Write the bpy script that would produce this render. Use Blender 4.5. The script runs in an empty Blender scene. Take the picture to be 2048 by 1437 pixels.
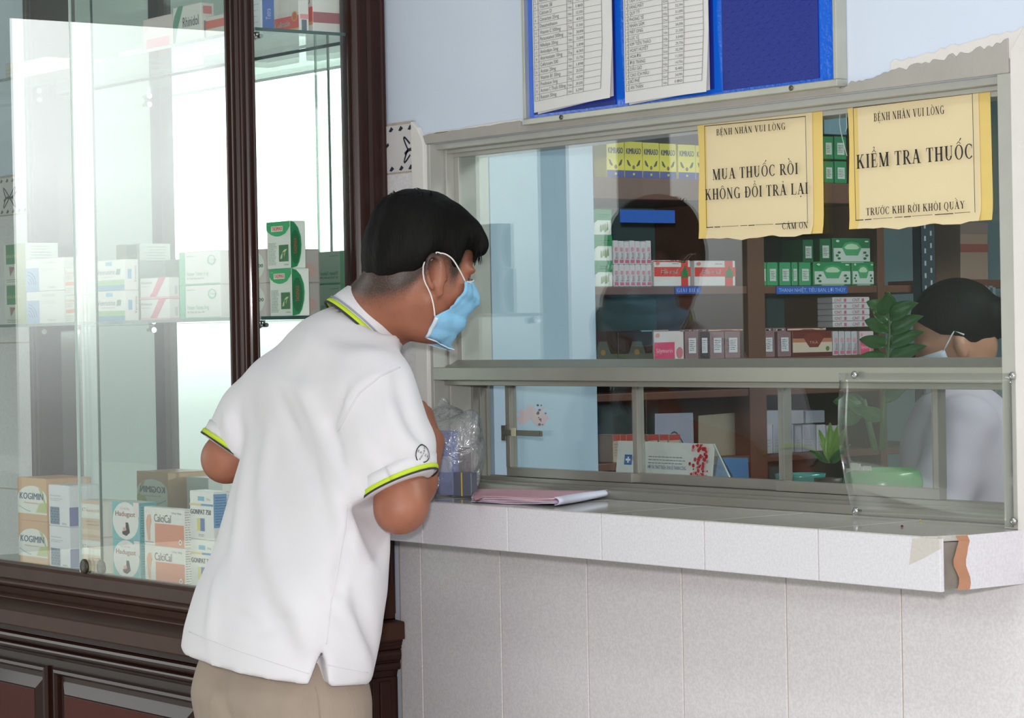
import bpy, bmesh, math, random
import numpy as np
from mathutils import Vector, Matrix
sc = bpy.context.scene
col = sc.collection

# ------------------------------------------------------------------ camera
F_PX = 5201.16                      # focal length in pixels of a 2048 px wide frame
YAW, PIT, ROLL = math.radians(36.58587), math.radians(.56180), math.radians(-1.06442)
CAM = Vector((3.6, -2.75, 1.40))
_fw = Vector((-math.cos(YAW)*math.cos(PIT), math.sin(YAW)*math.cos(PIT), -math.sin(PIT)))
_r = _fw.cross(Vector((0, 0, 1))).normalized(); _u = _r.cross(_fw)
RGT = math.cos(ROLL)*_r + math.sin(ROLL)*_u
UPV = -math.sin(ROLL)*_r + math.cos(ROLL)*_u
FWD = _fw
cam_d = bpy.data.cameras.new('camera'); cam = bpy.data.objects.new('camera', cam_d); col.objects.link(cam)
cam_d.sensor_width = 36.0; cam_d.sensor_fit = 'HORIZONTAL'; cam_d.lens = F_PX/2048*36.0
cam_d.clip_start = .05; cam_d.clip_end = 300
m4 = Matrix((RGT, UPV, -FWD)).transposed().to_4x4(); m4.translation = CAM
cam.matrix_world = m4
sc.camera = cam

# ------------------------------------------------------------------ world, lamps, exposure
sc.view_settings.view_transform = 'Standard'; sc.view_settings.look = 'None'
sc.view_settings.gamma = 1.0; sc.view_settings.use_curve_mapping = False
sc.view_settings.exposure = 0.12
world = bpy.data.worlds.new('world'); sc.world = world; world.use_nodes = True
wn, wl = world.node_tree.nodes, world.node_tree.links
for n in list(wn): wn.remove(n)
wout = wn.new('ShaderNodeOutputWorld'); wbg = wn.new('ShaderNodeBackground')
wtc = wn.new('ShaderNodeTexCoord'); wsep = wn.new('ShaderNodeSeparateXYZ')
wl.new(wtc.outputs['Generated'], wsep.inputs[0])
wramp = wn.new('ShaderNodeValToRGB')            # brightness by elevation: hazy ground haze, bright overcast sky
wmr = wn.new('ShaderNodeMapRange'); wmr.inputs['From Min'].default_value = -.3; wmr.inputs['From Max'].default_value = .7
wl.new(wsep.outputs['Z'], wmr.inputs['Value']); wl.new(wmr.outputs[0], wramp.inputs[0])
for i_, (ez, v_) in enumerate(((-.06, .15), (-.028, .22), (-.008, .34), (.008, .50), (.030, .76), (.062, 1.05), (.30, 1.0))):
    e = wramp.color_ramp.elements[i_] if i_ < 2 else wramp.color_ramp.elements.new(.5)
    e.position = ez+.3; e.color = (v_*.95, v_*1.0, v_*.985, 1)
wdot = wn.new('ShaderNodeVectorMath'); wdot.operation = 'DOT_PRODUCT'; wdot.inputs[1].default_value = (-.93, -.37, 0)
wl.new(wtc.outputs['Generated'], wdot.inputs[0])
wm2 = wn.new('ShaderNodeMapRange'); wm2.interpolation_type = 'SMOOTHSTEP'
wm2.inputs['From Min'].default_value = .93; wm2.inputs['From Max'].default_value = 1.0
wm2.inputs['To Min'].default_value = 2.0; wm2.inputs['To Max'].default_value = 4.6   # brighter sky to the left
wl.new(wdot.outputs['Value'], wm2.inputs['Value'])
wl.new(wramp.outputs['Color'], wbg.inputs['Color']); wl.new(wm2.outputs[0], wbg.inputs['Strength'])
wl.new(wbg.outputs[0], wout.inputs['Surface'])

def area_lamp(name, loc, target, size, power, color, size_y=None):
    d = bpy.data.lights.new(name, 'AREA'); d.energy = power; d.color = color; d.size = size
    if size_y: d.shape = 'RECTANGLE'; d.size_y = size_y
    o = bpy.data.objects.new(name, d); col.objects.link(o); o.location = loc
    o.rotation_euler = (Vector(target) - Vector(loc)).to_track_quat('-Z', 'Y').to_euler()
    return o
area_lamp('camera_flash', CAM + Vector((-.02, -.03, .16)), (0, -.1, 1.15), .09, 66, (1, .98, .965))
area_lamp('pharmacy_fill', (1.3, 1.5, 2.6), (.6, 1.0, 1.0), 1.2, 27, (.93, 1, .98), .25)  # fill light added to brighten the room behind the window
area_lamp('gallery_area_light', (1.5, -1.7, 2.85), (1.5, -1.6, 0), 1.4, 10, (.97, 1, 1), .3)  # soft area light below the gallery ceiling, no fitting modelled

# ------------------------------------------------------------------ pixels (2048x1437 photo) to points on known planes
def ray(x, y): return RGT*((x-1024)/F_PX) + UPV*(-(y-718.5)/F_PX) + FWD
def wy(x, y, Y): d = ray(x, y); return CAM + d*((Y-CAM.y)/d.y)
def wx(x, y, X): d = ray(x, y); return CAM + d*((X-CAM.x)/d.x)
def wz(x, y, Z): d = ray(x, y); return CAM + d*((Z-CAM.z)/d.z)
def px(p):
    v = Vector(p)-CAM; return (1024+F_PX*v.dot(RGT)/v.dot(FWD), 718.5-F_PX*v.dot(UPV)/v.dot(FWD))

# ------------------------------------------------------------------ materials
def lin(c):
    if isinstance(c, str):
        c = c.lstrip('#'); c = c if len(c) == 6 else ''.join(q+q for q in c); c = [int(c[i:i+2], 16)/255 for i in (0, 2, 4)]
        return tuple((v/12.92 if v <= .04045 else ((v+.055)/1.055)**2.4) for v in c)
    return tuple(c[:3])
_mats = {}
def mat(name, c, rough=.6, metal=0., var=.06, scale=30., bump=0., bscale=200., coat=0., spec=.5, sheen=0., sub=0.):
    if name in _mats: return _mats[name]
    m = bpy.data.materials.new(name); m.use_nodes = True; _mats[name] = m
    N, L = m.node_tree.nodes, m.node_tree.links
    b = N['Principled BSDF']; b.inputs['Roughness'].default_value = rough; b.inputs['Metallic'].default_value = metal
    b.inputs['Specular IOR Level'].default_value = spec
    b.inputs['Coat Weight'].default_value = coat; b.inputs['Coat Roughness'].default_value = .08
    if sheen: b.inputs['Sheen Weight'].default_value = sheen
    if sub:
        b.inputs['Subsurface Weight'].default_value = sub; b.inputs['Subsurface Radius'].default_value = (.012, .005, .003)
        b.inputs['Subsurface Scale'].default_value = 1.0
    c = lin(c)
    tc = N.new('ShaderNodeTexCoord'); no = N.new('ShaderNodeTexNoise'); no.inputs['Scale'].default_value = scale
    no.inputs['Detail'].default_value = 4
    mx = N.new('ShaderNodeMix'); mx.data_type = 'RGBA'
    mx.inputs['A'].default_value = (*[v*(1-var) for v in c], 1); mx.inputs['B'].default_value = (*[min(1, v*(1+var)) for v in c], 1)
    L.new(tc.outputs['Object'], no.inputs['Vector']); L.new(no.outputs['Fac'], mx.inputs['Factor'])
    L.new(mx.outputs['Result'], b.inputs['Base Color'])
    if bump:
        n2 = N.new('ShaderNodeTexNoise'); n2.inputs['Scale'].default_value = bscale
        bp = N.new('ShaderNodeBump'); bp.inputs['Strength'].default_value = bump; bp.inputs['Distance'].default_value = .002
        L.new(tc.outputs['Object'], n2.inputs['Vector']); L.new(n2.outputs['Fac'], bp.inputs['Height']); L.new(bp.outputs['Normal'], b.inputs['Normal'])
    return m
def glass_mat(name, tint=(.97, .99, .98), rough=.0, base=.04, spec_col=(1, 1, 1), haze=0., haze_col=(.8, .82, .84)):
    """thin window glass: clear body with Schlick reflection on each face"""
    if name in _mats: return _mats[name]
    m = bpy.data.materials.new(name); m.use_nodes = True; _mats[name] = m
    N, L = m.node_tree.nodes, m.node_tree.links
    for n in list(N): N.remove(n)
    out = N.new('ShaderNodeOutputMaterial'); tr = N.new('ShaderNodeBsdfTransparent'); tr.inputs[0].default_value = (*tint, 1)
    gl = N.new('ShaderNodeBsdfGlossy'); gl.inputs['Roughness'].default_value = rough; gl.inputs['Color'].default_value = (*spec_col, 1)
    lw = N.new('ShaderNodeLayerWeight'); lw.inputs['Blend'].default_value = .5
    pw = N.new('ShaderNodeMath'); pw.operation = 'POWER'; pw.inputs[1].default_value = 5
    ma = N.new('ShaderNodeMath'); ma.operation = 'MULTIPLY_ADD'; ma.inputs[1].default_value = 1-base; ma.inputs[2].default_value = base
    mix = N.new('ShaderNodeMixShader')
    L.new(lw.outputs['Facing'], pw.inputs[0]); L.new(pw.outputs[0], ma.inputs[0]); L.new(ma.outputs[0], mix.inputs[0])
    L.new(gl.outputs[0], mix.inputs[2])
    if haze:
        di = N.new('ShaderNodeBsdfDiffuse'); di.inputs[0].default_value = (*haze_col, 1)
        no = N.new('ShaderNodeTexNoise'); no.inputs['Scale'].default_value = 6; no.inputs['Detail'].default_value = 6
        tc = N.new('ShaderNodeTexCoord'); L.new(tc.outputs['Object'], no.inputs['Vector'])
        hm = N.new('ShaderNodeMath'); hm.operation = 'MULTIPLY'; hm.inputs[1].default_value = haze*2; L.new(no.outputs['Fac'], hm.inputs[0])
        m2 = N.new('ShaderNodeMixShader'); L.new(hm.outputs[0], m2.inputs[0]); L.new(tr.outputs[0], m2.inputs[1]); L.new(di.outputs[0], m2.inputs[2])
        L.new(m2.outputs[0], mix.inputs[1])
    else:
        L.new(tr.outputs[0], mix.inputs[1])
    L.new(mix.outputs[0], out.inputs['Surface'])
    return m
def flat(c, rough=.55): # printed colour
    k = c if isinstance(c, str) else '%.2f_%.2f_%.2f' % tuple(c)
    return mat('print_'+k.lstrip('#')+'_%d' % int(rough*100), c, rough, var=.03, scale=60)

# ------------------------------------------------------------------ mesh builder
class MB:
    def __init__(s): s.v = []; s.f = []; s.m = []; s.sm = []; s.mats = []
    def mi(s, mt):
        if mt is None: return 0
        if mt not in s.mats: s.mats.append(mt)
        return s.mats.index(mt)
    def face(s, pts, mt=None, sm=False):
        b = len(s.v); s.v += [tuple(p) for p in pts]; s.f.append(tuple(range(b, b+len(pts)))); s.m.append(s.mi(mt)); s.sm.append(sm)
    def add(s, V, Fs, mt=None, sm=False):
        b = len(s.v); s.v += [tuple(p) for p in V]; i = s.mi(mt)
        for f in Fs: s.f.append(tuple(b+k for k in f)); s.m.append(i); s.sm.append(sm)
    def box(s, x0, x1, y0, y1, z0, z1, mt=None):
        x0, x1 = min(x0, x1), max(x0, x1); y0, y1 = min(y0, y1), max(y0, y1); z0, z1 = min(z0, z1), max(z0, z1)
        V = [(x, y, z) for z in (z0, z1) for y in (y0, y1) for x in (x0, x1)]
        s.add(V, [(0, 2, 3, 1), (4, 5, 7, 6), (0, 1, 5, 4), (2, 6, 7, 3), (0, 4, 6, 2), (1, 3, 7, 5)], mt); return s
    def prism(s, poly, org, ux, uy, uz, d0, d1, mt=None, sm=False):
        """2-D polygon (a,b) on axes ux,uy at org, extruded along uz from d0 to d1"""
        org, ux, uy, uz = Vector(org), Vector(ux), Vector(uy), Vector(uz); n = len(poly)
        V = [org+ux*a+uy*b+uz*d for d in (d0, d1) for a, b in poly]
        flip = ux.cross(uy).dot(uz)*(d1-d0) < 0
        area = sum(poly[i][0]*poly[(i+1) % n][1]-poly[(i+1) % n][0]*poly[i][1] for i in range(n))
        if (area < 0) != flip: fl = True
        else: fl = False
        fs = [tuple(range(n-1, -1, -1)), tuple(range(n, 2*n))]+[(i, (i+1) % n, n+(i+1) % n, n+i) for i in range(n)]
        if fl: fs = [tuple(reversed(f)) for f in fs]
        b = len(s.v); s.v += [tuple(p) for p in V]; k = s.mi(mt)
        for j, f in enumerate(fs): s.f.append(tuple(b+q for q in f)); s.m.append(k); s.sm.append(sm and j > 1)
        return s
    def tube(s, pts, r, n=8, mt=None, caps=True):
        pts = [Vector(p) for p in pts]; rs = r if isinstance(r, (list, tuple)) else [r]*len(pts)
        b = len(s.v); k = s.mi(mt); up = None
        for i, p in enumerate(pts):
            t = (pts[min(i+1, len(pts)-1)]-pts[max(i-1, 0)]).normalized()
            if up is None: up = t.orthogonal().normalized()
            up = (up-t*up.dot(t)).normalized(); w = t.cross(up)
            for j in range(n):
                a = 2*math.pi*j/n; s.v.append(tuple(p+(up*math.cos(a)+w*math.sin(a))*rs[i]))
        for i in range(len(pts)-1):
            for j in range(n):
                s.f.append((b+i*n+j, b+i*n+(j+1) % n, b+(i+1)*n+(j+1) % n, b+(i+1)*n+j)); s.m.append(k); s.sm.append(True)
        if caps:
            s.f.append(tuple(b+j for j in range(n-1, -1, -1))); s.m.append(k); s.sm.append(False)
            e = b+(len(pts)-1)*n; s.f.append(tuple(e+j for j in range(n))); s.m.append(k); s.sm.append(False)
        return s
    def lathe(s, prof, c, n=24, mt=None, axis='Z'):
        b = len(s.v); k = s.mi(mt)
        for r, h in prof:
            for j in range(n):
                a = 2*math.pi*j/n
                d = (r*math.cos(a), r*math.sin(a), h) if axis == 'Z' else ((h, r*math.cos(a), r*math.sin(a)) if axis == 'X' else (r*math.cos(a), -h, r*math.sin(a)))
                s.v.append((c[0]+d[0], c[1]+d[1], c[2]+d[2]))
        for i in range(len(prof)-1):
            for j in range(n):
                s.f.append((b+i*n+j, b+i*n+(j+1) % n, b+(i+1)*n+(j+1) % n, b+(i+1)*n+j)); s.m.append(k); s.sm.append(True)
        s.f.append(tuple(b+j for j in range(n-1, -1, -1))); s.m.append(k); s.sm.append(False)
        e = b+(len(prof)-1)*n; s.f.append(tuple(e+j for j in range(n))); s.m.append(k); s.sm.append(False)
        return s
    def grid(s, P, mt=None, sm=True):
        """P[i][j] points"""
        nu, nv = len(P), len(P[0]); b = len(s.v); k = s.mi(mt)
        for row in P: s.v += [tuple(p) for p in row]
        for i in range(nu-1):
            for j in range(nv-1):
                s.f.append((b+i*nv+j, b+i*nv+j+1, b+(i+1)*nv+j+1, b+(i+1)*nv+j)); s.m.append(k); s.sm.append(sm)
        return s
    def build(s, name, mt=None, parent=None, bevel=0, solid=0, sub=0, loc=None, seg=2):
        me = bpy.data.meshes.new(name); me.from_pydata(s.v, [], s.f)
        mats = s.mats if s.mats else [mt]
        if mt is not None and s.mats == []: mats = [mt]
        for q in mats: me.materials.append(q)
        me.polygons.foreach_set('material_index', s.m); me.polygons.foreach_set('use_smooth', s.sm); me.update()
        o = bpy.data.objects.new(name, me); col.objects.link(o)
        if loc is not None:
            me.transform(Matrix.Translation(-Vector(loc))); o.location = loc
        if parent is not None:
            o.parent = parent
            if loc is None:
                pl = Vector(parent.location); pq = parent.parent
                while pq is not None: pl = pl+pq.location; pq = pq.parent
                me.transform(Matrix.Translation(-pl))
            else: o.location = Vector(loc)-parent.location
        if solid:
            q = o.modifiers.new('solid', 'SOLIDIFY'); q.thickness = solid; q.offset = 0
        if bevel:
            q = o.modifiers.new('bevel', 'BEVEL'); q.width = bevel; q.segments = seg; q.limit_method = 'ANGLE'; q.harden_normals = False
        if sub:
            q = o.modifiers.new('sub', 'SUBSURF'); q.levels = sub; q.render_levels = sub
        return o
def tag(o, label, cat, group=None, kind=None):
    o['label'] = label; o['category'] = cat
    if group: o['group'] = group
    if kind: o['kind'] = kind
    return o
def empty(name, loc, label, cat, group=None):
    o = bpy.data.objects.new(name, None); col.objects.link(o); o.location = loc; o.empty_display_size = .05
    return tag(o, label, cat, group)
def struct(o): o['kind'] = 'structure'; return o

# ------------------------------------------------------------------ lettering
_txt = {}
def glyphs(t):
    """sans lettering as flat polygons, unit cap height"""
    if t in _txt: return _txt[t]
    cu = bpy.data.curves.new('t', 'FONT'); cu.body = t; cu.size = 1.0; cu.resolution_u = 2
    o = bpy.data.objects.new('t', cu); col.objects.link(o); bpy.context.view_layer.update()
    me = o.evaluated_get(bpy.context.evaluated_depsgraph_get()).to_mesh()
    V = [(v.co.x/.69, v.co.y/.69) for v in me.vertices]; Fs = [tuple(p.vertices) for p in me.polygons]
    o.to_mesh_clear(); bpy.data.objects.remove(o); bpy.data.curves.remove(cu)
    if not V: V = [(0, 0)]
    w0, w1 = min(v[0] for v in V), max(v[0] for v in V)
    V = [(x-w0, y) for x, y in V]; _txt[t] = (V, Fs, w1-w0); return _txt[t]
def _arc(cx, cy, rx, ry, tx, ty, a0, a1, n=20):
    out = []
    for i in range(n):
        a, b = math.radians(a0+(a1-a0)*i/n), math.radians(a0+(a1-a0)*(i+1)/n)
        out.append([(cx+rx*math.cos(a), cy+ry*math.sin(a)), (cx+rx*math.cos(b), cy+ry*math.sin(b)),
                    (cx+(rx-tx)*math.cos(b), cy+(ry-ty)*math.sin(b)), (cx+(rx-tx)*math.cos(a), cy+(ry-ty)*math.sin(a))])
    return out
def _R(x0, y0, x1, y1): return [(x0, y0), (x1, y0), (x1, y1), (x0, y1)]
def _D(x0, y0, x1, y1, w): return [(x0-w/2, y0), (x0+w/2, y0), (x1+w/2, y1), (x1-w/2, y1)]
TK, TN, SR = .18, .055, .045
def _st(x, w=TK, top=True, bot=True, y0=0, y1=1):
    o = [_R(x-w/2, y0, x+w/2, y1)]
    e = w/2+.07
    if bot: o.append(_R(x-e, y0, x+e, y0+SR))
    if top: o.append(_R(x-e, y1-SR, x+e, y1))
    return o
def _sf(x, y, e=.14): return [_R(x-e, y, x+e, y+SR)]
def serif_glyph(ch):
    if ch == 'I': return _st(.2), .40
    if ch == 'H': return _st(.2)+_st(.66)+[_R(.2, .48, .66, .48+TN)], .86
    if ch == 'L': return _st(.2)+[_R(.2, 0, .66, SR), [(.60, 0), (.66, 0), (.70, .28), (.67, .28)]], .72
    if ch == 'E': return _st(.2)+[_R(.2, 0, .62, SR), _R(.2, 1-SR, .6, 1), _R(.2, .49, .48, .49+TN), [(.57, 0), (.63, 0), (.67, .27), (.64, .27)], [(.56, 1), (.6, 1), (.62, .76), (.59, .76)], _R(.45, .38, .48, .65)], .70
    if ch == 'T': return _st(.35, top=False)+[_R(.03, 1-SR, .67, 1), [(.03, 1), (.1, 1), (.055, .74), (.03, .74)], [(.6, 1), (.67, 1), (.67, .74), (.645, .74)]], .70
    if ch == 'U': return _st(.2, bot=False, y0=.3)+_st(.66, TN, bot=False, y0=.3)+_arc(.405, .3, .285, .31, .14, .06, 180, 360), .85
    if ch == 'N': return _st(.16, TN)+_st(.66, TN, bot=False)+[_D(.66, 0, .16, 1, .2)], .85
    if ch == 'M': return _st(.16, TN)+_st(.86, TK)+[_D(.5, 0, .18, 1, .19), _D(.5, 0, .84, 1, .08)], 1.06
    if ch == 'V': return [_D(.42, 0, .17, 1, .19), _D(.42, 0, .68, 1, .07)]+_sf(.17, 1-SR, .17)+_sf(.68, 1-SR, .13), .83
    if ch == 'A': return [_D(.13, 0, .40, 1, .07), _D(.66, 0, .40, 1, .19), _R(.22, .32, .58, .32+TN)]+_sf(.13, 0, .13)+_sf(.68, 0, .17), .84
    if ch == 'Y': return [_D(.42, .44, .17, 1, .18), _D(.42, .44, .68, 1, .07)]+_st(.42, top=False, y1=.5)+_sf(.17, 1-SR, .16)+_sf(.68, 1-SR, .13), .84
    if ch == 'K': return _st(.2)+[_D(.26, .40, .64, 1, .075), _D(.70, 0, .38, .62, .19)]+_sf(.64, 1-SR, .14)+_sf(.72, 0, .15), .88
    if ch == 'D': return _st(.2)+[_R(.2, 0, .4, SR+.01), _R(.2, 1-SR-.01, .4, 1)]+_arc(.36, .5, .41, .5, .15, .055, -90, 90), .82
    if ch == 'B': return _st(.2)+[_R(.2, 0, .4, SR+.01), _R(.2, 1-SR-.01, .38, 1), _R(.2, .5, .4, .55)]+_arc(.36, .765, .26, .235, .13, .05, -90, 90)+_arc(.38, .275, .3, .275, .14, .05, -90, 90), .74
    if ch == 'R': return _st(.2)+[_R(.2, 1-SR-.01, .38, 1), _R(.2, .46, .4, .51), _D(.70, 0, .40, .48, .18)]+_arc(.36, .735, .29, .265, .14, .05, -90, 90)+_sf(.74, 0, .12), .82
    if ch == 'O': return _arc(.42, .5, .38, .52, .15, .05, 0, 360, 32), .84
    if ch == 'Q': return _arc(.42, .5, .38, .52, .15, .05, 0, 360, 32)+[[(.40, .0), (.52, .03), (.80, -.24), (.64, -.24)]], .86
    if ch == 'C': return _arc(.43, .5, .39, .52, .15, .055, 48, 318, 30)+[[(.66, .70), (.70, .70), (.70, 1.0), (.655, .92)]], .78
    if ch == 'G': return _arc(.43, .5, .39, .52, .15, .055, 48, 300, 30)+[[(.66, .70), (.70, .70), (.70, 1.0), (.655, .92)]]+_st(.67, TK*.9, bot=False, y1=.43), .86
    return [], .34
VN = {'Ệ': ('E', '^.'), 'Â': ('A', '^'), 'Ò': ('O', '`'), 'Ố': ('O', "^'"), 'Ồ': ('O', '^`'), 'Ổ': ('O', '^?'), 'Ô': ('O', '^'), 'Đ': ('D', '-'), 'Ả': ('A', '?'),
      'Ạ': ('A', '.'), 'Á': ('A', "'"), 'Ơ': ('O', '+'), 'Ể': ('E', '^?'), 'Ư': ('U', '+'), 'Ớ': ('O', "+'"), 'Ờ': ('O', '+`'), 'Ỏ': ('O', '?'), 'Ầ': ('A', '^`')}
def serif(t):
    polys = []; x = 0
    for ch in t:
        b, mk = VN.get(ch, (ch, '')); g, w = serif_glyph(b)
        c = .35 if b == 'E' else (.40 if b != 'U' else .42)
        g = list(g); y = 1.07
        if '^' in mk: g += [_D(c-.17, y, c, y+.17, .07), _D(c+.17, y, c, y+.17, .07)]; y += .20; 
        dx = .10 if '^' in mk else .02
        if "'" in mk: g += [[(c+dx-.04, y), (c+dx+.02, y), (c+dx+.17, y+.2), (c+dx+.05, y+.2)]]
        if '`' in mk: g += [[(c-dx+.04, y), (c-dx-.02, y), (c-dx-.17, y+.2), (c-dx-.05, y+.2)]]
        if '?' in mk: g += _arc(c, y+.13, .09, .08, .045, .045, -60, 190, 10)+[_R(c-.01, y-.02, c+.035, y+.07)]
        if '.' in mk: g += [[(c+.07*math.cos(a*.7854), -.2+.07*math.sin(a*.7854)) for a in range(8)]]
        if '-' in mk: g += [_R(.02, .48, .42, .54)]
        if '+' in mk: xx = .70 if b == 'O' else .72; g += _arc(xx, .98, .13, .14, .06, .06, -75, 60, 8)
        polys += [[(px_+x, py_) for px_, py_ in p] for p in g]; x += w+.075
    return polys, x

class Print:
    """prints flat shapes on a plane: origin o, axes u and v, normal n, all in metres"""
    def __init__(s, mb, o, u, v, lift=.0005):
        s.mb = mb; s.o = Vector(o); s.u = Vector(u).normalized(); s.v = Vector(v).normalized(); s.n = s.u.cross(s.v); s.l = lift; s.k = 0
    def p(s, a, b): return s.o+s.u*a+s.v*b+s.n*(s.l+s.k*.00012)
    def poly(s, pts, c):
        ar = sum(pts[i][0]*pts[(i+1) % len(pts)][1]-pts[(i+1) % len(pts)][0]*pts[i][1] for i in range(len(pts)))
        if ar < 0: pts = pts[::-1]
        s.mb.face([s.p(a, b) for a, b in pts], flat(c) if not isinstance(c, bpy.types.Material) else c)
    def rect(s, a0, b0, a1, b1, c): s.k += 1; s.poly(_R(a0, b0, a1, b1), c)
    def ell(s, a, b, ra, rb, c, n=24, a0=0, a1=360):
        s.k += 1; s.poly([(a+ra*math.cos(math.radians(a0+(a1-a0)*i/n)), b+rb*math.sin(math.radians(a0+(a1-a0)*i/n))) for i in range(n+(a1-a0 < 360))], c)
    def shape(s, pts, c): s.k += 1; s.poly(pts, c)
    def text(s, t, a, b, h, c, w=None, rot=0, center=False, bold=0, slant=0):
        """w: squeeze to this width; rot in degrees"""
        s.k += 1; V, Fs, W = glyphs(t); sx = (w/W if w else h); ca, sa = math.cos(math.radians(rot)), math.sin(math.radians(rot))
        off = -W*sx/2 if center else 0
        pts = [s.p(a+(x*sx+off+slant*y*h)*ca-y*h*sa, b+(x*sx+off+slant*y*h)*sa+y*h*ca) for x, y in V]
        s.mb.add(pts, Fs, flat(c))
        if bold: s.k -= 1; s.text(t, a+bold, b, h, c, w, rot, center, 0, slant)
    def serif(s, t, a, b, h, c, w):
        s.k += 1; polys, W = serif(t); sx = w/W
        for q in polys: s.poly([(a+x*sx, b+y*h) for x, y in q], c)
# ================================================================== SETTING
def world_mat(name, fn):
    if name in _mats: return _mats[name]
    m = bpy.data.materials.new(name); m.use_nodes = True; _mats[name] = m
    N, L = m.node_tree.nodes, m.node_tree.links; fn(N, L, N['Principled BSDF']); return m
def _paint(N, L, b):          # pale blue wall paint with faint mottling
    tc = N.new('ShaderNodeTexCoord'); no = N.new('ShaderNodeTexNoise'); no.inputs['Scale'].default_value = 3; no.inputs['Detail'].default_value = 6
    r = N.new('ShaderNodeValToRGB'); r.color_ramp.elements[0].color = (*lin('#ccd6ea'), 1); r.color_ramp.elements[1].color = (*lin('#d9e2f3'), 1)
    L.new(tc.outputs['Object'], no.inputs[0]); L.new(no.outputs['Fac'], r.inputs[0]); L.new(r.outputs[0], b.inputs['Base Color']); b.inputs['Roughness'].default_value = .7
    n2 = N.new('ShaderNodeTexNoise'); n2.inputs['Scale'].default_value = 150; bp = N.new('ShaderNodeBump'); bp.inputs['Strength'].default_value = .12; bp.inputs['Distance'].default_value = .001
    L.new(tc.outputs['Object'], n2.inputs[0]); L.new(n2.outputs['Fac'], bp.inputs['Height']); L.new(bp.outputs[0], b.inputs['Normal'])
M_PAINT = world_mat('pale_blue_paint', _paint)
def _speck(c0, c1, rough):
    def f(N, L, b):
        tc = N.new('ShaderNodeTexCoord'); no = N.new('ShaderNodeTexNoise'); no.inputs['Scale'].default_value = 260; no.inputs['Detail'].default_value = 3
        r = N.new('ShaderNodeValToRGB'); r.color_ramp.elements[0].position = .35; r.color_ramp.elements[1].position = .65
        r.color_ramp.elements[0].color = (*lin(c0), 1); r.color_ramp.elements[1].color = (*lin(c1), 1)
        L.new(tc.outputs['Object'], no.inputs[0]); L.new(no.outputs['Fac'], r.inputs[0]); L.new(r.outputs[0], b.inputs['Base Color']); b.inputs['Roughness'].default_value = rough
    return f
M_TILE = world_mat('speckled_wall_tile', _speck('#d9d3d9', '#e6e1e6', .32))
M_TILE2 = world_mat('white_counter_tile', _speck('#cfccd4', '#d9d6de', .25))
M_TOPTILE = world_mat('grey_counter_top_tile', _speck('#b3b0ab', '#bfbcb7', .09))
M_GROUT = mat('grout', '#b8a99c', .9, var=.25, scale=80)
M_PLASTER = mat('cement_plaster', '#a9a49f', .9, var=.12, scale=12, bump=.4, bscale=90)
M_WPLAST = mat('white_plaster', '#ddd8d6', .85, var=.06, scale=20, bump=.3, bscale=120)
M_ALU = mat('aluminium', '#a09f96', .40, .6, var=.08, scale=14)
M_ALU2 = mat('aluminium_worn', '#98968f', .44, .5, var=.12, scale=10)
M_STEEL = mat('bright_steel', '#c8c8c8', .22, 1.0)
M_CEIL = mat('ceiling_paint', '#c9cfd0', .85)
M_FLOOR = mat('floor_tile', '#b3aea6', .45, var=.1, scale=4)
M_CONC = mat('yard_concrete', '#cfcfc6', .9, var=.06, scale=1)
M_BLUEWALL = mat('light_blue_wall', '#a9bfd2', .75, var=.09, scale=5, bump=.15, bscale=60)
M_INT = mat('interior_wall', '#8fa9b0', .8, var=.08, scale=4)
Z0 = (0, 0, 0)
CT = 1.111                          # counter top
OX0, OX1, OZ1 = -.358, 1.091, 1.753  # window opening
w = MB(); w.box(-4.15, OX0, 0, .12, 0, 2.95); w.box(OX1, 6, 0, .12, 0, 2.95); w.box(OX0, OX1, 0, .12, OZ1, 2.95); w.box(OX0, OX1, 0, .12, 0, CT-.03)
struct(w.build('wall_front', M_PAINT, loc=Z0))
struct(MB().box(-4.15, 6, -3.65, 0, -.1, 0).build('floor', M_FLOOR, loc=Z0))
struct(MB().box(-4.15, 6, -3.65, .12, 2.95, 3.05).build('ceiling', M_CEIL, loc=Z0))
w = MB(); w.box(-4.15, -4, -1.53, 0, 0, 2.95); w.box(-4.15, -4, -3.42, -1.53, 2.455, 2.95); w.box(-4.15, -4, -3.56, -3.42, 0, 2.95)
struct(w.build('wall_left', mat('gallery_wall', '#c4cccc', .8), loc=Z0))
struct(MB().box(-4.15, 6, -3.65, -3.45, 2.52, 2.95).build('trim_beam', mat('beam_paint', '#d5ddd8', .8), loc=Z0))
struct(MB().box(-14, 26, -13, -3.65, -.25, -.15).build('ground', M_CONC, loc=Z0))
struct(MB().box(-14.2, 26, -13.6, -13, -.25, 4.6).build('added_dark_wall', mat('added_wall_dark', '#5b5f58', .9, var=.15, scale=.6), loc=Z0))  # unseen dark wall, added to dim what the window glass reflects
# pharmacy room behind
struct(MB().box(-1.6, 5, .12, 4.6, -.1, 0).build('floor', M_FLOOR, loc=Z0))
struct(MB().box(-1.6, 5, .12, 4.6, 2.95, 3.05).build('ceiling', M_CEIL, loc=Z0))
struct(MB().box(-1.6, 5, 4.6, 4.7, 0, 2.95).build('wall_back', M_INT, loc=Z0))
struct(MB().box(-1.7, -1.6, .12, 4.7, 0, 2.95).build('wall_side', M_INT, loc=Z0))
struct(MB().box(5, 5.1, .12, 4.7, 0, 2.95).build('wall_right', M_INT, loc=Z0))
# light blue stub wall just inside the left jamb, with scuffs and a torn pink patch
bw = MB(); bw.box(-.42, -.333, .125, .372, 0, 1.77)
struct(bw.build('wall_stub', M_BLUEWALL, loc=Z0))

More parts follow.
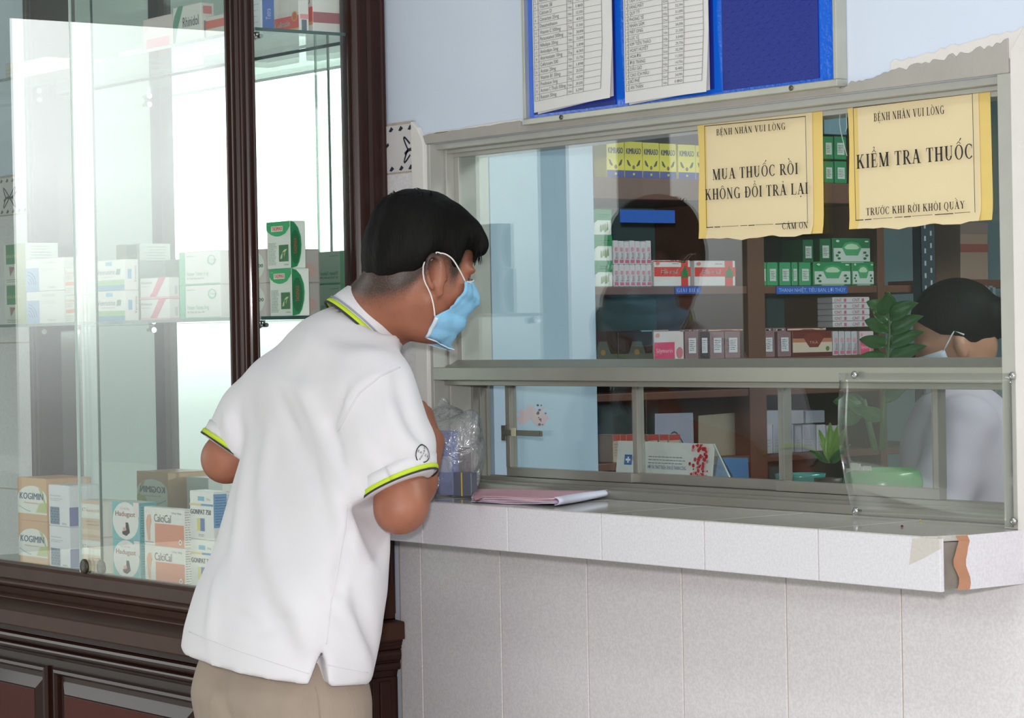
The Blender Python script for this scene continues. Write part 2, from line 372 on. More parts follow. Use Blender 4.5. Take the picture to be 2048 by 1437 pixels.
# tiled wall: dado tiles below the counter, plain tiles up the sides, patterned border
tiles = MB()
def tile(x0, x1, z0, z1, y=-.006, g=.0012, mt=M_TILE):
    tiles.box(x0+g, x1-g, y, -.0005, z0+g, z1-g, mt)
jx = [-.394+.25*k for k in range(-1, 26)]
tiles.box(-.47, 5.9, -.0045, -.0003, .001, 1.05, M_GROUT)
for i in range(len(jx)-1):
    for z0, z1 in ((.0, .25), (.25, .65), (.65, 1.05)):
        a, b = max(jx[i], -.465), min(jx[i+1], 5.9)
        if b-a > .02: tile(a, b, z0, z1)
# beside the cabinet (left) : plain tile column and border, and right of the window
for xa, xb in ((-.60, -.392), (1.125, 5.9)):
    tiles.box(xa, xb, -.0045, -.0003, 1.05, 1.80, M_GROUT)
    x = xa
    while x < xb-.02:
        b = min(x+.25, xb)
        tile(x, b, 1.05, 1.40); tile(x, b, 1.40, 1.705); x += .25
for xa, xb in ((-4, -.60),):         # behind and left of the cabinet
    tiles.box(xa, xb, -.0045, -.0003, .65, 1.80, M_GROUT); x = xa
    while x < xb-.02:
        for q0, q1 in ((.65, 1.05), (1.05, 1.40), (1.40, 1.705)): tile(x, min(x+.25, xb), q0, q1)
        x += .25
struct(tiles.build('wall_tiles', M_TILE, loc=Z0, bevel=.0008, seg=1))
bd = MB(); M_BT = mat('border_tile', '#d6d1d3', .3, var=.04); INK = mat('border_ink', '#2f3346', .35)
def border(xa, xb, z0=1.707, z1=1.795, step=.125, ph=0):
    bd.box(xa, xb, -.0065, -.0004, z0, z1, M_BT)
    n = int((xb-xa)/step)+1
    for k in range(n):
        c = xa+ph+k*step; zc = (z0+z1)/2
        def band(pts, wd):
            for i in range(len(pts)-1):
                (xp, zp), (xq, zq) = pts[i], pts[i+1]; L_ = math.hypot(xq-xp, zq-zp) or 1; nx, nz = -(zq-zp)/L_*wd/2, (xq-xp)/L_*wd/2
                q = [(xp-nx, zp-nz), (xq-nx, zq-nz), (xq+nx, zq+nz), (xp+nx, zp+nz)]
                if all(xa <= a[0] <= xb for a in q): bd.face([(a[0], -.0069, a[1]) for a in q], INK)
        curve = [(c+.055*math.cos(t)*(.35+.65*abs(math.sin(t))), zc-.004+.024*math.sin(2*t)) for t in [i*math.pi/14 for i in range(29)]]
        band(curve, .004)
        band([(c-.03+.012*i, zc-.012+.004*math.sin(i*1.3)+.003*i) for i in range(7)], .006)
        for zz in (z0+.007, z1-.007):
            for q in range(4):
                xx = c-.05+q*.031
                if xa < xx and xx+.016 < xb: bd.face([(xx, -.0069, zz-.0035), (xx+.008, -.0069, zz-.005), (xx+.016, -.0069, zz), (xx+.008, -.0069, zz+.005)], INK)
border(-.60, -.392, ph=.085); border(1.125, 2.2, ph=-.01); border(-4, -.6, ph=.03)
struct(bd.build('trim_border', M_BT, loc=Z0))

# plaster round the window opening
random.seed(3)
pl = MB()
def ragged(x0, x1, zlo, zhi0, zhi1, y, n, amp, mt):
    pts = [(x0, zlo)]+[(x1, zlo)]
    top = [(x0+(x1-x0)*i/n, zhi0+(zhi1-zhi0)*i/n+random.uniform(-amp, amp)) for i in range(n+1)]
    pl.prism(pts+top[::-1], (0, 0, 0), (1, 0, 0), (0, 0, 1), (0, -1, 0), 0, y, mt)
ragged(-.07, .74, OZ1, OZ1+.0125, OZ1+.0125, .0065, 4, .0005, M_PLASTER)
ragged(-.385, -.06, OZ1-.0, OZ1+.017, OZ1+.021, .007, 14, .001, M_PLASTER)
ragged(-.35, -.06, OZ1+.017, OZ1+.0205, OZ1+.0245, .005, 14, .0012, M_WPLAST)
ragged(.73, 1.085, OZ1-.0, OZ1+.010, OZ1+.046, .006, 46, .004, M_PLASTER)
ragged(.85, 1.125, OZ1+.02, OZ1+.038, OZ1+.062, .004, 30, .003, M_WPLAST)
pl.prism([(-.392, 1.05), (-.352, 1.05), (-.352, OZ1), (-.357, OZ1+.012), (-.372, OZ1+.032), (-.392, OZ1+.045)], (0, 0, 0), (1, 0, 0), (0, 0, 1), (0, -1, 0), 0, .012, M_WPLAST)
pl.prism([(1.091, 1.05), (1.127, 1.05), (1.127, OZ1+.066), (1.116, OZ1+.06), (1.091, OZ1+.03)], (0, 0, 0), (1, 0, 0), (0, 0, 1), (0, -1, 0), 0, .010, M_WPLAST)
struct(pl.build('trim_plaster', M_PLASTER, loc=Z0, bevel=.003, seg=2))

# ------------------------------------------------------------------ service window
G_WIN = glass_mat('window_glass', (.94, .97, .96), base=.045, haze=.003, haze_col=(.75, .8, .82))
win = empty('window_1', (.366, .05, CT), 'aluminium framed pharmacy service window with fixed pane above low sliding panes', 'window'); struct(win)
f = MB()
f.box(OX0, -.343, -.004, .115, CT, OZ1)                      # left jamb in three steps
f.box(-.343, -.336, .028, .115, CT, OZ1); f.box(-.336, -.322, .046, .115, 1.345, OZ1)
f.box(1.063, OX1, -.006, .115, CT, OZ1, mat('pale_jamb', '#b4b3ad', .45, .2))      # right jamb, given a pale, barely metallic tone
f.box(OX0, OX1, .012, .115, 1.742, OZ1); f.box(-.343, 1.063, .030, .115, 1.735, 1.742); f.box(-.343, 1.063, .044, .1, 1.728, 1.736)
f.mats = f.mats; f.build('window_frame', M_ALU, win, bevel=.0012)
f = MB(); f.box(-.343, 1.063, -.006, .115, 1.3165, 1.340)
f.prism([(.020, 1.340), (.060, 1.340), (.056, 1.352), (.046, 1.353)], (-.343, 0, 0), (0, 1, 0), (0, 0, 1), (1, 0, 0), 0, 1.406)
f.box(-.343, 1.063, .02, .115, 1.3065, 1.3165)
f.build('transom', M_ALU, win, bevel=.0012)
f = MB(); f.box(-.343, 1.063, .055, .07, CT, 1.1255); f.box(-.343, 1.063, .07, .12, CT, 1.130); f.box(-.343, 1.063, .086, .09, CT, 1.137); f.box(-.343, 1.063, .112, .12, CT, 1.137)
f.build('bottom_track', M_ALU2, win, bevel=.0008)
f = MB(); f.box(-.338, -.331, .075, .115, CT+.01, 1.307); f.box(-.331, -.328, .09, .094, CT+.01, 1.307); f.box(-.331, -.328, .105, .109, CT+.01, 1.307)
f.build('side_channel', M_ALU2, win, bevel=.0006)
MB().box(-.325, 1.064, .048, .052, 1.345, 1.736).build('fixed_pane', G_WIN, win)
def sash(x0, x1, y, stiles=(1, 1)):
    s = MB(); s.box(x0, x1, y-.008, y+.008, 1.1375, 1.154)
    if stiles[0]: s.box(x0, x0+.011, y-.009, y+.009, 1.154, 1.307); s.box(x0+.0115, x0+.0135, y-.0092, y-.006, 1.154, 1.307, M_STEEL)
    if stiles[1]: s.box(x1-.011, x1, y-.009, y+.009, 1.154, 1.307); s.box(x1-.013, x1-.0115, y-.0092, y-.006, 1.154, 1.307, M_STEEL)
    s.mats = [M_ALU2]+[q for q in s.mats if q != M_ALU2]; s.m = [k if False else k for k in s.m]
    o = s.build('sliding_sash', M_ALU2, win, bevel=.0008)
    MB().box(x0+.004, x1-.004, y-.002, y+.002, 1.15, 1.307).build('sash_pane', G_WIN, o)
    return o
sA = sash(-.253, .110, .101, (1, 0)); sA2 = sash(.103, .489, .112, (1, 1)); sB = sash(.478, .842, .101, (0, 1))
# sliding bolt on the first sash
b = MB(); b.box(-.252, -.138, .086, .0905, 1.213, 1.223); b.box(-.155, -.141, .0845, .0865, 1.2155, 1.2205)
for k in range(3): b.lathe([(.0, 0), (.0032, .0), (.0032, .004)], (-.258+.0065*(k % 2), .0915, 1.207+.009*k), 10, axis='Y')
b.box(-.262, -.249, .0885, .092, 1.203, 1.231)
b.build('latch_bar', mat('dull_steel', '#77766f', .45, .8), sA, bevel=.0006)
b = MB(); b.box(-.226, -.213, .0845, .0862, 1.212, 1.227); b.build('tape_tab', mat('yellowed_tape', '#c9c3a4', .5), sA)
# torn pink paint patch and scuffs on the stub wall
pp = MB(); random.seed(9)
c0 = wx(1063, 833, -.333); n = 22
pts = []
for i in range(n):
    a = 2*math.pi*i/n; rr = 1+random.uniform(-.42, .28); pts.append((.040*rr*math.cos(a), .019*rr*math.sin(a)))
pts[16] = (pts[16][0]*.3, pts[16][1]*.2); pts[18] = (pts[18][0], pts[18][1]*1.3)
pp.face([(-.3326, c0.y+a, c0.z+b_) for a, b_ in pts], mat('torn_pink_paper', '#c9adb5', .9, var=.15, scale=40))
for i in range(12):
    q = wx(1083+random.uniform(-8, 9), 815+random.uniform(-8, 40), -.333); r_ = random.uniform(.001, .0028)
    pp.face([(-.3322, q.y+r_*1.5*math.cos(a*1.05), q.z+r_*math.sin(a*1.05)) for a in range(6)], mat('scuff', '#4e5358', .9))
tag(pp.build('torn_paper_patch', None), 'torn pink paper scrap left stuck on the light blue wall behind the latch', 'paper')

# ------------------------------------------------------------------ counter
ct = empty('tiled_counter', (.3, -.09, 1.036), 'white tiled service counter with a broken right corner under the window', 'counter')
CX0, CX1, CY, CB = -.468, 1.101, -.175, 1.036
MB().box(CX0+.002, CX1-.009, CY+.009, -.007, CB+.002, CT-.009).build('core', mat('bare_cement', '#7f776f', .95, var=.3, scale=35, bump=.8, bscale=60), ct)
a = MB(); xs = [CX0, -.390, -.140, .110, .360, .610, .860, CX1]
for i in range(7): a.box(xs[i]+.0011, xs[i+1]-(.0011 if i < 6 else 0), CY, CY+.008, CB, CT-.0015, M_TILE2)
a.box(CX0, CX1-.006, CY+.002, CY+.009, CB+.001, CT-.003, M_GROUT)
a.build('front_tiles', M_TILE2, ct, bevel=.0012)
a = MB()
a.box(CX0, CX1-.02, CY+.004, .058, CT-.009, CT-.0012, M_WPLAST)
for i in range(7):
    for y0, y1 in ((CY+.001, .030), (.032, .0545)):
        x0, x1 = xs[i]+.001, xs[i+1]-.001
        if y1 > .04: x0, x1 = max(x0, -.343), min(x1, 1.063)
        if x1 <= x0: continue
        if i == 6 and y1 < .04:
            a.prism([(x0, y0), (x1-.030, y0), (x1-.020, y0+.012), (x1-.012, y0+.04), (x1, y0+.06), (x1, -.006), (1.062, -.006), (1.062, y1), (x0, y1)], (0, 0, CT-.008), (1, 0, 0), (0, 1, 0), (0, 0, 1), 0, .008, M_TOPTILE)
        else:
            if x0 < OX0 < x1 and y1 < .04: a.box(x0, OX0, y0, -.006, CT-.008, CT, M_TOPTILE); x0 = OX0
            if x1 < OX0 and y1 < .04: y1 = -.006
            a.box(x0, x1, y0, y1, CT-.008, CT, M_TOPTILE)
a.build('top_tiles', M_TOPTILE, ct, bevel=.0006, seg=1)
a = MB(); CLAY = mat('fired_clay', '#a97a60', .9, var=.12, scale=60); random.seed(5)
edge = [(-.118+.0035*math.sin(i*1.1)+(.006 if i > 7 else 0)-.0008*i, CB+(CT-CB)*i/9) for i in range(10)]
poly = [(-.0015, CB), (-.0015, CT)]+edge[::-1]
a.prism(poly, (CX1-.008, 0, 0), (0, 1, 0), (0, 0, 1), (1, 0, 0), 0, .008, M_TILE2)
for i in range(9):                                  # broken clay edge, slanting inward
    (y0, z0), (y1, z1) = edge[i], edge[i+1]
    a.face([(CX1+.0002, y0, z0), (CX1+.0002, y1, z1), (CX1-.006, y1-.017+.0015*math.sin(i*1.2), z1), (CX1-.006, y0-.017+.0015*math.sin(i*1.2-1.2), z0)], CLAY)
a.build('side_tile', M_TILE2, ct)
a = MB(); pts = [wy(1824, 1078, CY-.0006), wy(1884, 1072, CY-.0006), wy(1883, 1098, CY-.0006), wy(1846, 1118, CY-.0006), wy(1818, 1131, CY-.0006)]
a.face([tuple(p) for p in pts][::-1], glass_mat('sticky_tape', (.93, .9, .84), .25, base=.10, haze=.06, haze_col=(.85, .82, .74)))
a.build('tape_patch', None, ct)
# scraps of dirt lying on the counter
for k, (x, y, c, lb) in enumerate(((1417, 1004, '#2c2622', 'dead fly on the grey counter top near the folded papers'), (1804, 1055, '#4a1712', 'tiny dark red crumb on the counter by the clear guard'), (1841, 1043, '#b39a4a', 'tiny yellow crumb on the counter by the clear guard'))):
    p = wz(x, y, CT); m_ = MB()
    m_.lathe([(.0, 0), (.0022, .0005), (.0018, .0022), (.0004, .003)], (p.x, p.y, CT+.0001), 8)
    if k == 0: m_.lathe([(.0, 0), (.0018, .0006), (.0014, .002), (.0003, .0026)], (p.x+.0042, p.y, CT+.0001), 8); m_.box(p.x-.006, p.x-.001, p.y-.001, p.y+.001, CT+.0008, CT+.0014)
    tag(m_.build('dead_fly' if k == 0 else 'crumb', mat('crumb%d' % k, c, .8)), lb, 'insect' if k == 0 else 'crumb')
# ================================================================== DISPLAY CABINET
M_WOOD = mat('lacquered_dark_wood', '#2c130d', .34, var=.35, scale=9, coat=.08, spec=.22)
M_WOOD2 = mat('dusty_dark_wood', '#42281e', .5, var=.3, scale=14, coat=.0, spec=.2)
M_RED = mat('red_brown_wood', '#4c1609', .45, var=.3, scale=7, coat=.0, spec=.12)
G_CAB = glass_mat('cabinet_glass', (.965, .985, .975), base=.045)
G_EDGE = mat('green_glass_edge', '#3e5a55', .15, var=.1)
G_SHELF = glass_mat('shelf_glass', (.93, .975, .95), base=.05)
def _mir(N, L, b):
    b.inputs['Base Color'].default_value = (.80, .90, .85, 1); b.inputs['Metallic'].default_value = 1; b.inputs['Roughness'].default_value = .012
M_MIRROR = world_mat('greenish_mirror', _mir)
KX0, KX1, KD = -1.87, -.479, -.325
cab = empty('display_cabinet', ((KX0+KX1)/2, -.17, 0), 'dark wooden display cabinet with glass shelves of medicine boxes against the tiled wall', 'cabinet')
def post_profile(w_, d_, flip=1):
    """fluted square post outline, (0,0) at the outer corner, growing -x and +y"""
    P = []
    def run(p, q, nrm, amp):
        n = 18
        for i in range(n):
            t = i/n; o = amp*abs(math.sin(t*math.pi*2.5))**.6
            P.append((p[0]+(q[0]-p[0])*t+nrm[0]*o, p[1]+(q[1]-p[1])*t+nrm[1]*o))
    run((-w_, 0), (0, 0), (0, -1), .004); run((0, 0), (0, d_), (1, 0), .004); P.append((0, d_)); P.append((-w_, d_))
    return P
def post(name, x, y, w_, d_, z0=.875, z1=2.35, mirror=False):
    pr = post_profile(w_, d_)
    if mirror: pr = [(-a, b) for a, b in pr][::-1]
    m_ = MB(); m_.prism(pr, (x, y, 0), (1, 0, 0), (0, 1, 0), (0, 0, 1), z0, z1, M_WOOD, sm=False)
    return m_.build(name, M_WOOD, cab)
post('corner_post', KX1-.004, KD, .047, .034)
post('corner_post', KX0+.004, KD, .047, .034, mirror=True)
post('wall_post', KX1-.004, -.072, .05, .068)
post('wall_post', KX0+.004, -.072, .05, .068, mirror=True)
def bar_profile(name, prof, mt, sides=True, z=0):
    """moulding: profile of (out, z) run along the front and the right side"""
    m_ = MB()
    for i in range(len(prof)-1):
        (o0, z0), (o1, z1) = prof[i], prof[i+1]
        yf0, yf1 = -o0, -o1; so0, so1 = KX1+max(0, o0-.355)*.35, KX1+max(0, o1-.355)*.35
        m_.face([(KX0-.01, yf0, z0), (so0, yf0, z0), (so1, yf1, z1), (KX0-.01, yf1, z1)], mt)
        if sides: m_.face([(so0, yf0, z0), (so0, -.0085, z0), (so1, -.0085, z1), (so1, yf1, z1)], mt)
    o = m_.build(name, mt, cab)
    return o
def ovolo(o, z, r, n=6, rev=False):    # quarter-round nose
    return [(o-r+r*math.sin(math.radians(180*i/n)), z+r*math.cos(math.radians(180*i/n))) for i in range(n+1)]
# bottom rail of the glazed part
bar_profile('bottom_rail', [(.29, .931), (.322, .931), (.327, .925), (.330, .902), (.333, .901)]+ovolo(.345, .893, .008)+[(.336, .884), (.334, .872), (.345, .869)]+[(.350, .866), (.352, .861)], M_WOOD2)
bar_profile('ledge', [(.30, .866), (.352, .864), (.440, .862), (.444, .859), (.445, .832), (.443, .829), (.425, .829)], M_WOOD2)
bar_profile('cornice_moulding', [(.425, .829), (.423, .824), (.418, .823), (.417, .818), (.411, .817), (.410, .811), (.402, .810)]+ovolo(.409, .799, .010)+[(.396, .788), (.398, .786)]+ovolo(.400, .778, .007)+[(.384, .770), (.372, .769), (.365, .762), (.361, .755)], M_WOOD)
bs = MB(); bs.box(KX0, KX1-.001, -.36, -.0085, 0, .862, M_WOOD); bs.box(KX0-.01, KX1+.006, -.37, -.0085, 0, .09, M_WOOD)
bs.build('base', M_WOOD, cab, bevel=.002)
st = MB(); st.box(KX1-.001, KX1+.005, -.357, -.30, .1, .757, M_WOOD); st.box(KX1-.001, KX1+.005, -.065, -.0085, .1, .757, M_WOOD); st.box(KX1-.001, KX1+.005, -.30, -.065, .70, .757, M_WOOD)
st.box(KX1-.001, KX1+.002, -.29, -.075, .12, .69, M_RED); st.box(KX1+.005, KX1+.008, -.05, -.025, .1, .75, M_WOOD)
st.build('side_panel', M_WOOD, cab, bevel=.002)
def door(x0, x1, z0, z1):
    y = -.36; d = MB()
    def ring(o, i, yo, yi, mt):     # sloping frame between two rectangles
        (a0, b0, a1, b1), (c0, d0, c1, d1) = o, i
        O = [(a0, yo, b0), (a1, yo, b0), (a1, yo, b1), (a0, yo, b1)]; I = [(c0, yi, d0), (c1, yi, d0), (c1, yi, d1), (c0, yi, d1)]
        for k in range(4): d.face([O[k], O[(k+1) % 4], I[(k+1) % 4], I[k]], mt)
    def ins(q): return (x0+q, z0+q, x1-q, z1-q)
    ys = [(0, y), (.0, y-.006), (.004, y-.012), (.010, y-.013), (.015, y-.008), (.016, y-.002), (.026, y-.001), (.027, y-.001), (.050, y-.010), (.052, y-.012), (.053, y-.012)]
    for k in range(len(ys)-1): ring(ins(ys[k][0]), ins(ys[k+1][0]), ys[k][1], ys[k+1][1], M_WOOD)
    a0, b0, a1, b1 = ins(.053); d.face([(a0, y-.012, b0), (a1, y-.012, b0), (a1, y-.012, b1), (a0, y-.012, b1)], M_RED)
    return d.build('door', M_WOOD, cab)
dx1 = wy(393, 1400, -.372).x; dx0 = wy(105, 1400, -.372).x; dw = dx1-dx0
door(dx0, dx1, .12, .741); door(wy(90, 1340, -.372).x-dw, wy(90, 1340, -.372).x, .12, .741)
# top, floor, mirror back, glass
MB().box(KX0-.02, KX1+.02, -.36, -.0085, 2.35, 2.42).build('cornice', M_WOOD, cab, bevel=.006)
MB().box(KX0+.02, KX1-.02, -.30, -.012, .905, .918).build('floor_board', mat('cabinet_floor', '#b9c2b6', .35), cab)
MB().box(KX0+.055, KX1-.02, -.020, -.012, .918, 2.35).build('mirror_back', M_MIRROR, cab)
MB().box(KX0+.02, KX0+.024, -.292, -.072, .92, 2.35).build('side_glass', G_CAB, cab)
MB().box(KX1-.022, KX1-.018, -.292, -.072, .92, 2.35).build('side_glass', G_CAB, cab)
def slider(x0, x1, y, edge_x, lock):
    o = MB().box(x0, x1, y-.002, y+.002, .928, 2.33).build('sliding_glass', G_CAB, cab)
    if edge_x is not None: MB().box(edge_x-.0014, edge_x+.0014, y-.0024, y+.0024, .928, 2.33).build('glass_edge', G_EDGE if lock else mat('pale_glass_edge', '#b9cdc9', .1), o)
    return o
gl1 = slider(KX0+.045, -1.096, -.301, -1.096, True); gl2 = slider(-1.165, KX1-.048, -.313, -1.165, False)
for px_, py_, g_ in ((194, 1162, gl1), (172, 1152, gl2)):
    p = wy(px_, py_, -.3155); l = MB(); l.lathe([(.0, -.001), (.0145, -.001), (.0155, .0), (.0155, .004), (.013, .006), (0.0, .006)], (p.x, p.y-.001 if g_ is gl2 else -.3035, .9445), 28, axis='Y')
    l.build('lock_disc', mat('blackened_brass', '#4a443e', .45, .5), g_)
def shelf(z, y0=-.272):
    o = MB().box(KX0+.028, KX1-.03, y0, -.036, z-.006, z-.0001).build('glass_shelf', G_SHELF, cab)
    e_ = MB(); e_.box(KX0+.028, KX1-.03, y0-.0004, y0+.0003, z-.0062, z, G_EDGE); e_.box(KX1-.0303, KX1-.0296, y0, -.036, z-.0062, z, G_EDGE); e_.box(KX0+.028, KX1-.03, -.0363, -.0356, z-.0062, z, G_EDGE)
    e_.build('shelf_edge', G_EDGE, o)
    return o
sh_lo, sh_hi = shelf(1.440), shelf(1.971)
for z in (1.440, 1.971):
    for y, x, s in ((-.262, KX1-.03, 1), (-.062, KX1-.03, 1), (-.262, KX0+.03, -1), (-.062, KX0+.03, -1)):
        k = MB(); zz = z-.016
        k.tube([(x+.004*s, y, zz), (x-.022*s, y, zz)], .004, 10, M_STEEL); k.tube([(x-.022*s, y, zz), (x-.026*s, y, zz)], .0065, 10, M_STEEL); k.tube([(x-.012*s, y, zz), (x-.012*s, y, zz+.009)], .0055, 10, M_STEEL)
        k.build('shelf_pin', mat('pin_steel', '#6f6a64', .35, .9), cab)
# ================================================================== CARTONS
def carton(name, label, cat, w, d, h, body, loc, rot=0., front=None, right=None, left=None, back=None, top=None, group=None, rough=.42):
    m_ = MB(); B = flat(body, rough) if not isinstance(body, bpy.types.Material) else body
    t = .0006; c = .0012
    # body with softly broken edges
    X, Y = w/2, d/2
    ring = [(-X+c, -Y), (X-c, -Y), (X, -Y+c), (X, Y-c), (X-c, Y), (-X+c, Y), (-X, Y-c), (-X, -Y+c)]
    ri2 = [(a*(1-c/X), b*(1-c/Y)) for a, b in ring]
    V = [(a, b, 0) for a, b in ri2]+[(a, b, c) for a, b in ring]+[(a, b, h-c) for a, b in ring]+[(a, b, h) for a, b in ri2]
    Fs = [tuple(range(7, -1, -1)), tuple(range(24, 32))]
    for l in range(3): Fs += [(l*8+i, l*8+(i+1) % 8, l*8+8+(i+1) % 8, l*8+8+i) for i in range(8)]
    m_.add(V, Fs, B)
    # tuck-flap seams on the ends
    sm = flat([v*.72 for v in lin(body)] if isinstance(body, str) else (.4, .4, .4), .6)
    for s in (-1, 1):
        m_.face([(s*(X+.0002), -Y+.004, h-.0022), (s*(X+.0002), Y-.004, h-.0022), (s*(X+.0002), Y-.004, h-.0016), (s*(X+.0002), -Y+.004, h-.0016)][::s], sm)
    if front: front(Print(m_, (-X, -Y, 0), (1, 0, 0), (0, 0, 1)), w, h)
    if right: right(Print(m_, (X, -Y, 0), (0, 1, 0), (0, 0, 1)), d, h)
    if left: left(Print(m_, (-X, Y, 0), (0, -1, 0), (0, 0, 1)), d, h)
    if back: back(Print(m_, (X, Y, 0), (-1, 0, 0), (0, 0, 1)), w, h)
    if top: top(Print(m_, (-X, -Y, h), (1, 0, 0), (0, 1, 0)), w, d)
    o = m_.build(name, B); o.location = loc; o.rotation_euler = (0, 0, math.radians(rot))
    return tag(o, label, cat, group)
def lines(P, a0, a1, b0, b1, n, c, th=.0011, ragged=.3, seed=1):
    """rows of unreadably small print"""
    r = random.Random(seed)
    for i in range(n):
        b = b1-(b1-b0)*(i+.5)/n; a = a0
        e = a0+(a1-a0)*(1-ragged*r.random())
        P.k = 1
        while a < e:
            q = min(e, a+r.uniform(.004, .011)); P.poly(_R(a, b-th/2, q, b+th/2), c); a = q+.0016
def cx(xl, xr, yf, ym=600):
    return wy(xl, ym, yf).x, wy(xr, ym, yf).x
def put(name, label, xl, xr, yf, z0, h, d, body, group=None, rot=0, cat='medicine box', ym=600, **k):
    x0, x1 = cx(xl, xr, yf, ym)
    return carton(name, label, cat, x1-x0, d, h, body, ((x0+x1)/2, yf+d/2, z0), rot, group=group, **k)
# ---- designs
def d_kogi(P, w, h):
    P.rect(0, 0, w, h*.13, '#d9a877'); P.rect(0, h*.87, w, h, '#d9a877'); P.rect(0, h*.13, w, h*.87, '#d9a877')
    P.k += 1; P.poly([(0, h*.16)]+[(w, h*.16)]+[(w*(.5+.5*math.cos(math.radians(a))), h*(.52+.30*math.sin(math.radians(a)))) for a in range(0, 181, 12)], '#efefe6')
    P.shape([(w*.62, h*.2), (w, h*.2), (w, h*.44), (w*.75, h*.42)], '#c3cc82'); P.shape([(w*.72, h*.78), (w*.84, h*.74), (w, h*.34), (w, h*.26)], '#b9c878')
    P.k += 1
    for i in range(8):
        a, b = .04+.05*i, .04+.05*(i+1); P.poly([(w*a, h*(.34-.14*math.sin(a*3))), (w*b, h*(.34-.14*math.sin(b*3))), (w*b, h*(.355-.14*math.sin(b*3))), (w*a, h*(.36-.14*math.sin(a*3)))], '#7fb6d6')
    P.text('KOGIMIN', w*.07, h*.50, h*.15, '#4d6a96', w*.8, bold=.002, slant=.1); P.text('Multivitamin', w*.22, h*.40, h*.035, '#d28a7a', w*.5)
def d_pir(P, w, h):
    P.rect(w*.08, h*.04, w*.52, h*.46, '#5f7d9c'); P.k += 1
    for i in range(6):
        for j in range(3): P.ell(w*(.15+.14*j+.05*(i % 2)), h*(.09+.065*i), w*.05, h*.018, '#2f4e78', 8); P.k -= 1
    P.text('Piracetam', w*.1, h*.72, h*.035, '#9aa3ad', w*.5); lines(P, w*.1, w*.7, h*.6, h*.68, 2, '#b5b9be'); P.text('DHG', w*.66, h*.05, h*.035, '#4d5d83', w*.2)
def d_pirs(P, w, h):
    P.rect(0, h*.02, w*.85, h*.47, '#6f74ac'); P.text('Piracetam', w*.62, h*.06, w*.34, '#c9cce6', h*.36, rot=90)
def d_kt(P, w, h):
    P.rect(0, 0, w, h*.50, '#dfb388'); P.rect(0, h*.50, w, h*.88, '#efeae0'); P.ell(w*.5, h*.72, w*.49, h*.2, '#f4f1ea', 20); P.rect(0, h*.9, w, h, '#dfb388'); P.rect(0, h*.06, w, h*.2, '#e9c9a4')
    P.text('KT', w*.05, h*.68, h*.10, '#8a8177', w*.18); P.text('kavazidi', w*.28, h*.68, h*.09, '#d98d55', w*.66); lines(P, w*.2, w*.9, h*.28, h*.46, 2, '#caa078')
def d_had(P, w, h):
    P.rect(0, 0, w, h, '#6fc0c6'); P.ell(w*.5, h*.5, w*.485, h*.495, '#f3efec', 24); P.rect(w*.80, h*.62, w, h, '#f2e4e2')
    P.text('Hadugast', w*.12, h*.62, h*.13, '#e68a72', w*.74, bold=.0008); P.text('Trị dạ dày', w*.3, h*.8, h*.05, '#d9a9a0', w*.36); lines(P, w*.14, w*.84, h*.50, h*.57, 2, '#a6a6ac')
    P.shape([(w*.50, h*.46), (w*.60, h*.46), (w*.66, h*.2), (w*.52, h*.10), (w*.38, h*.14), (w*.36, h*.22), (w*.50, h*.24)], '#b9b4ba'); P.ell(w*.46, h*.28, w*.07, h*.05, '#e3a183', 12)
def d_hads(P, w, h):
    P.rect(0, 0, w, h, '#4fa9b2'); lines(P, w*.1, w*.9, h*.1, h*.9, 12, '#8ccdd2')
def d_calci(P, w, h):
    P.rect(w*.28, 0, w, h*.58, '#e08a68'); P.shape([(w*.10, h*.78), (w*.17, h*.80), (w*.19, h*.62), (w*.14, h*.40), (w*.15, h*.12), (w*.10, h*.10), (w*.07, h*.42), (w*.06, h*.62)], '#e7ac86')
    P.text('CalciCal', w*.26, h*.62, h*.20, '#4a4d55', w*.42); P.text('120mg / 60mg', w*.70, h*.86, h*.045, '#6a6a6a', w*.24); P.ell(w*.91, h*.14, w*.035, h*.075, '#f1e9e2', 14); P.ell(w*.91, h*.14, w*.015, h*.04, '#33302d', 8)
    lines(P, w*.03, w*.25, h*.05, h*.1, 1, '#5a5048')
def d_gon(P, w, h):
    P.text('GONPAT 750', w*.03, h*.52, h*.10, '#44444c', w*.86, bold=.0008); P.rect(w*.36, h*.8, w*.62, h*.89, '#6bb4d6'); P.text('750mg', w*.72, h*.82, h*.04, '#8a8a8a', w*.16)
    P.rect(0, h*.70, w*.5, h*.74, '#e8cf7e'); P.rect(w*.5, h*.70, w, h*.74, '#4c93cb'); P.rect(w*.32, h*.18, w*.46, h*.44, '#e2d06a'); P.rect(w*.46, h*.18, w*.62, h*.44, '#3f6fb6'); lines(P, w*.36, w*.62, h*.06, h*.12, 2, '#9a9a9a')
def d_gons(P, w, h):
    P.rect(0, h*.26, w*.95, h*.95, '#4590cc'); lines(P, w*.1, w*.85, h*.3, h*.9, 11, '#9cc8e6')
def d_gons2(P, w, h): P.rect(w*.05, h*.6, w, h*.97, '#2f4fa0')
def d_ven(P, w, h):
    P.rect(0, 0, w, h*.17, '#7fb0cc'); P.rect(0, h*.17, w, h*.34, '#a4d092'); P.rect(w*.36, h*.80, w*.58, h*.93, '#7fc2da')
    P.text('Venrutine', w*.06, h*.52, h*.17, '#7d8f93', w*.62); P.shape([(w*.72, h*.5), (w*.77, h*.5), (w*.80, h*.69), (w*.75, h*.69)], '#4f9c93'); P.shape([(w*.79, h*.5), (w*.84, h*.5), (w*.87, h*.69), (w*.82, h*.69)], '#4f9c93'); lines(P, w*.2, w*.66, h*.42, h*.46, 1, '#a9a9a9')
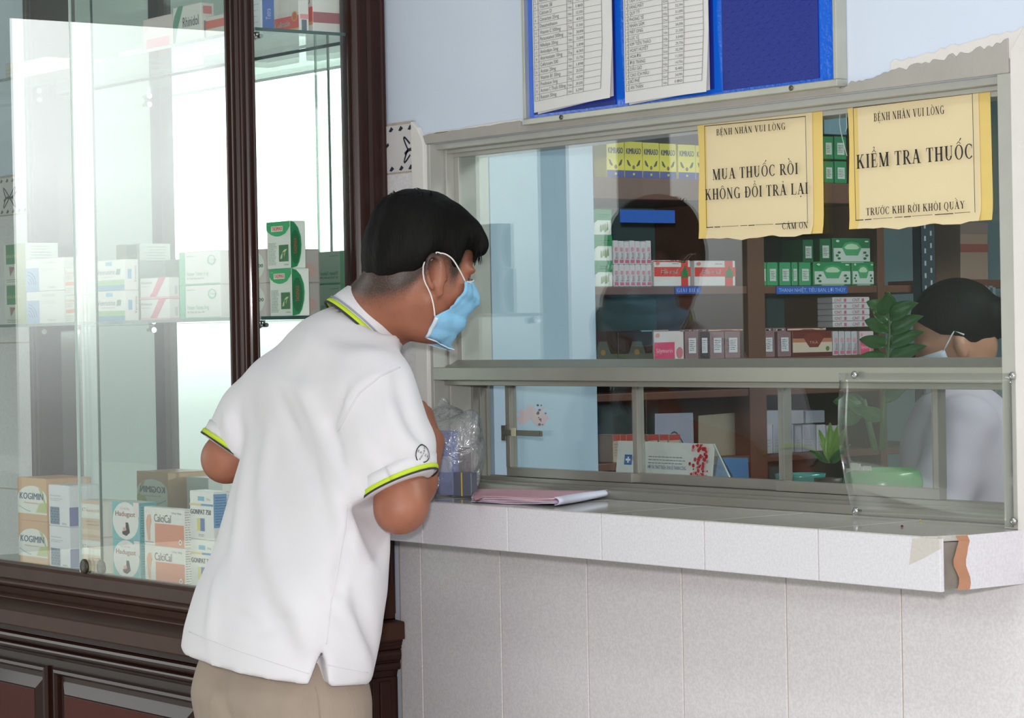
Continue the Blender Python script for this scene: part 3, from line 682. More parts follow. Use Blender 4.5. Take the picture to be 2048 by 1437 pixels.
def d_vens(P, w, h):
    P.rect(w*.22, h*.36, w*.5, h*.68, '#6fb0d2'); P.text('Venrutine', w*.86, h*.25, w*.2, '#7a7a80', h*.55, rot=90)
def d_pul(P, w, h):
    P.shape([(w*.36, h*.10), (w*.56, h*.10), (w*.90, h), (w*.66, h)], '#ea8f9e'); P.ell(w*.44, h*.14, w*.08, h*.12, '#e58898', 14); P.rect(0, 0, w, h*.1, '#f0bcc4'); P.text('Pulivastin', w*.05, h*.72, h*.11, '#6f6a70', w*.38); lines(P, w*.05, w*.4, h*.55, h*.62, 1, '#bbb')
def d_puls(P, w, h): P.rect(0, 0, w, h*.1, '#f0bcc4'); P.rect(w*.55, h*.2, w*.8, h*.6, '#c9c6cc')
def d_pal(P, w, h):
    P.rect(0, h*.02, w*.14, h, '#7fcba4'); P.rect(0, 0, w, h*.04, '#7fcba4'); P.ell(w*.80, h*.72, w*.10, h*.15, '#8fcdb2', 20); P.ell(w*.81, h*.73, w*.07, h*.11, '#e9ece8', 20); P.text('Paluzer', w*.77, h*.70, h*.06, '#7ab59a', w*.16)
    P.text('Paluzer Tablets 5mg', w*.2, h*.28, h*.11, '#6fbf95', w*.52); P.text('Rx Thuốc bán theo đơn', w*.2, h*.17, h*.06, '#7a7a78', w*.42); lines(P, w*.18, w*.4, h*.84, h*.88, 1, '#9aa')
def d_pals(P, w, h): P.text('Paluzer Tablets 5mg', w*.6, h*.15, w*.22, '#4a4a4c', h*.62, rot=90)
def d_palb(P, w, h):
    d_pal(P, w, h)
def d_lip(P, w, h):
    P.rect(0, 0, w, h, '#d6ccca'); P.ell(w*.5, h*.52, w*.46, h*.48, '#e6ece2', 26); P.text('LIPOXID·300', w*.08, h*.46, h*.10, '#3f3f44', w*.84, bold=.0006); lines(P, w*.1, w*.9, h*.36, h*.4, 1, '#888')
def d_lips(P, w, h): P.ell(w*.5, h*.35, w*.45, h*.3, '#e3bfb8', 16)
def d_tad(P, w, h):
    P.k += 1; P.poly([(0, h*.80), (w*.06, h*.76), (w*.2, h*.70), (w*.38, h*.665), (w*.5, h*.66), (w*.62, h*.67), (w*.8, h*.71), (w*.94, h*.80), (w, h*.86), (w, h), (0, h)], '#f4f6f0')
    P.k += 1; P.poly([(0, h*.84), (w*.06, h*.79), (w*.2, h*.725), (w*.38, h*.69), (w*.5, h*.685), (w*.62, h*.695), (w*.8, h*.735), (w*.94, h*.83), (w, h*.89), (w, h), (0, h)], '#25b36a')
    P.rect(w*.2, h*.79, w*.70, h*.905, '#f4ece8'); P.text('TADIMAX', w*.23, h*.81, h*.08, '#e2574f', w*.44, bold=.0008); lines(P, w*.22, w*.68, h*.75, h*.78, 1, '#d8efe0'); P.text('vidan', w*.05, h*.92, h*.035, '#c9ecd6', w*.12)
    P.rect(w*.52, h*.15, w*.92, h*.50, '#3c7a4a'); P.shape([(w*.58, h*.2), (w*.66, h*.22), (w*.68, h*.34), (w*.60, h*.27)], '#d8dfb8'); P.shape([(w*.66, h*.34), (w*.76, h*.40), (w*.88, h*.41), (w*.80, h*.36)], '#e4e4b4'); P.shape([(w*.72, h*.3), (w*.76, h*.24), (w*.82, h*.35), (w*.78, h*.37)], '#9fb968')
    lines(P, w*.06, w*.42, h*.08, h*.56, 15, '#9fb0a4'); P.text('vidan', w*.72, h*.07, h*.035, '#3fa06a', w*.22)
def d_tads(P, w, h):
    P.k += 1; P.poly([(0, 0), (w*.45, h*.04), (w*.60, h*.14), (w*.72, h*.32), (w*.76, h*.5), (w*.72, h*.68), (w*.55, h*.86), (w*.30, h*.97), (0, h)], '#cfe6d6'); P.k += 1
    P.poly([(0, 0), (w*.40, h*.04), (w*.55, h*.14), (w*.67, h*.32), (w*.71, h*.5), (w*.67, h*.68), (w*.50, h*.86), (w*.25, h*.97), (0, h)], '#1f8450'); P.ell(w*.3, h*.45, w*.3, h*.36, '#17673d', 20); P.text('TADIMAX', w*.40, h*.30, w*.20, '#b8503f', h*.34, rot=90)
def d_olive(P, w, h):
    P.rect(w*.55, 0, w, h, '#a9b57c'); P.rect(w*.12, h*.5, w*.55, h*.98, '#5f9a74'); P.text('ESLIVER', w*.16, h*.66, h*.07, '#d8d48a', w*.6); P.shape([(w*.3, h*.2), (w*.5, h*.42), (w*.26, h*.44)], '#b08a90'); lines(P, w*.12, w*.85, h*.04, h*.14, 2, '#8a8a80')
def d_olives(P, w, h): P.rect(0, 0, w, h, '#e3e6e2'); lines(P, w*.15, w*.8, h*.45, h*.95, 7, '#c2c9c6')
def d_bsq(P, w, h):
    P.rect(0, 0, w*.34, h*.72, '#8fb3da'); P.k += 1
    for i in range(4): P.poly([(w*(.03+.25*math.cos(math.radians(a))) if False else w*(.05+(.05+.06*i)*math.cos(math.radians(a))), h*(.2+(.12+.1*i)*math.sin(math.radians(a)))) for a in range(0, 91, 15)]+[(w*(.05+(.03+.06*i)*math.cos(math.radians(a))), h*(.2+(.09+.1*i)*math.sin(math.radians(a)))) for a in range(90, -1, -15)], '#5f7fb0')
    P.text('Citicolin', w*.42, h*.84, h*.07, '#b0b7b6', w*.34); lines(P, w*.42, w*.8, h*.6, h*.7, 2, '#c9cdca'); P.text('Traphaco', w*.56, h*.08, h*.06, '#9aa0a4', w*.22)
def d_org(P, w, h):
    P.rect(w*.05, h*.35, w*.95, h*.48, '#eb9d7a'); P.text('Fluorstad', w*.06, h*.76, h*.10, '#e07f5f', w*.88); lines(P, w*.06, w*.9, h*.55, h*.72, 3, '#c9a393'); lines(P, w*.06, w*.9, h*.06, h*.28, 3, '#bfb9b0')
def d_orgs(P, w, h): P.ell(w*.32, h*.5, w*.2, h*.24, '#d9cfc2', 14); lines(P, w*.65, w*.95, h*.1, h*.9, 9, '#c5cdbc')
# ---- middle shelf, left to right
ZM, ZL, ZU = 1.4402, .9182, 1.9712
gm = 'cartons on the middle glass shelf'; gl = 'cartons on the cabinet floor'; gu = 'cartons on the upper glass shelf'
HM = .0
for k, t in enumerate(('lower', 'upper')):
    put('medicine_box', t+' of the two tall olive and green cartons at the middle shelf left end', 8, 52, -.20, ZM+k*.089, .0888 if k == 0 else .090, .078, '#e4e6df', gm, ym=550, front=d_olive, right=d_olives, back=d_olive)
    put('medicine_box', t+' of the two white cartons with a blue square beside the tall olive cartons', 53, 128, -.215, ZM+k*.0705, .070, .045, '#ecebe6', gm, ym=580, front=d_bsq, back=d_bsq)
    put('medicine_box', t+' of the two narrow cream cartons with orange bands by the glass joint', 131, 151, -.235, ZM+k*.0580, .0576, .062, '#e6e6d8', gm, ym=600, front=d_org, right=d_orgs)
    put('medicine_box', t+' of the two white cartons with green and blue bottom stripes on the middle shelf', 192, 250, -.23, ZM+k*.0632, .0628, .032, '#ecebe6', gm, ym=600, front=d_ven, right=d_vens, back=d_ven)
    put('medicine_box', t+' of the two low white cartons with a pink slash on the middle shelf', 281, 338, -.20, ZM+k*.0430, .0427, .024, '#eceae8', gm, ym=600, front=d_pul, right=d_puls)
    put('medicine_box', t+' of the two white tablet cartons with a green left edge near the corner post', 360, 441, -.228, ZM+k*.0655, .065, .128, '#e9e8e4', gm, ym=590, front=d_pal, right=d_pals, back=d_palb)
    put('medicine_box', t+' of the two grey cartons with a pale disc behind the corner post', 468, 533, -.205, ZM+k*.0640, .0636, .118, '#d6ccca', gm, ym=590, front=d_lip, back=d_lip, right=d_lips)
    put('medicine_box', t+' of the two green and white cartons right of the corner post', 535+3*(k == 0), 583+3*(k == 0), -.205, ZM+k*.0885, .088, .033+.004*(k == 0), '#eef0ea', gm, rot=-3+2*k, ym=560, front=d_tad, right=d_tads)
# ---- cabinet floor, left to right
for k, t in enumerate(('lower', 'upper')):
    put('medicine_box', t+' of the two orange and white cartons at the left end of the cabinet floor', 37, 95, -.220, ZL+k*.0935, .093, .105, '#d9a877', gl, ym=1030, front=d_kogi, back=d_kogi)
    put('medicine_box', t+' of the two tall white cartons with a dark patterned square on the cabinet floor', 98, 139, -.225, ZL+k*.0885, .088, .072, '#e9e8ee', gl, ym=1040, front=d_pir, right=d_pirs, back=d_pirs)
    put('medicine_box', t+' of the two narrow orange cartons behind the glass joint on the cabinet floor', 164, 203, -.238, ZL+k*.0760, .0755, .045, '#e7e3da', gl, ym=1060, front=d_kt)
    put('medicine_box', t+' of the two turquoise and white stomach medicine cartons on the cabinet floor', 226, 279, -.240, ZL+k*.0775, .077, .040, '#efeceb', gl, ym=1070, front=d_had, right=d_hads)
    put('medicine_box', t+' of the two white cartons with an orange block on the cabinet floor', 289, 369, -.258, ZL+k*.0760, .0756, .018, '#e9e5de', gl, ym=1090, front=d_calci, right=lambda P, w, h: lines(P, w*.1, w*.9, h*.05, h*.95, 14, '#8a8790'))
    put('medicine_box', t+' of the two white cartons with yellow and blue stripes next to the white shirt', 381, 428, -.244, ZL+k*.0945, .094, .036, '#ecebe8', gl, ym=1080, front=d_gon, right=d_gons if k else d_gons2)
    put('medicine_box', t+' of the two white cartons half hidden between the shirt and the striped cartons', 446, 480, -.215, ZL+k*.1010, .1005, .05, '#e9e8e4', gl, ym=1080, front=lambda P, w, h: lines(P, w*.1, w*.8, h*.6, h*.9, 4, '#b5b5b5'))
# ---- upper shelf (seen from below)
def d_pink(P, w, h): P.rect(w*.1, h*.06, w*.9, h*.50, '#ec8fa0'); P.text('Glotadol', w*.2, h*.2, h*.12, '#e7a6b0', w*.55); P.ell(w*.12, h*.72, w*.08, h*.08, '#d9b7ac', 14)
def d_rhi(P, w, h):
    P.k += 1; P.poly([(0, 0), (w*.03, 0), (w*.10, h*.35), (w*.22, h*.65), (w*.38, h), (w*.2, h), (w*.06, h*.8), (0, h*.6)], '#6aa592'); P.text('Rhinidol', w*.36, h*.52, h*.22, '#55606f', w*.56); P.rect(w*.32, h*.08, w*.72, h*.30, '#e6e6dd'); P.rect(w*.5, 0, w*.8, h*.04, '#6aa592')
def d_redw(P, w, h): P.rect(0, h*.60, w, h*.86, '#e5796f'); lines(P, w*.1, w*.5, h*.2, h*.3, 2, '#aaa')
def d_redend(P, w, h): P.rect(w*.1, 0, w*.9, h*.75, '#dd6a62')
def d_rhis(P, w, h): P.rect(w*.2, h*.2, w*.75, h*.6, '#8a8f98'); P.rect(w*.15, h*.75, w*.8, h*.92, '#e2928c')
def d_colt(P, w, h):
    P.rect(0, h*.12, w, h*.44, '#e8675a'); P.rect(0, h*.08, w, h*.12, '#dcc27a'); P.text('Coltestin', w*.18, h*.2, h*.15, '#f5e6da', w*.5, slant=.15, bold=.0008); P.ell(w*.86, h*.42, w*.10, h*.13, '#d7b24c', 16); P.ell(w*.86, h*.42, w*.07, h*.10, '#d96a50', 16); P.rect(w*.3, h*.52, w*.7, h*.8, '#f0ede4')
def d_colts(P, w, h): P.rect(w*.25, h*.03, w*.75, h*.32, '#6f7885'); P.rect(w*.1, h*.34, w*.9, h*.46, '#eaa0a4')
def d_colt2(P, w, h): P.rect(0, h*.22, w, h*.50, '#e8574c'); P.rect(0, h*.16, w, h*.22, '#d9a94a'); P.text('OXB', w*.75, h*.55, w*.45, '#7a4a40', h*.3, rot=90)
def d_blue(P, w, h): P.rect(w*.1, 0, w*.95, h, '#4e74bb'); P.text('Tetra', w*.7, h*.4, w*.35, '#b9c8e6', h*.3, rot=90)
def up(label, xl, xr, yf, h, d, body, **k): return put('medicine_box', label, xl, xr, yf, ZU, h, d, body, gu, ym=40, **k)
up('flat white carton on the upper shelf left of the pink carton', 238, 284, -.15, .035, .06, '#e4e2de', right=d_redend)
up('white carton with a pink panel on the upper shelf', 286, 344, -.17, .085, .05, '#e6d8d8', front=d_pink)
up('white carton with a dark green curve beside the pink carton on the upper shelf', 346, 402, -.19, .09, .03, '#e6e6e4', front=d_rhi, right=d_rhis)
up('flat white carton with a red stripe behind the corner post on the upper shelf', 410, 452, -.18, .06, .05, '#e2ddd8', front=d_redw)
up('white carton with blue ends just right of the corner post on the upper shelf', 500, 522, -.205, .07, .03, '#dfe2ea', front=lambda P, w, h: lines(P, w*.1, w*.9, h*.1, h*.9, 5, '#9fb2d2'), right=d_blue)
up('white carton with a broad red band and gold seal on the upper shelf', 540, 598, -.158, .075, .022, '#ece8e4', front=d_colt, right=d_colts)
up('red and yellow banded upright carton at the right end of the upper shelf', 606, 626, -.128, .10, .085, '#ece8e4', front=d_colt2, back=d_colt, right=lambda P, w, h: P.rect(0, h*.2, w, h*.4, '#b06a70'))
up('pale yellow cartons seen through the left pane on the upper shelf', 30, 90, -.18, .05, .06, '#e6dcc0', front=lambda P, w, h: P.rect(0, 0, w, h*.4, '#e8cfa0'))
up('grey and white carton at the left end of the upper shelf', 8, 30, -.17, .055, .05, '#cfccc4', front=lambda P, w, h: lines(P, w*.1, w*.9, h*.2, h*.8, 4, '#a7a39a'))
# ================================================================== NOTICE BOARD, SIGNS, COUNTER THINGS
NBX0, NBX1, NBZ = wy(1049.5, 252, -.02).x, wy(1677, 176, -.02).x, 1.763
NBT = NBZ+.62
nb = empty('notice_board', ((NBX0+NBX1)/2, -.01, NBZ), 'blue notice board in a thin aluminium frame hung above the service window', 'notice board')
a = MB(); t = .0105
a.box(NBX0, NBX0+.007, -.0238, -.001, NBZ+t, NBT-t); a.box(NBX1-.007, NBX1, -.0238, -.001, NBZ+t, NBT-t); a.box(NBX0, NBX1, -.024, -.001, NBZ, NBZ+t); a.box(NBX0, NBX1, -.024, -.001, NBT-t, NBT)
a.build('board_frame', mat('frame_aluminium', '#c2c1b7', .4, .6, var=.12, scale=20), nb, bevel=.0012)
def _blue(c, rough, bs, bump):
    def f(N, L, b):
        b.inputs['Base Color'].default_value = (*lin(c), 1); b.inputs['Roughness'].default_value = rough
        tc = N.new('ShaderNodeTexCoord'); n2 = N.new('ShaderNodeTexNoise'); n2.inputs['Scale'].default_value = bs; bp = N.new('ShaderNodeBump'); bp.inputs['Strength'].default_value = bump; bp.inputs['Distance'].default_value = .002
        L.new(tc.outputs['Object'], n2.inputs[0]); L.new(n2.outputs['Fac'], bp.inputs['Height']); L.new(bp.outputs[0], b.inputs['Normal'])
    return f
M_BLUE = world_mat('glossy_blue_sheet', _blue('#0a62dc', .16, 120, .25)); M_NAVY = world_mat('navy_pocket', _blue('#14298a', .5, 300, .2))
MB().box(NBX0+.006, NBX1-.006, -.014, -.001, NBZ+.006, NBT-.006).build('backing', M_BLUE, nb)
def wyz(x, y, Y=-.0155): p = wy(x, y, Y); return p.x, p.z
pk = [(1068, 1232, 230, 208), (1250, 1428, 201, 196), (1446, 1638, 181, 150)]
for i, (xa, xb, ya, yb) in enumerate(pk):
    x0, z0 = wyz(xa, ya); x1, z1 = wyz(xb, yb); q = MB()
    P_ = [(x0, z0), (x1, z0), (x1, NBT-.05), (x0, NBT-.05)]
    q.prism(P_, (0, 0, 0), (1, 0, 0), (0, 0, 1), (0, -1, 0), .014, .0158, M_NAVY)
    if i == 2:
        for r_ in range(60):                      # embossed diagonal weave of the empty pocket
            for c_ in range(9):
                u, v_ = x0+.012+.0235*c_+(.012 if r_ % 2 else 0), z0+.012+.0085*r_
                if u < x1-.01 and v_ < NBZ+.3: q.face([(u-.005, -.0159, v_-.002), (u+.004, -.0163, v_-.001), (u+.005, -.0159, v_+.002), (u-.004, -.0160, v_+.001)], M_NAVY)
    q.build('pocket', M_NAVY, nb)
sc_ = MB()
for xx in (1122, 1582):
    p = wy(xx, 241 if xx < 1300 else 182, -.0245); sc_ = MB(); sc_.lathe([(.0, -.001), (.0042, -.001), (.0042, .001), (.0028, .002), (0, .002)], (p.x, -.0245, NBZ+.0052), 14, axis='Y'); sc_.build('screw', mat('screw', '#6b675e', .4, .8), nb)
# price list papers: ruled table with small rows
ROWS1 = ['Rutosin 50mg', 'Acrivon C Thuốc 500mg', 'Prednison 5mg', 'Vitamin B1 50mg', 'Acetan 20mg', 'Cefuroxim 500', 'Atorvastatin 10mg', 'Amlodipin 5mg', 'Nifedipin 20mg', 'Paracetamol 500mg', 'Vitamin C 500mg', 'Dexamethason', 'Cinnarizin 25mg', 'Calcium D', 'Vitamin 3B', 'Ranitidin 300mg', 'Glucosamin', 'B complex', 'Ampicillin']
ROWS2 = ['AN THẦN', 'BỔ PHẾ', 'CAO ÍCH MẪU', 'DẦU GIÓ', 'ĐẠI TRÀNG', 'HOA ĐÀ', 'HOẠT HUYẾT', 'KIM TIỀN THẢO', 'LỤC VỊ', 'MẬT ONG', 'NHÂN SÂM', 'PHONG TÊ', 'QUY TỲ', 'SÁNG MẮT', 'TAM THẤT', 'THẬP TOÀN', 'TIÊU ĐỘC', 'XUYÊN BỐI', 'VIÊN SỦI', 'VẠN TÂM']
def paper(name, label, quad, rows, unit, ncol, seed):
    """quad: pixel corners bottom-left, bottom-right; the sheet bows slightly off the pocket"""
    (xa, ya), (xb, yb) = quad; A = wy(xa, ya, -.0185); B = wy(xb, yb, -.0215)
    Wd, H = B.x-A.x, .40; m_ = MB(); W_ = mat('price_list_paper', '#dedbdc', .8, var=.02)
    def S(u, v): return Vector((A.x+Wd*u, -.0185-.006*math.sin(u*2.4)-.007*max(0, .25-v)*u*4-.0008, A.z+(B.z-A.z)*u*max(0, 1-v*2)+.0+H*v))
    G = [[S(i/10, j/12) for i in range(11)] for j in range(13)]
    m_.grid([r[::1] for r in G], W_)
    LN = flat('#8f8d90', .8); r = random.Random(seed); Z0p, dz = .019, (.0112 if seed == 1 else .0102)
    def Q(u0, v0, u1, v1, mt):
        n = 6 if abs(u1-u0) > .2 else 1; k = 10 if abs(v1-v0) > .1 else 1
        for i in range(n):
            for j in range(k):
                pts = []
                for a_, b_ in ((0, 0), (1, 0), (1, 1), (0, 1)):
                    p = S(u0+(u1-u0)*(i+a_)/n, (v0+(v1-v0)*(j+b_)/k)); pts.append((p.x, p.y-.0007, p.z))
                m_.face(pts, mt)
    cols = ncol; n = len(rows); v0 = Z0p/H; dv = dz/H
    for i in range(n+1): Q(cols[0], v0+dv*i-.0008, cols[-1], v0+dv*i+.0008, LN)
    for c in cols: Q(c-.003, v0, c+.003, v0+dv*n, LN)
    TX = flat('#6c6b70', .8)
    def T(t, u, i, h=.55, w=None):
        V, Fs, W = glyphs(t); hh = dv*h; sx = (w/W) if w else hh*H/Wd
        if u+W*sx > cols[2] and u < cols[2]-.05: sx = (cols[2]-.02-u)/W
        pts = []
        for x, y in V:
            p = S(u+x*sx, v0+dv*i+dv*.24+y*hh); pts.append((p.x, p.y-.0009, p.z))
        m_.add(pts, Fs, TX)
    for i in range(n):
        T(str(n-i+1), cols[0]+.02, i, .4); T(rows[i], cols[1]+.02, i); T(unit[i % len(unit)], cols[2]+.012, i, .38, .05)
        T('%d,%03d' % (r.randint(1, 39), r.choice((40, 90, 394, 500, 756, 898))) if r.random() < .7 else str(r.randint(2, 9)*90), cols[4]-.095, i, .42, .085)
    # a second sheet behind, slightly shifted
    m_.face([(A.x+.008, -.0172, A.z-.003), (B.x-.006, -.0172, B.z+.004), (B.x-.006, -.0172, B.z+.3), (A.x+.008, -.0172, A.z+.3)], W_)
    return tag(m_.build(name, W_), label, 'paper', 'price lists on the notice board')
paper('price_list', 'curling white price list in the left pocket of the blue notice board', ((1069, 226), (1228, 196)), ROWS1, ['Viên', 'Viên', 'Ống', 'Chai'], (.02, .085, .47, .545, .68, .89), 1)
paper('price_list', 'white price list in the middle pocket of the blue notice board', ((1251, 207), (1421, 184)), ROWS2, ['Viên', 'Gói', 'Chai', 'Hộp'], (.02, .06, .49, .56, .74, .95), 2)
# ---- yellow signs on the window
def sign(name, label, cor, body):
    """cor: pixel corners bl, br, tr, tl on the fixed pane; body(P, w, h) prints"""
    bl, br, tr, tl = [wy(x, y, .0455) for x, y in cor]; root_loc = (bl+br)/2
    m_ = MB(); YP = mat('yellow_card', '#e6c878', .6, var=.05, scale=25); CP = mat('cream_sign_paper', '#e8d5ad', .6, var=.03, scale=12)
    w_, h_ = (br-bl).length, (tl-bl).length
    u = (br-bl).normalized(); v = (tl-bl).normalized(); n = u.cross(v)
    r = random.Random(len(label))
    def S(a, b, off=0): p = bl+u*a*w_+v*b*h_+(tr-br-(tl-bl))*a*b; return p+n*(off+.0016*math.sin(b*7+a*3)*max(0, 1-a/.09)+(.003*(.1-b)/.1 if b < .1 else 0)+.0022)
    m_.grid([[S(i/14, j/14) for i in range(15)] for j in range(15)], YP)
    ro = empty(name, root_loc, label, 'sign', 'yellow signs stuck on the window pane')
    b1 = m_.build('backing_card', YP, ro)
    c = MB(); bot = [(-.012+.010*math.sin(i*.9)+.006*math.sin(i*2.3)) if 1 < i < 13 else -.002 for i in range(15)]
    a0, a1 = (.075, .925)
    c.grid([[S(a0+(a1-a0)*i/14, (bot[i] if j == 0 else j/14), .0010+(.003 if j == 0 else 0)) for i in range(15)] for j in range(15)], CP)
    c.build('sign_paper', CP, ro)
    t = MB(); P_ = Print(t, S(0, 0, .0035), u, v, .0006); body(P_, w_, h_)
    t.build('lettering', flat('#1d1a1c'), ro)
    return ro
BLK = '#241d1f'
def frame_line(P, w, h, a0, b0, a1, b1, th=.0011):
    for q in ((a0, b1-th/h, a1, b1), (a0, b0, a0+th/w, b1), (a1-th/w, b0, a1, b1)): P.rect(q[0]*w, q[1]*h, q[2]*w, q[3]*h, BLK)
    x = a0
    r = random.Random(4)
    while x < a1-.02: e_ = min(a1, x+r.uniform(.03, .15)); P.k = 2; P.rect(x*w, b0*h+r.uniform(0, .001), e_*w, b0*h+th+.0003, BLK); x = e_+r.uniform(.004, .02)
def body1(P, w, h):
    frame_line(P, w, h, .085, .085, .905, .925)
    P.serif('BỆNH NHÂN VUI LÒNG', w*.185, h*.835, h*.052, BLK, w*.565); P.serif('MUA THUỐC RỒI', w*.145, h*.475, h*.088, BLK, w*.70); P.serif('KHÔNG ĐỔI TRẢ LẠI', w*.08, h*.315, h*.088, BLK, w*.84); P.serif('CÁM ƠN', w*.705, h*.045, h*.050, BLK, w*.205)
def body2(P, w, h):
    frame_line(P, w, h, .065, .06, .905, .925)
    P.serif('BỆNH NHÂN VUI LÒNG', w*.215, h*.80, h*.060, BLK, w*.50); P.serif('KIỂM TRA THUỐC', w*.08, h*.455, h*.105, BLK, w*.825); P.serif('TRƯỚC KHI RỜI KHỎI QUẦY', w*.145, h*.095, h*.055, BLK, w*.695)
sign('paper_sign', 'yellow paper sign with three lines above a short thank you in its corner', ((1402, 478), (1650, 467), (1647, 212), (1397, 236)), body1)
sign('paper_sign', 'yellow paper sign at the right end of the window with one large bold line', ((1703, 459), (1989, 440), (1982, 166), (1697, 198)), body2)
# strands of old tape on the glass left of the right-hand sign
a = MB()
for pts in (((1680, 226), (1679, 245), (1682, 265), (1688, 290), (1694, 312)), ((1693, 203), (1693, 235), (1694, 255), (1691, 264))):
    a.tube([wy(x, y, .0468) for x, y in pts], .0007, 6)
tag(a.build('tape_strand', mat('clear_plastic_strand', '#a9b3b0', .2)), 'pale dangling strand of old tape left of the right yellow sign', 'tape')
# ---- clear plastic guard screwed over the right end of the window
G_PX = glass_mat('clear_plastic', (.955, .96, .95), .05, base=.06, haze=.035, haze_col=(.8, .81, .79))
gd = empty('clear_guard', (.91, -.009, CT), 'clear flexible plastic sheet screwed over the right end of the counter window', 'guard')
a = MB(); rows = []
for j in range(17):
    z = CT+.003+(1.331-CT-.003)*j/16; t = j/16
    xl = .762-.012*math.sin(t*2.2)-.020*(t**2)*(1-.0)+.018*max(0, t-.6)
    rows.append([Vector((xl+(1.083-xl)*i/16, -.0085-(.012*math.sin(math.pi*min(1, t*1.1))*(1-i/16)**3)-.010*max(0, t-.55)*max(0, 1-i/5), z)) for i in range(17)])
a.grid(rows, G_PX); a.build('sheet', G_PX, gd, solid=.0006)
for xx, yy in ((1709, 750), (1711, 1023), (2025, 752), (2027, 1043)):
    p = wy(xx, yy, -.012); s_ = MB(); s_.lathe([(0, -.012), (.0022, -.012), (.0022, -.001), (.0058, -.001), (.0058, .0005), (.004, .0028), (0, .003)], (p.x, -.0125, max(p.z, CT+.006)), 16, axis='Y')
    s_.build('screw', M_STEEL, gd)
# ---- folded papers on the counter
ppr = empty('folded_papers', (-.02, -.10, CT), 'folded sheaf of pink and white prescription slips lying on the counter', 'papers')
PINK = mat('pink_slip', '#d3a3b0', .85, var=.12, scale=30); LILAC = mat('lilac_white_paper', '#dcdcf0', .8, var=.04)
LN_ = [((937, 1004), (960, 988), (1215, 990), (1120, 1014))]
def ptc(x, y, dz=0): return wz(x, y, CT+dz)
fl = ptc(942, 1006); fr = ptc(1110, 1014.5); br_ = ptc(1214, 997); bl_ = ptc(950, 990)
for k, (mt, z, sx) in enumerate(((LILAC, .0008, 0), (PINK, .0026, .006), (LILAC, .0046, .002), (PINK, .0064, .008), (LILAC, .0082, .004), (PINK, .0100, .010))):
    m_ = MB(); G = []
    for i in range(15):
        t = i/14; A = fl.lerp(fr, t); B = bl_.lerp(br_, t); row = []
        for j in range(9):
            s_ = j/8; p = A.lerp(B, s_); lift = z+.0006*math.sin(t*9+k)+(.004*(t**3) if k < 5 else .002*t)
            row.append(Vector((p.x+sx*(1-t)*.7, p.y+.0008*math.sin(t*14+k)-.0002*k, CT+max(.0012, lift+.0008))))
        G.append(row)
    m_.grid(G, mt); m_.build('slip', mt, ppr, solid=.0009)
m_ = MB(); G = []        # the rolled fold at the right end
for i in range(12):
    t = i/11; p0 = fr.lerp(br_, t)
    row = []
    for j in range(13):
        a_ = math.radians(-90+180*j/12); rr = .0062+.0008*math.sin(t*5)
        row.append(Vector((p0.x+.014*math.cos(a_)-.002, p0.y, CT+.0092+rr*math.sin(a_))))
    G.append(row)
m_.grid(G, LILAC); m_.build('folded_edge', LILAC, ppr, solid=.0012)
m_ = MB(); q = [ptc(946, 993, .012), ptc(962, 989, .012), ptc(965, 996, .012), ptc(951, 1001, .012)]; m_.face([tuple(v) for v in q], PINK); m_.build('loose_corner', PINK, ppr, solid=.0006)
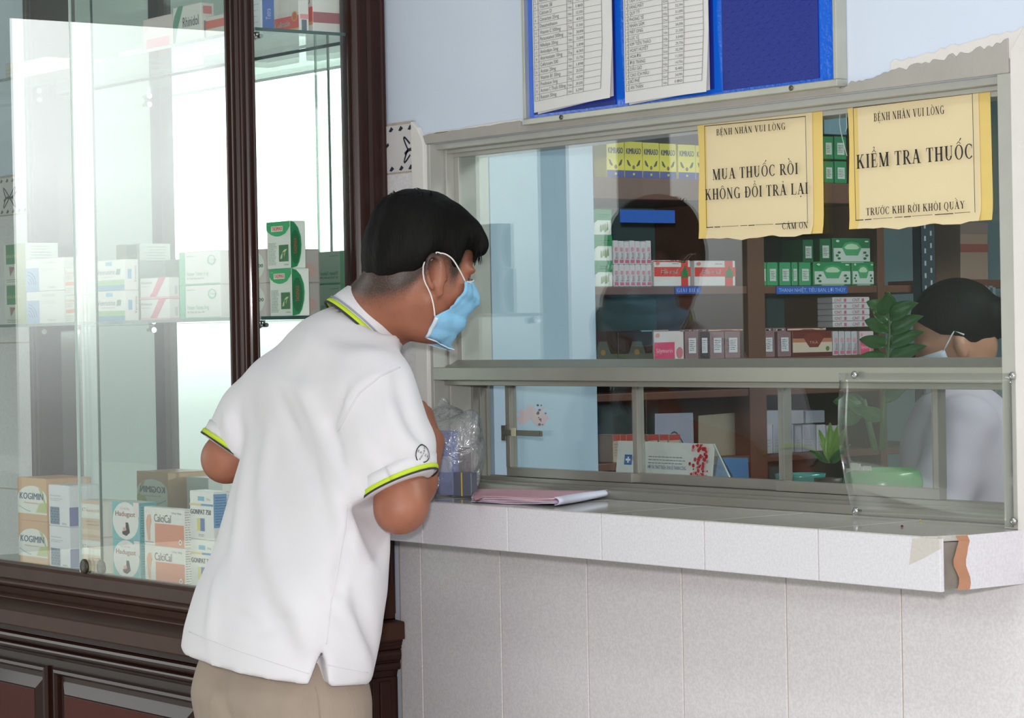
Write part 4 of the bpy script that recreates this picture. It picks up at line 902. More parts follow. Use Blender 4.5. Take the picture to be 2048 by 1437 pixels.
# ================================================================== IMPLICIT SURFACES (for people)
class Field:
    def __init__(s, lo, hi, h):
        s.lo = np.array(lo, float); s.h = h; s.n = np.ceil((np.array(hi)-s.lo)/h).astype(int)+1
        s.a = np.full(s.n, 1.0, np.float32)
    def block(s, lo, hi):
        i0 = np.clip(np.floor((np.array(lo)-s.lo)/s.h).astype(int), 0, s.n-1); i1 = np.clip(np.ceil((np.array(hi)-s.lo)/s.h).astype(int)+1, 1, s.n)
        sl = tuple(slice(a, b) for a, b in zip(i0, i1))
        ax = [s.lo[k]+s.h*np.arange(i0[k], i1[k]) for k in range(3)]
        return sl, np.stack(np.meshgrid(*ax, indexing='ij'), -1)
    def add(s, fn, lo, hi, k=.01, pad=None):
        p = (k*1.2+3*s.h) if pad is None else pad
        sl, P = s.block(np.array(lo)-p, np.array(hi)+p)
        if P.size == 0: return
        d = fn(P).astype(np.float32); a = s.a[sl]
        hh = np.clip(.5+.5*(a-d)/k, 0, 1) if k > 0 else (a > d).astype(np.float32)
        s.a[sl] = a*(1-hh)+d*hh-k*hh*(1-hh)
    def cut(s, fn, k=.004):               # remove where fn < 0
        sl, P = s.block(s.lo, s.lo+s.h*s.n); d = -fn(P).astype(np.float32); a = s.a
        hh = np.clip(.5-.5*(a-d)/k, 0, 1); s.a = a*(1-hh)+d*hh+k*hh*(1-hh)
    def mod(s, fn, lo, hi):
        sl, P = s.block(lo, hi); s.a[sl] += fn(P).astype(np.float32)
    def cone(s, a, b, ra, rb, k=.01):
        a, b = np.array(a, float), np.array(b, float); r = max(ra, rb)
        s.add(lambda P: cone_d(P, a, b, ra, rb), np.minimum(a, b)-r, np.maximum(a, b)+r, k)
    def ball(s, c, rad, R=None, k=.01):
        c = np.array(c, float); rad = np.array(rad, float); r = rad.max()
        s.add(lambda P: ell_d(P, c, rad, R), c-r, c+r, k)
    def sample(s, P):
        q = (np.asarray(P, float)-s.lo)/s.h; q = np.clip(q, 0, np.array(s.n)-1.001); i = q.astype(int); f = q-i; o = 0
        for dx in (0, 1):
            for dy in (0, 1):
                for dz in (0, 1):
                    w_ = (f[..., 0] if dx else 1-f[..., 0])*(f[..., 1] if dy else 1-f[..., 1])*(f[..., 2] if dz else 1-f[..., 2])
                    o = o+w_*s.a[i[..., 0]+dx, i[..., 1]+dy, i[..., 2]+dz]
        return o
    def march(s, o, d, t0, t1, step=.004):
        t = np.arange(t0, t1, step); P = np.array(o)[None]+np.array(d)[None]*t[:, None]
        ins = np.all((P > s.lo) & (P < s.lo+s.h*(s.n-1)), -1); v = np.where(ins, s.sample(P), 1)
        k = np.where(v < 0)[0]
        if not len(k): return None
        k = k[0]
        if k == 0: return P[0]
        f = v[k-1]/(v[k-1]-v[k]); return P[k-1]+(P[k]-P[k-1])*f
    def grad(s, p):
        e = s.h; p = np.asarray(p, float); g = np.array([s.sample(p+np.eye(3)[i]*e)-s.sample(p-np.eye(3)[i]*e) for i in range(3)]); return g/(np.linalg.norm(g)+1e-9)
    def hit(s, x, y):                     # first surface point seen from the photographer's place
        d = np.array(ray(x, y)); d /= np.linalg.norm(d); return s.march(np.array(CAM), d, 3.0, 7.5)
    def mesh(s, name, mt, parent=None, smooth=1, loc=None, keep=None):
        a = s.a; n = a.shape; neg = a < 0
        V = np.zeros((n[0]-1, n[1]-1, n[2]-1, 3)); C = np.zeros((n[0]-1, n[1]-1, n[2]-1))
        base = np.stack(np.meshgrid(*[np.arange(k-1) for k in n], indexing='ij'), -1)
        for ax in range(3):
            for u in (0, 1):
                for v in (0, 1):
                    o0 = [0, 0, 0]; oth = [q for q in range(3) if q != ax]; o0[oth[0]] = u; o0[oth[1]] = v; o1 = list(o0); o1[ax] = 1
                    A = a[o0[0]:n[0]-1+o0[0], o0[1]:n[1]-1+o0[1], o0[2]:n[2]-1+o0[2]]; B = a[o1[0]:n[0]-1+o1[0], o1[1]:n[1]-1+o1[1], o1[2]:n[2]-1+o1[2]]
                    cr = (A < 0) != (B < 0); t = np.where(cr, A/np.where(cr, A-B, 1), 0)
                    C += cr
                    for k in range(3): V[..., k] += np.where(cr, (t if k == ax else o0[k]), 0)
        act = C > 0; idx = -np.ones(C.shape, int); idx[act] = np.arange(act.sum())
        P = (base[act]+V[act]/C[act][:, None])*s.h+s.lo
        F = []
        for ax in range(3):
            u, v = [(1, 2), (2, 0), (0, 1)][ax]
            sl0 = [slice(None)]*3; sl1 = [slice(None)]*3; sl0[ax] = slice(0, n[ax]-1); sl1[ax] = slice(1, n[ax])
            ch = neg[tuple(sl0)] != neg[tuple(sl1)]
            I = np.argwhere(ch); I = I[(I[:, u] > 0) & (I[:, v] > 0) & (I[:, u] < n[u]-1) & (I[:, v] < n[v]-1)]
            fl = neg[tuple(sl0)][tuple(I.T)]
            def g(du, dv): J = I.copy(); J[:, u] -= du; J[:, v] -= dv; return idx[tuple(J.T)]
            q = np.stack([g(0, 0), g(1, 0), g(1, 1), g(0, 1)], -1); q[~fl] = q[~fl][:, ::-1]
            F.append(q)
        F = np.concatenate(F)
        if keep is not None:               # largest connected piece only
            lab = np.arange(len(P))
            while True:
                m_ = lab[F].min(1); new = lab.copy(); np.minimum.at(new, F.ravel(), np.repeat(m_, 4)); new = new[new]
                if (new == lab).all(): break
                lab = new
            big = np.bincount(lab).argmax(); F = F[lab[F[:, 0]] == big]
        for _ in range(smooth):
            acc = np.zeros_like(P); cnt = np.zeros(len(P))
            for i in range(4): np.add.at(acc, F[:, i], P[F[:, (i+1) % 4]]+P[F[:, i-1]]); np.add.at(cnt, F[:, i], 2)
            cnt[cnt == 0] = 1; P = P*.5+acc/cnt[:, None]*.5
        used = np.unique(F); mp = -np.ones(len(P), int); mp[used] = np.arange(len(used)); P = P[used]; F = mp[F]
        m = MB(); 
        me = bpy.data.meshes.new(name); off = np.array(loc if loc is not None else (parent.location if parent else (0, 0, 0)), float)
        me.vertices.add(len(P)); me.vertices.foreach_set('co', (P-off).ravel()); me.loops.add(F.size); me.loops.foreach_set('vertex_index', F.ravel())
        me.polygons.add(len(F)); me.polygons.foreach_set('loop_start', np.arange(0, F.size, 4)); me.polygons.foreach_set('loop_total', np.full(len(F), 4))
        me.polygons.foreach_set('use_smooth', np.ones(len(F), bool)); me.update(calc_edges=True); me.validate()
        me.materials.append(mt); o = bpy.data.objects.new(name, me); col.objects.link(o)
        if parent: o.parent = parent
        if loc is not None: o.location = Vector(loc)-(parent.location if parent else Vector((0, 0, 0)))
        return o
def cone_d(P, a, b, ra, rb):
    ab = b-a; t = np.clip(((P-a)@ab)/(ab@ab+1e-12), 0, 1); return np.linalg.norm(P-a-t[..., None]*ab, axis=-1)-(ra+(rb-ra)*t)
def ell_d(P, c, rad, R=None):
    q = P-c
    if R is not None: q = q@R            # columns of R are the local axes
    k0 = np.linalg.norm(q/rad, axis=-1); k1 = np.linalg.norm(q/rad**2, axis=-1); return k0*(k0-1)/(k1+1e-9)
def slices(rows, ex=2.3):
    """rows of (z, cx, cy, a, b): a stack of super-ellipses"""
    rows = sorted(rows); Z = np.array([r[0] for r in rows]); Q = np.array([r[1:] for r in rows])
    def fn(P):
        z = P[..., 2]; g = [np.interp(z, Z, Q[:, i]) for i in range(4)]
        k = ((np.abs(P[..., 0]-g[0])/g[2])**ex+(np.abs(P[..., 1]-g[1])/g[3])**ex)**(1/ex)
        d = (k-1)*np.minimum(g[2], g[3]); return np.maximum(d, np.maximum(Z[0]-z, z-Z[-1]))
    lo = (min(r[1]-r[3] for r in rows), min(r[2]-r[4] for r in rows), Z[0]); hi = (max(r[1]+r[3] for r in rows), max(r[2]+r[4] for r in rows), Z[-1])
    return fn, lo, hi
def vnoise(P, s, seed=0):
    """cheap smooth pseudo-noise"""
    r = np.random.RandomState(seed); o = 0
    for k in range(5):
        d = r.normal(size=3); d /= np.linalg.norm(d); o = o+np.sin(P@d*s*(1+.5*k)+r.rand()*9)/(1+.5*k)
    return o/2.5
def hand(F, wrist, pdir, pnorm, side, curl, k=.006, s=1.0, spread=.0):
    """palm with four unequal bent fingers and a thumb leaving the side of the palm; pdir: wrist to knuckles, pnorm: back of the hand, side: thumb side"""
    w_ = np.array(wrist, float); p = np.array(pdir, float); p /= np.linalg.norm(p); n = np.array(pnorm, float); n -= p*(n@p); n /= np.linalg.norm(n); t = np.cross(n, p)*side
    F.ball(w_+p*.045*s, (.050*s, .040*s, .0155*s), np.stack([p, t, n], 1), k=.012)
    F.ball(w_+p*.030*s+t*.022*s-n*.006*s, (.032*s, .016*s, .015*s), np.stack([p, t, n], 1), k=.012)
    L_ = [(.043, .026, .020), (.047, .030, .021), (.044, .028, .020), (.034, .021, .018)]
    for i in range(4):
        b = w_+p*(.088-.004*abs(i-1))*s+t*(.030-.0195*i)*s; a = curl*.6; d = p*math.cos(a)-n*math.sin(a)+t*spread*(1.5-i)
        r0 = (.0092, .0096, .009, .0078)[i]*s
        F.cone(b-p*.018*s, b, r0*1.05, r0*1.08, k)
        for j in range(3):
            a = curl*(.6+.75*j); d = p*math.cos(a)-n*math.sin(a)+t*spread*(1.5-i)*.6; e = b+d*L_[i][j]*s; F.cone(b, e, r0*(1-.08*j), r0*(.92-.08*j), .002); b = e
    b = w_+p*.028*s+t*.034*s-n*.006*s; d1 = p*.75+t*.55-n*.35; d1 /= np.linalg.norm(d1); e = b+d1*.036*s; F.cone(w_+p*.012*s+t*.02*s, b, .014*s, .0125*s, .006); F.cone(b, e, .0122*s, .0105*s, .004)
    d2 = p*.85+t*.05-n*.6*min(1, curl+.3); d2 /= np.linalg.norm(d2); F.cone(e, e+d2*.030*s, .0105*s, .0085*s, .003)
# ================================================================== THE CUSTOMER
def A(v): return np.array(v, float)
def skin_mat(name, c, c2, stub='#3a2c28'):
    def f(N, L, b):
        tc = N.new('ShaderNodeTexCoord'); no = N.new('ShaderNodeTexNoise'); no.inputs['Scale'].default_value = 18; no.inputs['Detail'].default_value = 5
        r = N.new('ShaderNodeValToRGB'); r.color_ramp.elements[0].position = .3; r.color_ramp.elements[1].position = .7
        r.color_ramp.elements[0].color = (*lin(c), 1); r.color_ramp.elements[1].color = (*lin(c2), 1)
        at = N.new('ShaderNodeAttribute'); at.attribute_name = 'stubble'; n2 = N.new('ShaderNodeTexNoise'); n2.inputs['Scale'].default_value = 420
        ml = N.new('ShaderNodeMath'); ml.operation = 'MULTIPLY_ADD'; ml.inputs[1].default_value = 1.2; ml.inputs[2].default_value = -.6
        ad = N.new('ShaderNodeMath'); ad.operation = 'ADD'; ad.use_clamp = True
        gt = N.new('ShaderNodeMath'); gt.operation = 'MULTIPLY'; gt.use_clamp = True
        mx = N.new('ShaderNodeMix'); mx.data_type = 'RGBA'; mx.inputs['B'].default_value = (*lin(stub), 1)
        L.new(tc.outputs['Object'], no.inputs[0]); L.new(no.outputs['Fac'], r.inputs[0]); L.new(tc.outputs['Object'], n2.inputs[0])
        L.new(n2.outputs['Fac'], ml.inputs[0]); L.new(ml.outputs[0], ad.inputs[0]); L.new(at.outputs['Fac'], ad.inputs[1])
        L.new(ad.outputs[0], gt.inputs[0]); L.new(at.outputs['Fac'], gt.inputs[1])
        L.new(r.outputs[0], mx.inputs['A']); L.new(gt.outputs[0], mx.inputs['Factor']); L.new(mx.outputs['Result'], b.inputs['Base Color'])
        b.inputs['Roughness'].default_value = .5; b.inputs['Subsurface Weight'].default_value = .12; b.inputs['Subsurface Radius'].default_value = (.01, .004, .002); b.inputs['Subsurface Scale'].default_value = 1
        bp = N.new('ShaderNodeBump'); bp.inputs['Strength'].default_value = .15; bp.inputs['Distance'].default_value = .0006; n3 = N.new('ShaderNodeTexNoise'); n3.inputs['Scale'].default_value = 700
        L.new(tc.outputs['Object'], n3.inputs[0]); L.new(n3.outputs['Fac'], bp.inputs['Height']); L.new(bp.outputs[0], b.inputs['Normal'])
    return world_mat(name, f)
M_SKIN = skin_mat('tan_skin', '#975d48', '#a66c55')
XC = -.20
MAN = Vector((XC, -.5, 0))
def PXW(x, y, X): return A(wx(x, y, X))
# ---- head frame
fh = A((.285, .958, -.21)); fh /= np.linalg.norm(fh); sh = np.cross(fh, (0, 0, 1)); sh /= np.linalg.norm(sh); uh = np.cross(sh, fh); RH = np.stack([fh, sh, uh], 1)
HC = PXW(845, 502, -.075)
def H(f, s, u): return HC+fh*f+sh*s+uh*u
na = A(RGT*.56+UPV*.80+FWD*.12); na /= np.linalg.norm(na)
NB = PXW(738, 652, -.165)                       # base of the neck
ShR, ElR, WrR = PXW(772, 785, -.035), PXW(803, 1012, .030), PXW(858, 884, -.125)
ShL, ElL, WrL = A((-.365, ShR[1]-.01, ShR[2]-.005)), PXW(452, 918, -.445), A((-.33, -.23, 1.21))
# ---- shirt field
SH = Field((-.60, -.86, .77), (.16, -.12, 1.50), .0065)
rows = []
for y, xl, xr, a in ((1440, 340, 726, .214), (1385, 346, 733, .214), (1330, 354, 742, .213), (1260, 368, 757, .210), (1180, 392, 769, .207), (1100, 424, 776, .205), (1000, 450, 781, .205), (900, 472, 785, .205), (820, 491, 792, .200), (750, 518, 792, .182), (700, 548, 800, .155), (665, 578, 806, .125), (640, 606, 805, .098), (622, 640, 796, .070), (610, 672, 780, .045)):
    c = wx((xl+xr)/2, y, XC); dep = (c-CAM).dot(FWD); half = (xr-xl)/2*dep/F_PX
    b = math.sqrt(max(1e-4, half**2-(.596*a)**2))/.803; rows.append((c.z, XC, c.y, a, b))
fn, lo, hi = slices(rows, 2.35); SH.add(fn, lo, hi, .005)
SH.ball((ShR+ShL)/2+A((0, -.025, .004)), (.185, .075, .06), k=.05); SH.cone(NB-na*.07, NB-na*.012, .088, .066, .02)
CuR = ShR+(ElR-ShR)*.86; CuL = ElL+(ShL-ElL)*.22
SH.cone(ShR+A((-.012, -.01, .0)), ShR+(ElR-ShR)*.5, .064, .070, .035); SH.cone(ShR+(ElR-ShR)*.5, CuR+(ElR-ShR)*.1, .070, .060, .008)
SH.cone(ShL+A((.02, -.01, 0)), ShL+(CuL-ShL)*.5, .062, .070, .035); SH.cone(ShL+(CuL-ShL)*.5, CuL+(CuL-ShL)*.1, .070, .062, .02)
def plane(p, n): p = A(p); n = A(n)/np.linalg.norm(n); return lambda P: -((P-p)@n)     # negative on the +n side
# ---- folds, laid on the cloth where the photo shows them (pixel polylines, height, width)
folds = [
 (((690, 790), (662, 850), (688, 930), (720, 1000)), -.0055, .011), (((720, 765), (680, 850)), .004, .010), (((600, 770), (640, 860), (700, 960), (740, 1020)), .006, .018), (((560, 800), (600, 900), (680, 1010)), -.005, .018),
 (((640, 930), (690, 1040), (700, 1130)), .006, .016), (((700, 1010), (690, 1120), (668, 1210)), -.006, .012), (((540, 860), (528, 980), (540, 1100)), .005, .022), (((495, 900), (478, 1050), (455, 1200)), .005, .02),
 (((530, 1080), (570, 1180), (620, 1290)), .006, .018), (((500, 1120), (540, 1240), (590, 1320)), -.004, .018), (((664, 1190), (690, 1240), (720, 1300), (736, 1345)), .007, .014), (((700, 1130), (730, 1230), (748, 1290)), -.006, .014),
 (((672, 1225), (705, 1245)), .005, .008), (((440, 1140), (420, 1280)), .006, .018), (((470, 1230), (520, 1262), (585, 1235)), -.004, .012),
 (((770, 800), (800, 870), (830, 930)), .005, .014), (((795, 740), (815, 830), (842, 890)), -.005, .012), (((735, 880), (790, 930), (850, 930)), -.004, .012), (((820, 880), (846, 905), (858, 935)), .005, .010),
 (((610, 690), (700, 710), (760, 705)), .004, .02), (((760, 745), (700, 790), (676, 860)), .004, .006), (((560, 740), (640, 760)), -.003, .02), (((450, 830), (462, 880)), .005, .012), (((475, 820), (480, 900)), -.005, .012)]
fd = []
for pts, amp, wd in folds:
    hp = []
    for i in range(len(pts)-1):
        for t in np.linspace(0, 1, 5)[:(5 if i == len(pts)-2 else 4)]:
            q = SH.hit(pts[i][0]+(pts[i+1][0]-pts[i][0])*t, pts[i][1]+(pts[i+1][1]-pts[i][1])*t)
            if q is not None: hp.append(q)
    if len(hp) > 1: fd.append((np.array(hp), amp, wd))
for hp, amp, wd in fd:
    lo, hi = hp.min(0)-wd*2.6, hp.max(0)+wd*2.6
    def fn(P, hp=hp, amp=amp, wd=wd):
        d = np.full(P.shape[:-1], 9.); tt = np.zeros(P.shape[:-1]); n = len(hp)-1
        for i in range(n):
            ab = hp[i+1]-hp[i]; t = np.clip(((P-hp[i])@ab)/(ab@ab+1e-12), 0, 1); q = np.linalg.norm(P-hp[i]-t[..., None]*ab, axis=-1); m = q < d; d = np.where(m, q, d); tt = np.where(m, (i+t)/n, tt)
        return -2.1*amp*np.exp(-(d/wd)**2)*np.sin(np.clip(tt*.9+.05, 0, 1)*math.pi)**.5
    SH.mod(fn, lo, hi)
SH.mod(lambda P: .0016*vnoise(P, 38, 4)*np.clip((1.45-P[..., 2])*5, 0, 1), SH.lo, SH.lo+SH.h*SH.n)
# cuff planes cut only near the sleeve ends
cnR = A(RGT*.39+UPV*-.90+FWD*-.2); cnL = A(RGT*-.55+UPV*-.80+FWD*-.1); cnR /= np.linalg.norm(cnR); cnL /= np.linalg.norm(cnL)
CR, CL = ShR+(ElR-ShR)*.84, PXW(452, 902, -.435)
def cut_sleeve(c, n, ax0, ax1, rad):
    c, n = A(c), A(n); a0, a1 = A(ax0), A(ax1)
    return lambda P: np.maximum(-((P-c)@n), cone_d(P, a0, a1, rad, rad))
SH.cut(cut_sleeve(CR, cnR, CR+cnR*.01, CR+cnR*.10, .088)); SH.cut(cut_sleeve(CL, cnL, CL+cnL*.005, CL+cnL*.10, .085))
# hem and side slit
hemp = A(wx(365, 1292, -.41)); hq = A(wx(622, 1372, -.0)); hr = A(wx(735, 1372, .0)); hn = np.cross(hq-hemp, hr-hemp); hn /= np.linalg.norm(hn); hn *= -np.sign(hn[2])
SH.cut(plane(hemp, hn), .003)
s0, s1, s2 = SH.hit(648, 1292), SH.hit(626, 1352), SH.hit(656, 1352); s1 = s0+(s1-s0)*1.7; s2 = s0+(s2-s0)*1.7
# slit at the right side seam
def slit(P):
    n = np.cross(s1-s0, s2-s0); n /= np.linalg.norm(n); e = []
    tri = [s0, s1, s2]; c = (s0+s1+s2)/3
    for i in range(3):
        a, b = tri[i], tri[(i+1) % 3]; m = np.cross(n, b-a); m /= np.linalg.norm(m); m = m if (c-a)@m < 0 else -m; e.append((P-a)@m)
    return np.maximum(np.maximum(np.maximum(e[0], e[1]), e[2]), np.abs((P-c)@n)-.045)
SH.cut(slit, .002)
SH.cut(lambda P: cone_d(P, NB-na*.022, NB+na*.2, .061, .074), .004)
_cu = np.cross(na, A((0, 0, 1))); _cu /= np.linalg.norm(_cu); _cv = np.cross(na, _cu); _cv = _cv if _cv@fh < 0 else -_cv
def neckline(P):
    q = P-NB; h = q@na; v = q@_cv; r = np.sqrt(np.maximum(0, (q**2).sum(-1)-h**2))
    return -np.minimum(h+.001+.0120*(1-np.clip(v/.08, -1, 1)), np.minimum(.092-r, .2-h))
SH.cut(neckline, .004)
# ---- trousers
TR = Field((-.50, -.86, .02), (.14, -.14, .99), .008)
TC = A(wx(562, 1400, XC)); ty = TC[1]
fn, lo, hi = slices([(.70, XC+.005, ty, .165, .118), (.79, XC, ty-.002, .170, .120), (.83, XC, ty, .155, .100), (.90, XC, ty+.01, .14, .09), (.97, XC, ty+.02, .13, .08)], 2.4); TR.add(fn, lo, hi, .01)
for sx in (-1, 1):
    hx = XC+sx*.088; fy = .0 if sx > 0 else .03
    TR.cone((hx, ty, .80), (hx+.008*sx, ty+.01+fy, .46), .100, .078, .03); TR.cone((hx+.008*sx, ty+.01+fy, .46), (hx+.012*sx, ty-.01+fy, .075), .078, .070, .02)
TR.cut(lambda P: P[..., 2]-.05 if False else np.where(P[..., 2] < .055, -1., P[..., 2]-.055), .003)
TR.mod(lambda P: .0035*vnoise(P*A((1.6, 1.6, .5)), 40, 8), TR.lo, TR.lo+TR.h*TR.n)
for pts, amp, wd in ((((436, 1320), (444, 1380), (456, 1436)), -.010, .012), (((628, 1376), (640, 1436)), -.004, .005), (((470, 1340), (500, 1436)), .004, .02), (((690, 1380), (700, 1436)), .004, .015)):
    hp = [TR.hit(*q) for q in pts]; hp = [q for q in hp if q is not None]
    if len(hp) > 1:
        hp = np.array(hp)
        def fn(P, hp=hp, amp=amp, wd=wd):
            d = np.full(P.shape[:-1], 9.)
            for i in range(len(hp)-1):
                ab = hp[i+1]-hp[i]; t = np.clip(((P-hp[i])@ab)/(ab@ab), 0, 1); d = np.minimum(d, np.linalg.norm(P-hp[i]-t[..., None]*ab, axis=-1))
            return -amp*np.exp(-(d/wd)**2)
        TR.mod(fn, hp.min(0)-wd*2.6, hp.max(0)+wd*2.6)
# ---- skin: torso, neck, head, arms and hands in one surface
BD = Field((-.62, -.80, .90), (.20, -.02, 1.72), .0048)
def skin_torso():
    rr = [(z, cx_, cy_, max(.02, a-.058), max(.02, b-.05)) for z, cx_, cy_, a, b in sorted(rows) if z > .93]
    fn, lo, hi = slices(rr, 2.2); BD.add(fn, lo, hi, .01)
skin_torso()
BD.cone(NB-na*.05, NB+na*.03, .058, .058, .02); BD.cone(NB+na*.02, H(-.035, 0, -.060), .060, .058, .03); BD.cone(NB+na*.05+fh*.03, H(.015, 0, -.10), .052, .048, .03)
BD.ball(H(-.002, 0, .002), (.090, .075, .086), RH, .02)                       # skull
BD.ball(H(.030, 0, -.055), (.054, .058, .076), RH, .03)                    # face
BD.ball(H(.038, 0, -.120), (.038, .038, .029), RH, .03)                    # jaw
for s in (-1, 1):
    BD.cone(H(.008, s*.052, -.085), H(.042, s*.026, -.126), .022, .019, .02)
    BD.ball(H(.054, s*.040, -.058), (.026, .024, .024), RH, .02)           # cheek
    BD.ball(H(.073, s*.033, -.020), (.016, .026, .008), RH, .010)          # brow
BD.cone(H(.079, 0, -.028), H(.097, 0, -.064), .010, .012, .012); BD.ball(H(.090, .0, -.068), (.014, .018, .011), RH, .008)      # nose
for s in (-1, 1):
    BD.ball(H(.086, s*.013, -.069), (.010, .009, .008), RH, .005)
    sl, P = BD.block(H(.073, s*.032, -.036)-.03, H(.073, s*.032, -.036)+.03)
    d = -ell_d(P, H(.086, s*.033, -.036), A((.012, .016, .009)), RH).astype(np.float32); a_ = BD.a[sl]; k_ = .008; hh = np.clip(.5-.5*(a_-d)/k_, 0, 1); BD.a[sl] = a_*(1-hh)+d*hh+k_*hh*(1-hh)
    BD.ball(H(.068, s*.031, -.036), (.0125, .0145, .0125), RH, .002)       # lids over the eyeball
BD.ball(H(.081, 0, -.100), (.010, .022, .006), RH, .006); BD.ball(H(.078, 0, -.109), (.010, .019, .006), RH, .004)       # lips
for s in (-1, 1):                                                           # ears: bowl with rim, lobe and tragus
    ax = A((-.20, s*.62, .0)); E0 = H(.012, s*.072, -.040); tilt = fh*-.25+uh*.97; tilt /= np.linalg.norm(tilt); out = sh*s*.80-fh*.60; out /= np.linalg.norm(out); wd = np.cross(tilt, out)
    RE = np.stack([tilt, out, wd], 1); BD.ball(E0+out*.006, (.030, .008, .017), RE, .005)
    rim = [E0+tilt*(.031*math.sin(t))*1.0+wd*(.0175*math.cos(t))*s*(-1 if s > 0 else 1)*(-1)+out*.010 for t in np.linspace(-2.2, 1.9, 12)]
    rim = [E0+tilt*.030*math.sin(t)-fh*.0165*math.cos(t)+out*.014 for t in np.linspace(-1.1, 2.5, 12)]
    for i in range(11): BD.cone(rim[i], rim[i+1], .0046, .0046, .003)
    BD.ball(E0-tilt*.030+out*.006+fh*.003, (.010, .007, .009), RE, .006); BD.ball(E0+fh*.014-tilt*.006+out*.006, (.008, .005, .006), RE, .004)
BD.cone(ShR, ElR, .048, .041, .008); BD.cone(ElR, ElR+(WrR-ElR)*.35, .041, .042, .02); BD.cone(ElR+(WrR-ElR)*.35, WrR, .042, .028, .012)
BD.ball(ElR+A((.004, -.012, -.012)), (.030, .030, .028), k=.02)
BD.cone(ShL, ElL, .048, .041, .008); BD.cone(ElL, ElL+(WrL-ElL)*.35, .040, .040, .02); BD.cone(ElL+(WrL-ElL)*.35, WrL, .040, .027, .012)
hand(BD, WrR, A(UPV*.75-RGT*.22+FWD*.5), A(RGT*.75-FWD*.5), -1, 1.3, s=.92)
hand(BD, WrL, A((.7, .45, -.15)), A((-.1, .5, .8)), -1, .9)
man = BD.mesh('person', M_SKIN, loc=MAN, smooth=2, keep=True)
tag(man, 'man in a white polo shirt and blue face mask leaning in at the service window', 'person')
# scalp shading attribute: cropped stubble under the hairline
co = np.empty(len(man.data.vertices)*3); man.data.vertices.foreach_get('co', co); co = co.reshape(-1, 3)+A(MAN); L3 = (co-HC)@RH
HL_F = [-.12, -.085, -.05, -.025, -.004, .010, .028, .038, .048, .056, .066, .080, .12]
HL_U = [-.080, -.093, -.080, -.060, -.020, -.004, -.012, -.040, -.036, .004, .020, .034, .040]
hl = np.interp(L3[:, 0], HL_F, HL_U)
st = np.clip((L3[:, 2]-hl+.042)/.045, 0, 1)*(np.linalg.norm(L3, axis=1) < .2)
at = man.data.attributes.new('stubble', 'FLOAT', 'POINT'); at.data.foreach_set('value', st.astype(np.float32))
# ---- hair
def _hair(N, L, b):
    tc = N.new('ShaderNodeTexCoord'); mp = N.new('ShaderNodeMapping'); mp.inputs['Scale'].default_value = (260, 260, 30)
    no = N.new('ShaderNodeTexNoise'); no.inputs['Scale'].default_value = 1; no.inputs['Detail'].default_value = 3
    r = N.new('ShaderNodeValToRGB'); r.color_ramp.elements[0].color = (.002, .002, .0022, 1); r.color_ramp.elements[1].color = (.010, .009, .0085, 1); b.inputs['Specular IOR Level'].default_value = .12
    L.new(tc.outputs['Object'], mp.inputs[0]); L.new(mp.outputs[0], no.inputs[0]); L.new(no.outputs['Fac'], r.inputs[0]); L.new(r.outputs[0], b.inputs['Base Color'])
    b.inputs['Roughness'].default_value = .6; bp = N.new('ShaderNodeBump'); bp.inputs['Strength'].default_value = .5; bp.inputs['Distance'].default_value = .002
    L.new(no.outputs['Fac'], bp.inputs['Height']); L.new(bp.outputs[0], b.inputs['Normal'])
M_HAIR = world_mat('black_hair', _hair)
HR = Field(HC-.16, HC+A((.17, .17, .16)), .0042)
HR.ball(H(-.003, 0, .008), (.1005, .0865, .090), RH, .01); HR.ball(H(.058, .006, .040), (.042, .058, .034), RH, .02); HR.ball(H(-.016, 0, .050), (.072, .066, .046), RH, .03); HR.ball(H(-.062, 0, -.022), (.038, .064, .058), RH, .02)
HR.ball(H(.088, .028, .018), (.018, .034, .026), RH, .014); HR.ball(H(.092, -.01, .024), (.016, .034, .024), RH, .014)
def hairline(P):
    q = (P-HC)@RH; f = q[..., 0]; u = q[..., 2]; ab = np.abs(q[..., 1]); line = np.interp(f, HL_F, HL_U)
    line = np.where(f > .060, np.interp(ab, [0, .03, .05, .07], [.010, .010, .002, -.01])+.4*(.086-f), line)
    return -(u-line)*-1.0 if False else (u-line)
HR.mod(lambda P: .0105*(1-np.clip(hairline(P)/.040, 0, 1))**1.5, HR.lo, HR.lo+HR.h*HR.n)
HR.cut(lambda P: hairline(P)+.0015*vnoise(P, 500, 2), .006)
HR.mod(lambda P: .0016*vnoise((P-HC)@RH*A((.25, 1.2, .5)), 420, 3), HR.lo, HR.lo+HR.h*HR.n)
hair = HR.mesh('hair', M_HAIR, man, smooth=1)
tf = MB(); rg = random.Random(2)
for i in range(120):                       # loose tips at the crown and along the fringe
    if i < 70:
        f_, s_ = rg.uniform(-.06, .03), rg.uniform(-.03, .05); b0 = H(f_, s_, .099-.35*abs(f_+.01)-.3*abs(s_)); d = uh*rg.uniform(.3, .8)-fh*rg.uniform(.2, 1.0)+sh*rg.uniform(-.4, .4); ln = rg.uniform(.012, .026)
    else:
        s_ = rg.uniform(-.04, .055); b0 = H(.096-.3*abs(s_), s_, .026); d = -uh*rg.uniform(.6, 1.)+fh*rg.uniform(-.1, .3)+sh*rg.uniform(-.2, .2); ln = rg.uniform(.014, .03)
    d = d/np.linalg.norm(d); tf.tube([b0-d*.008, b0+d*ln*.5, b0+d*ln*.85-uh*.003, b0+d*ln-uh*.006], [.0016, .0013, .0008, .0003], 5)
ht = tf.build('hair_tips', M_HAIR, hair); ht['kind'] = 'stuff'
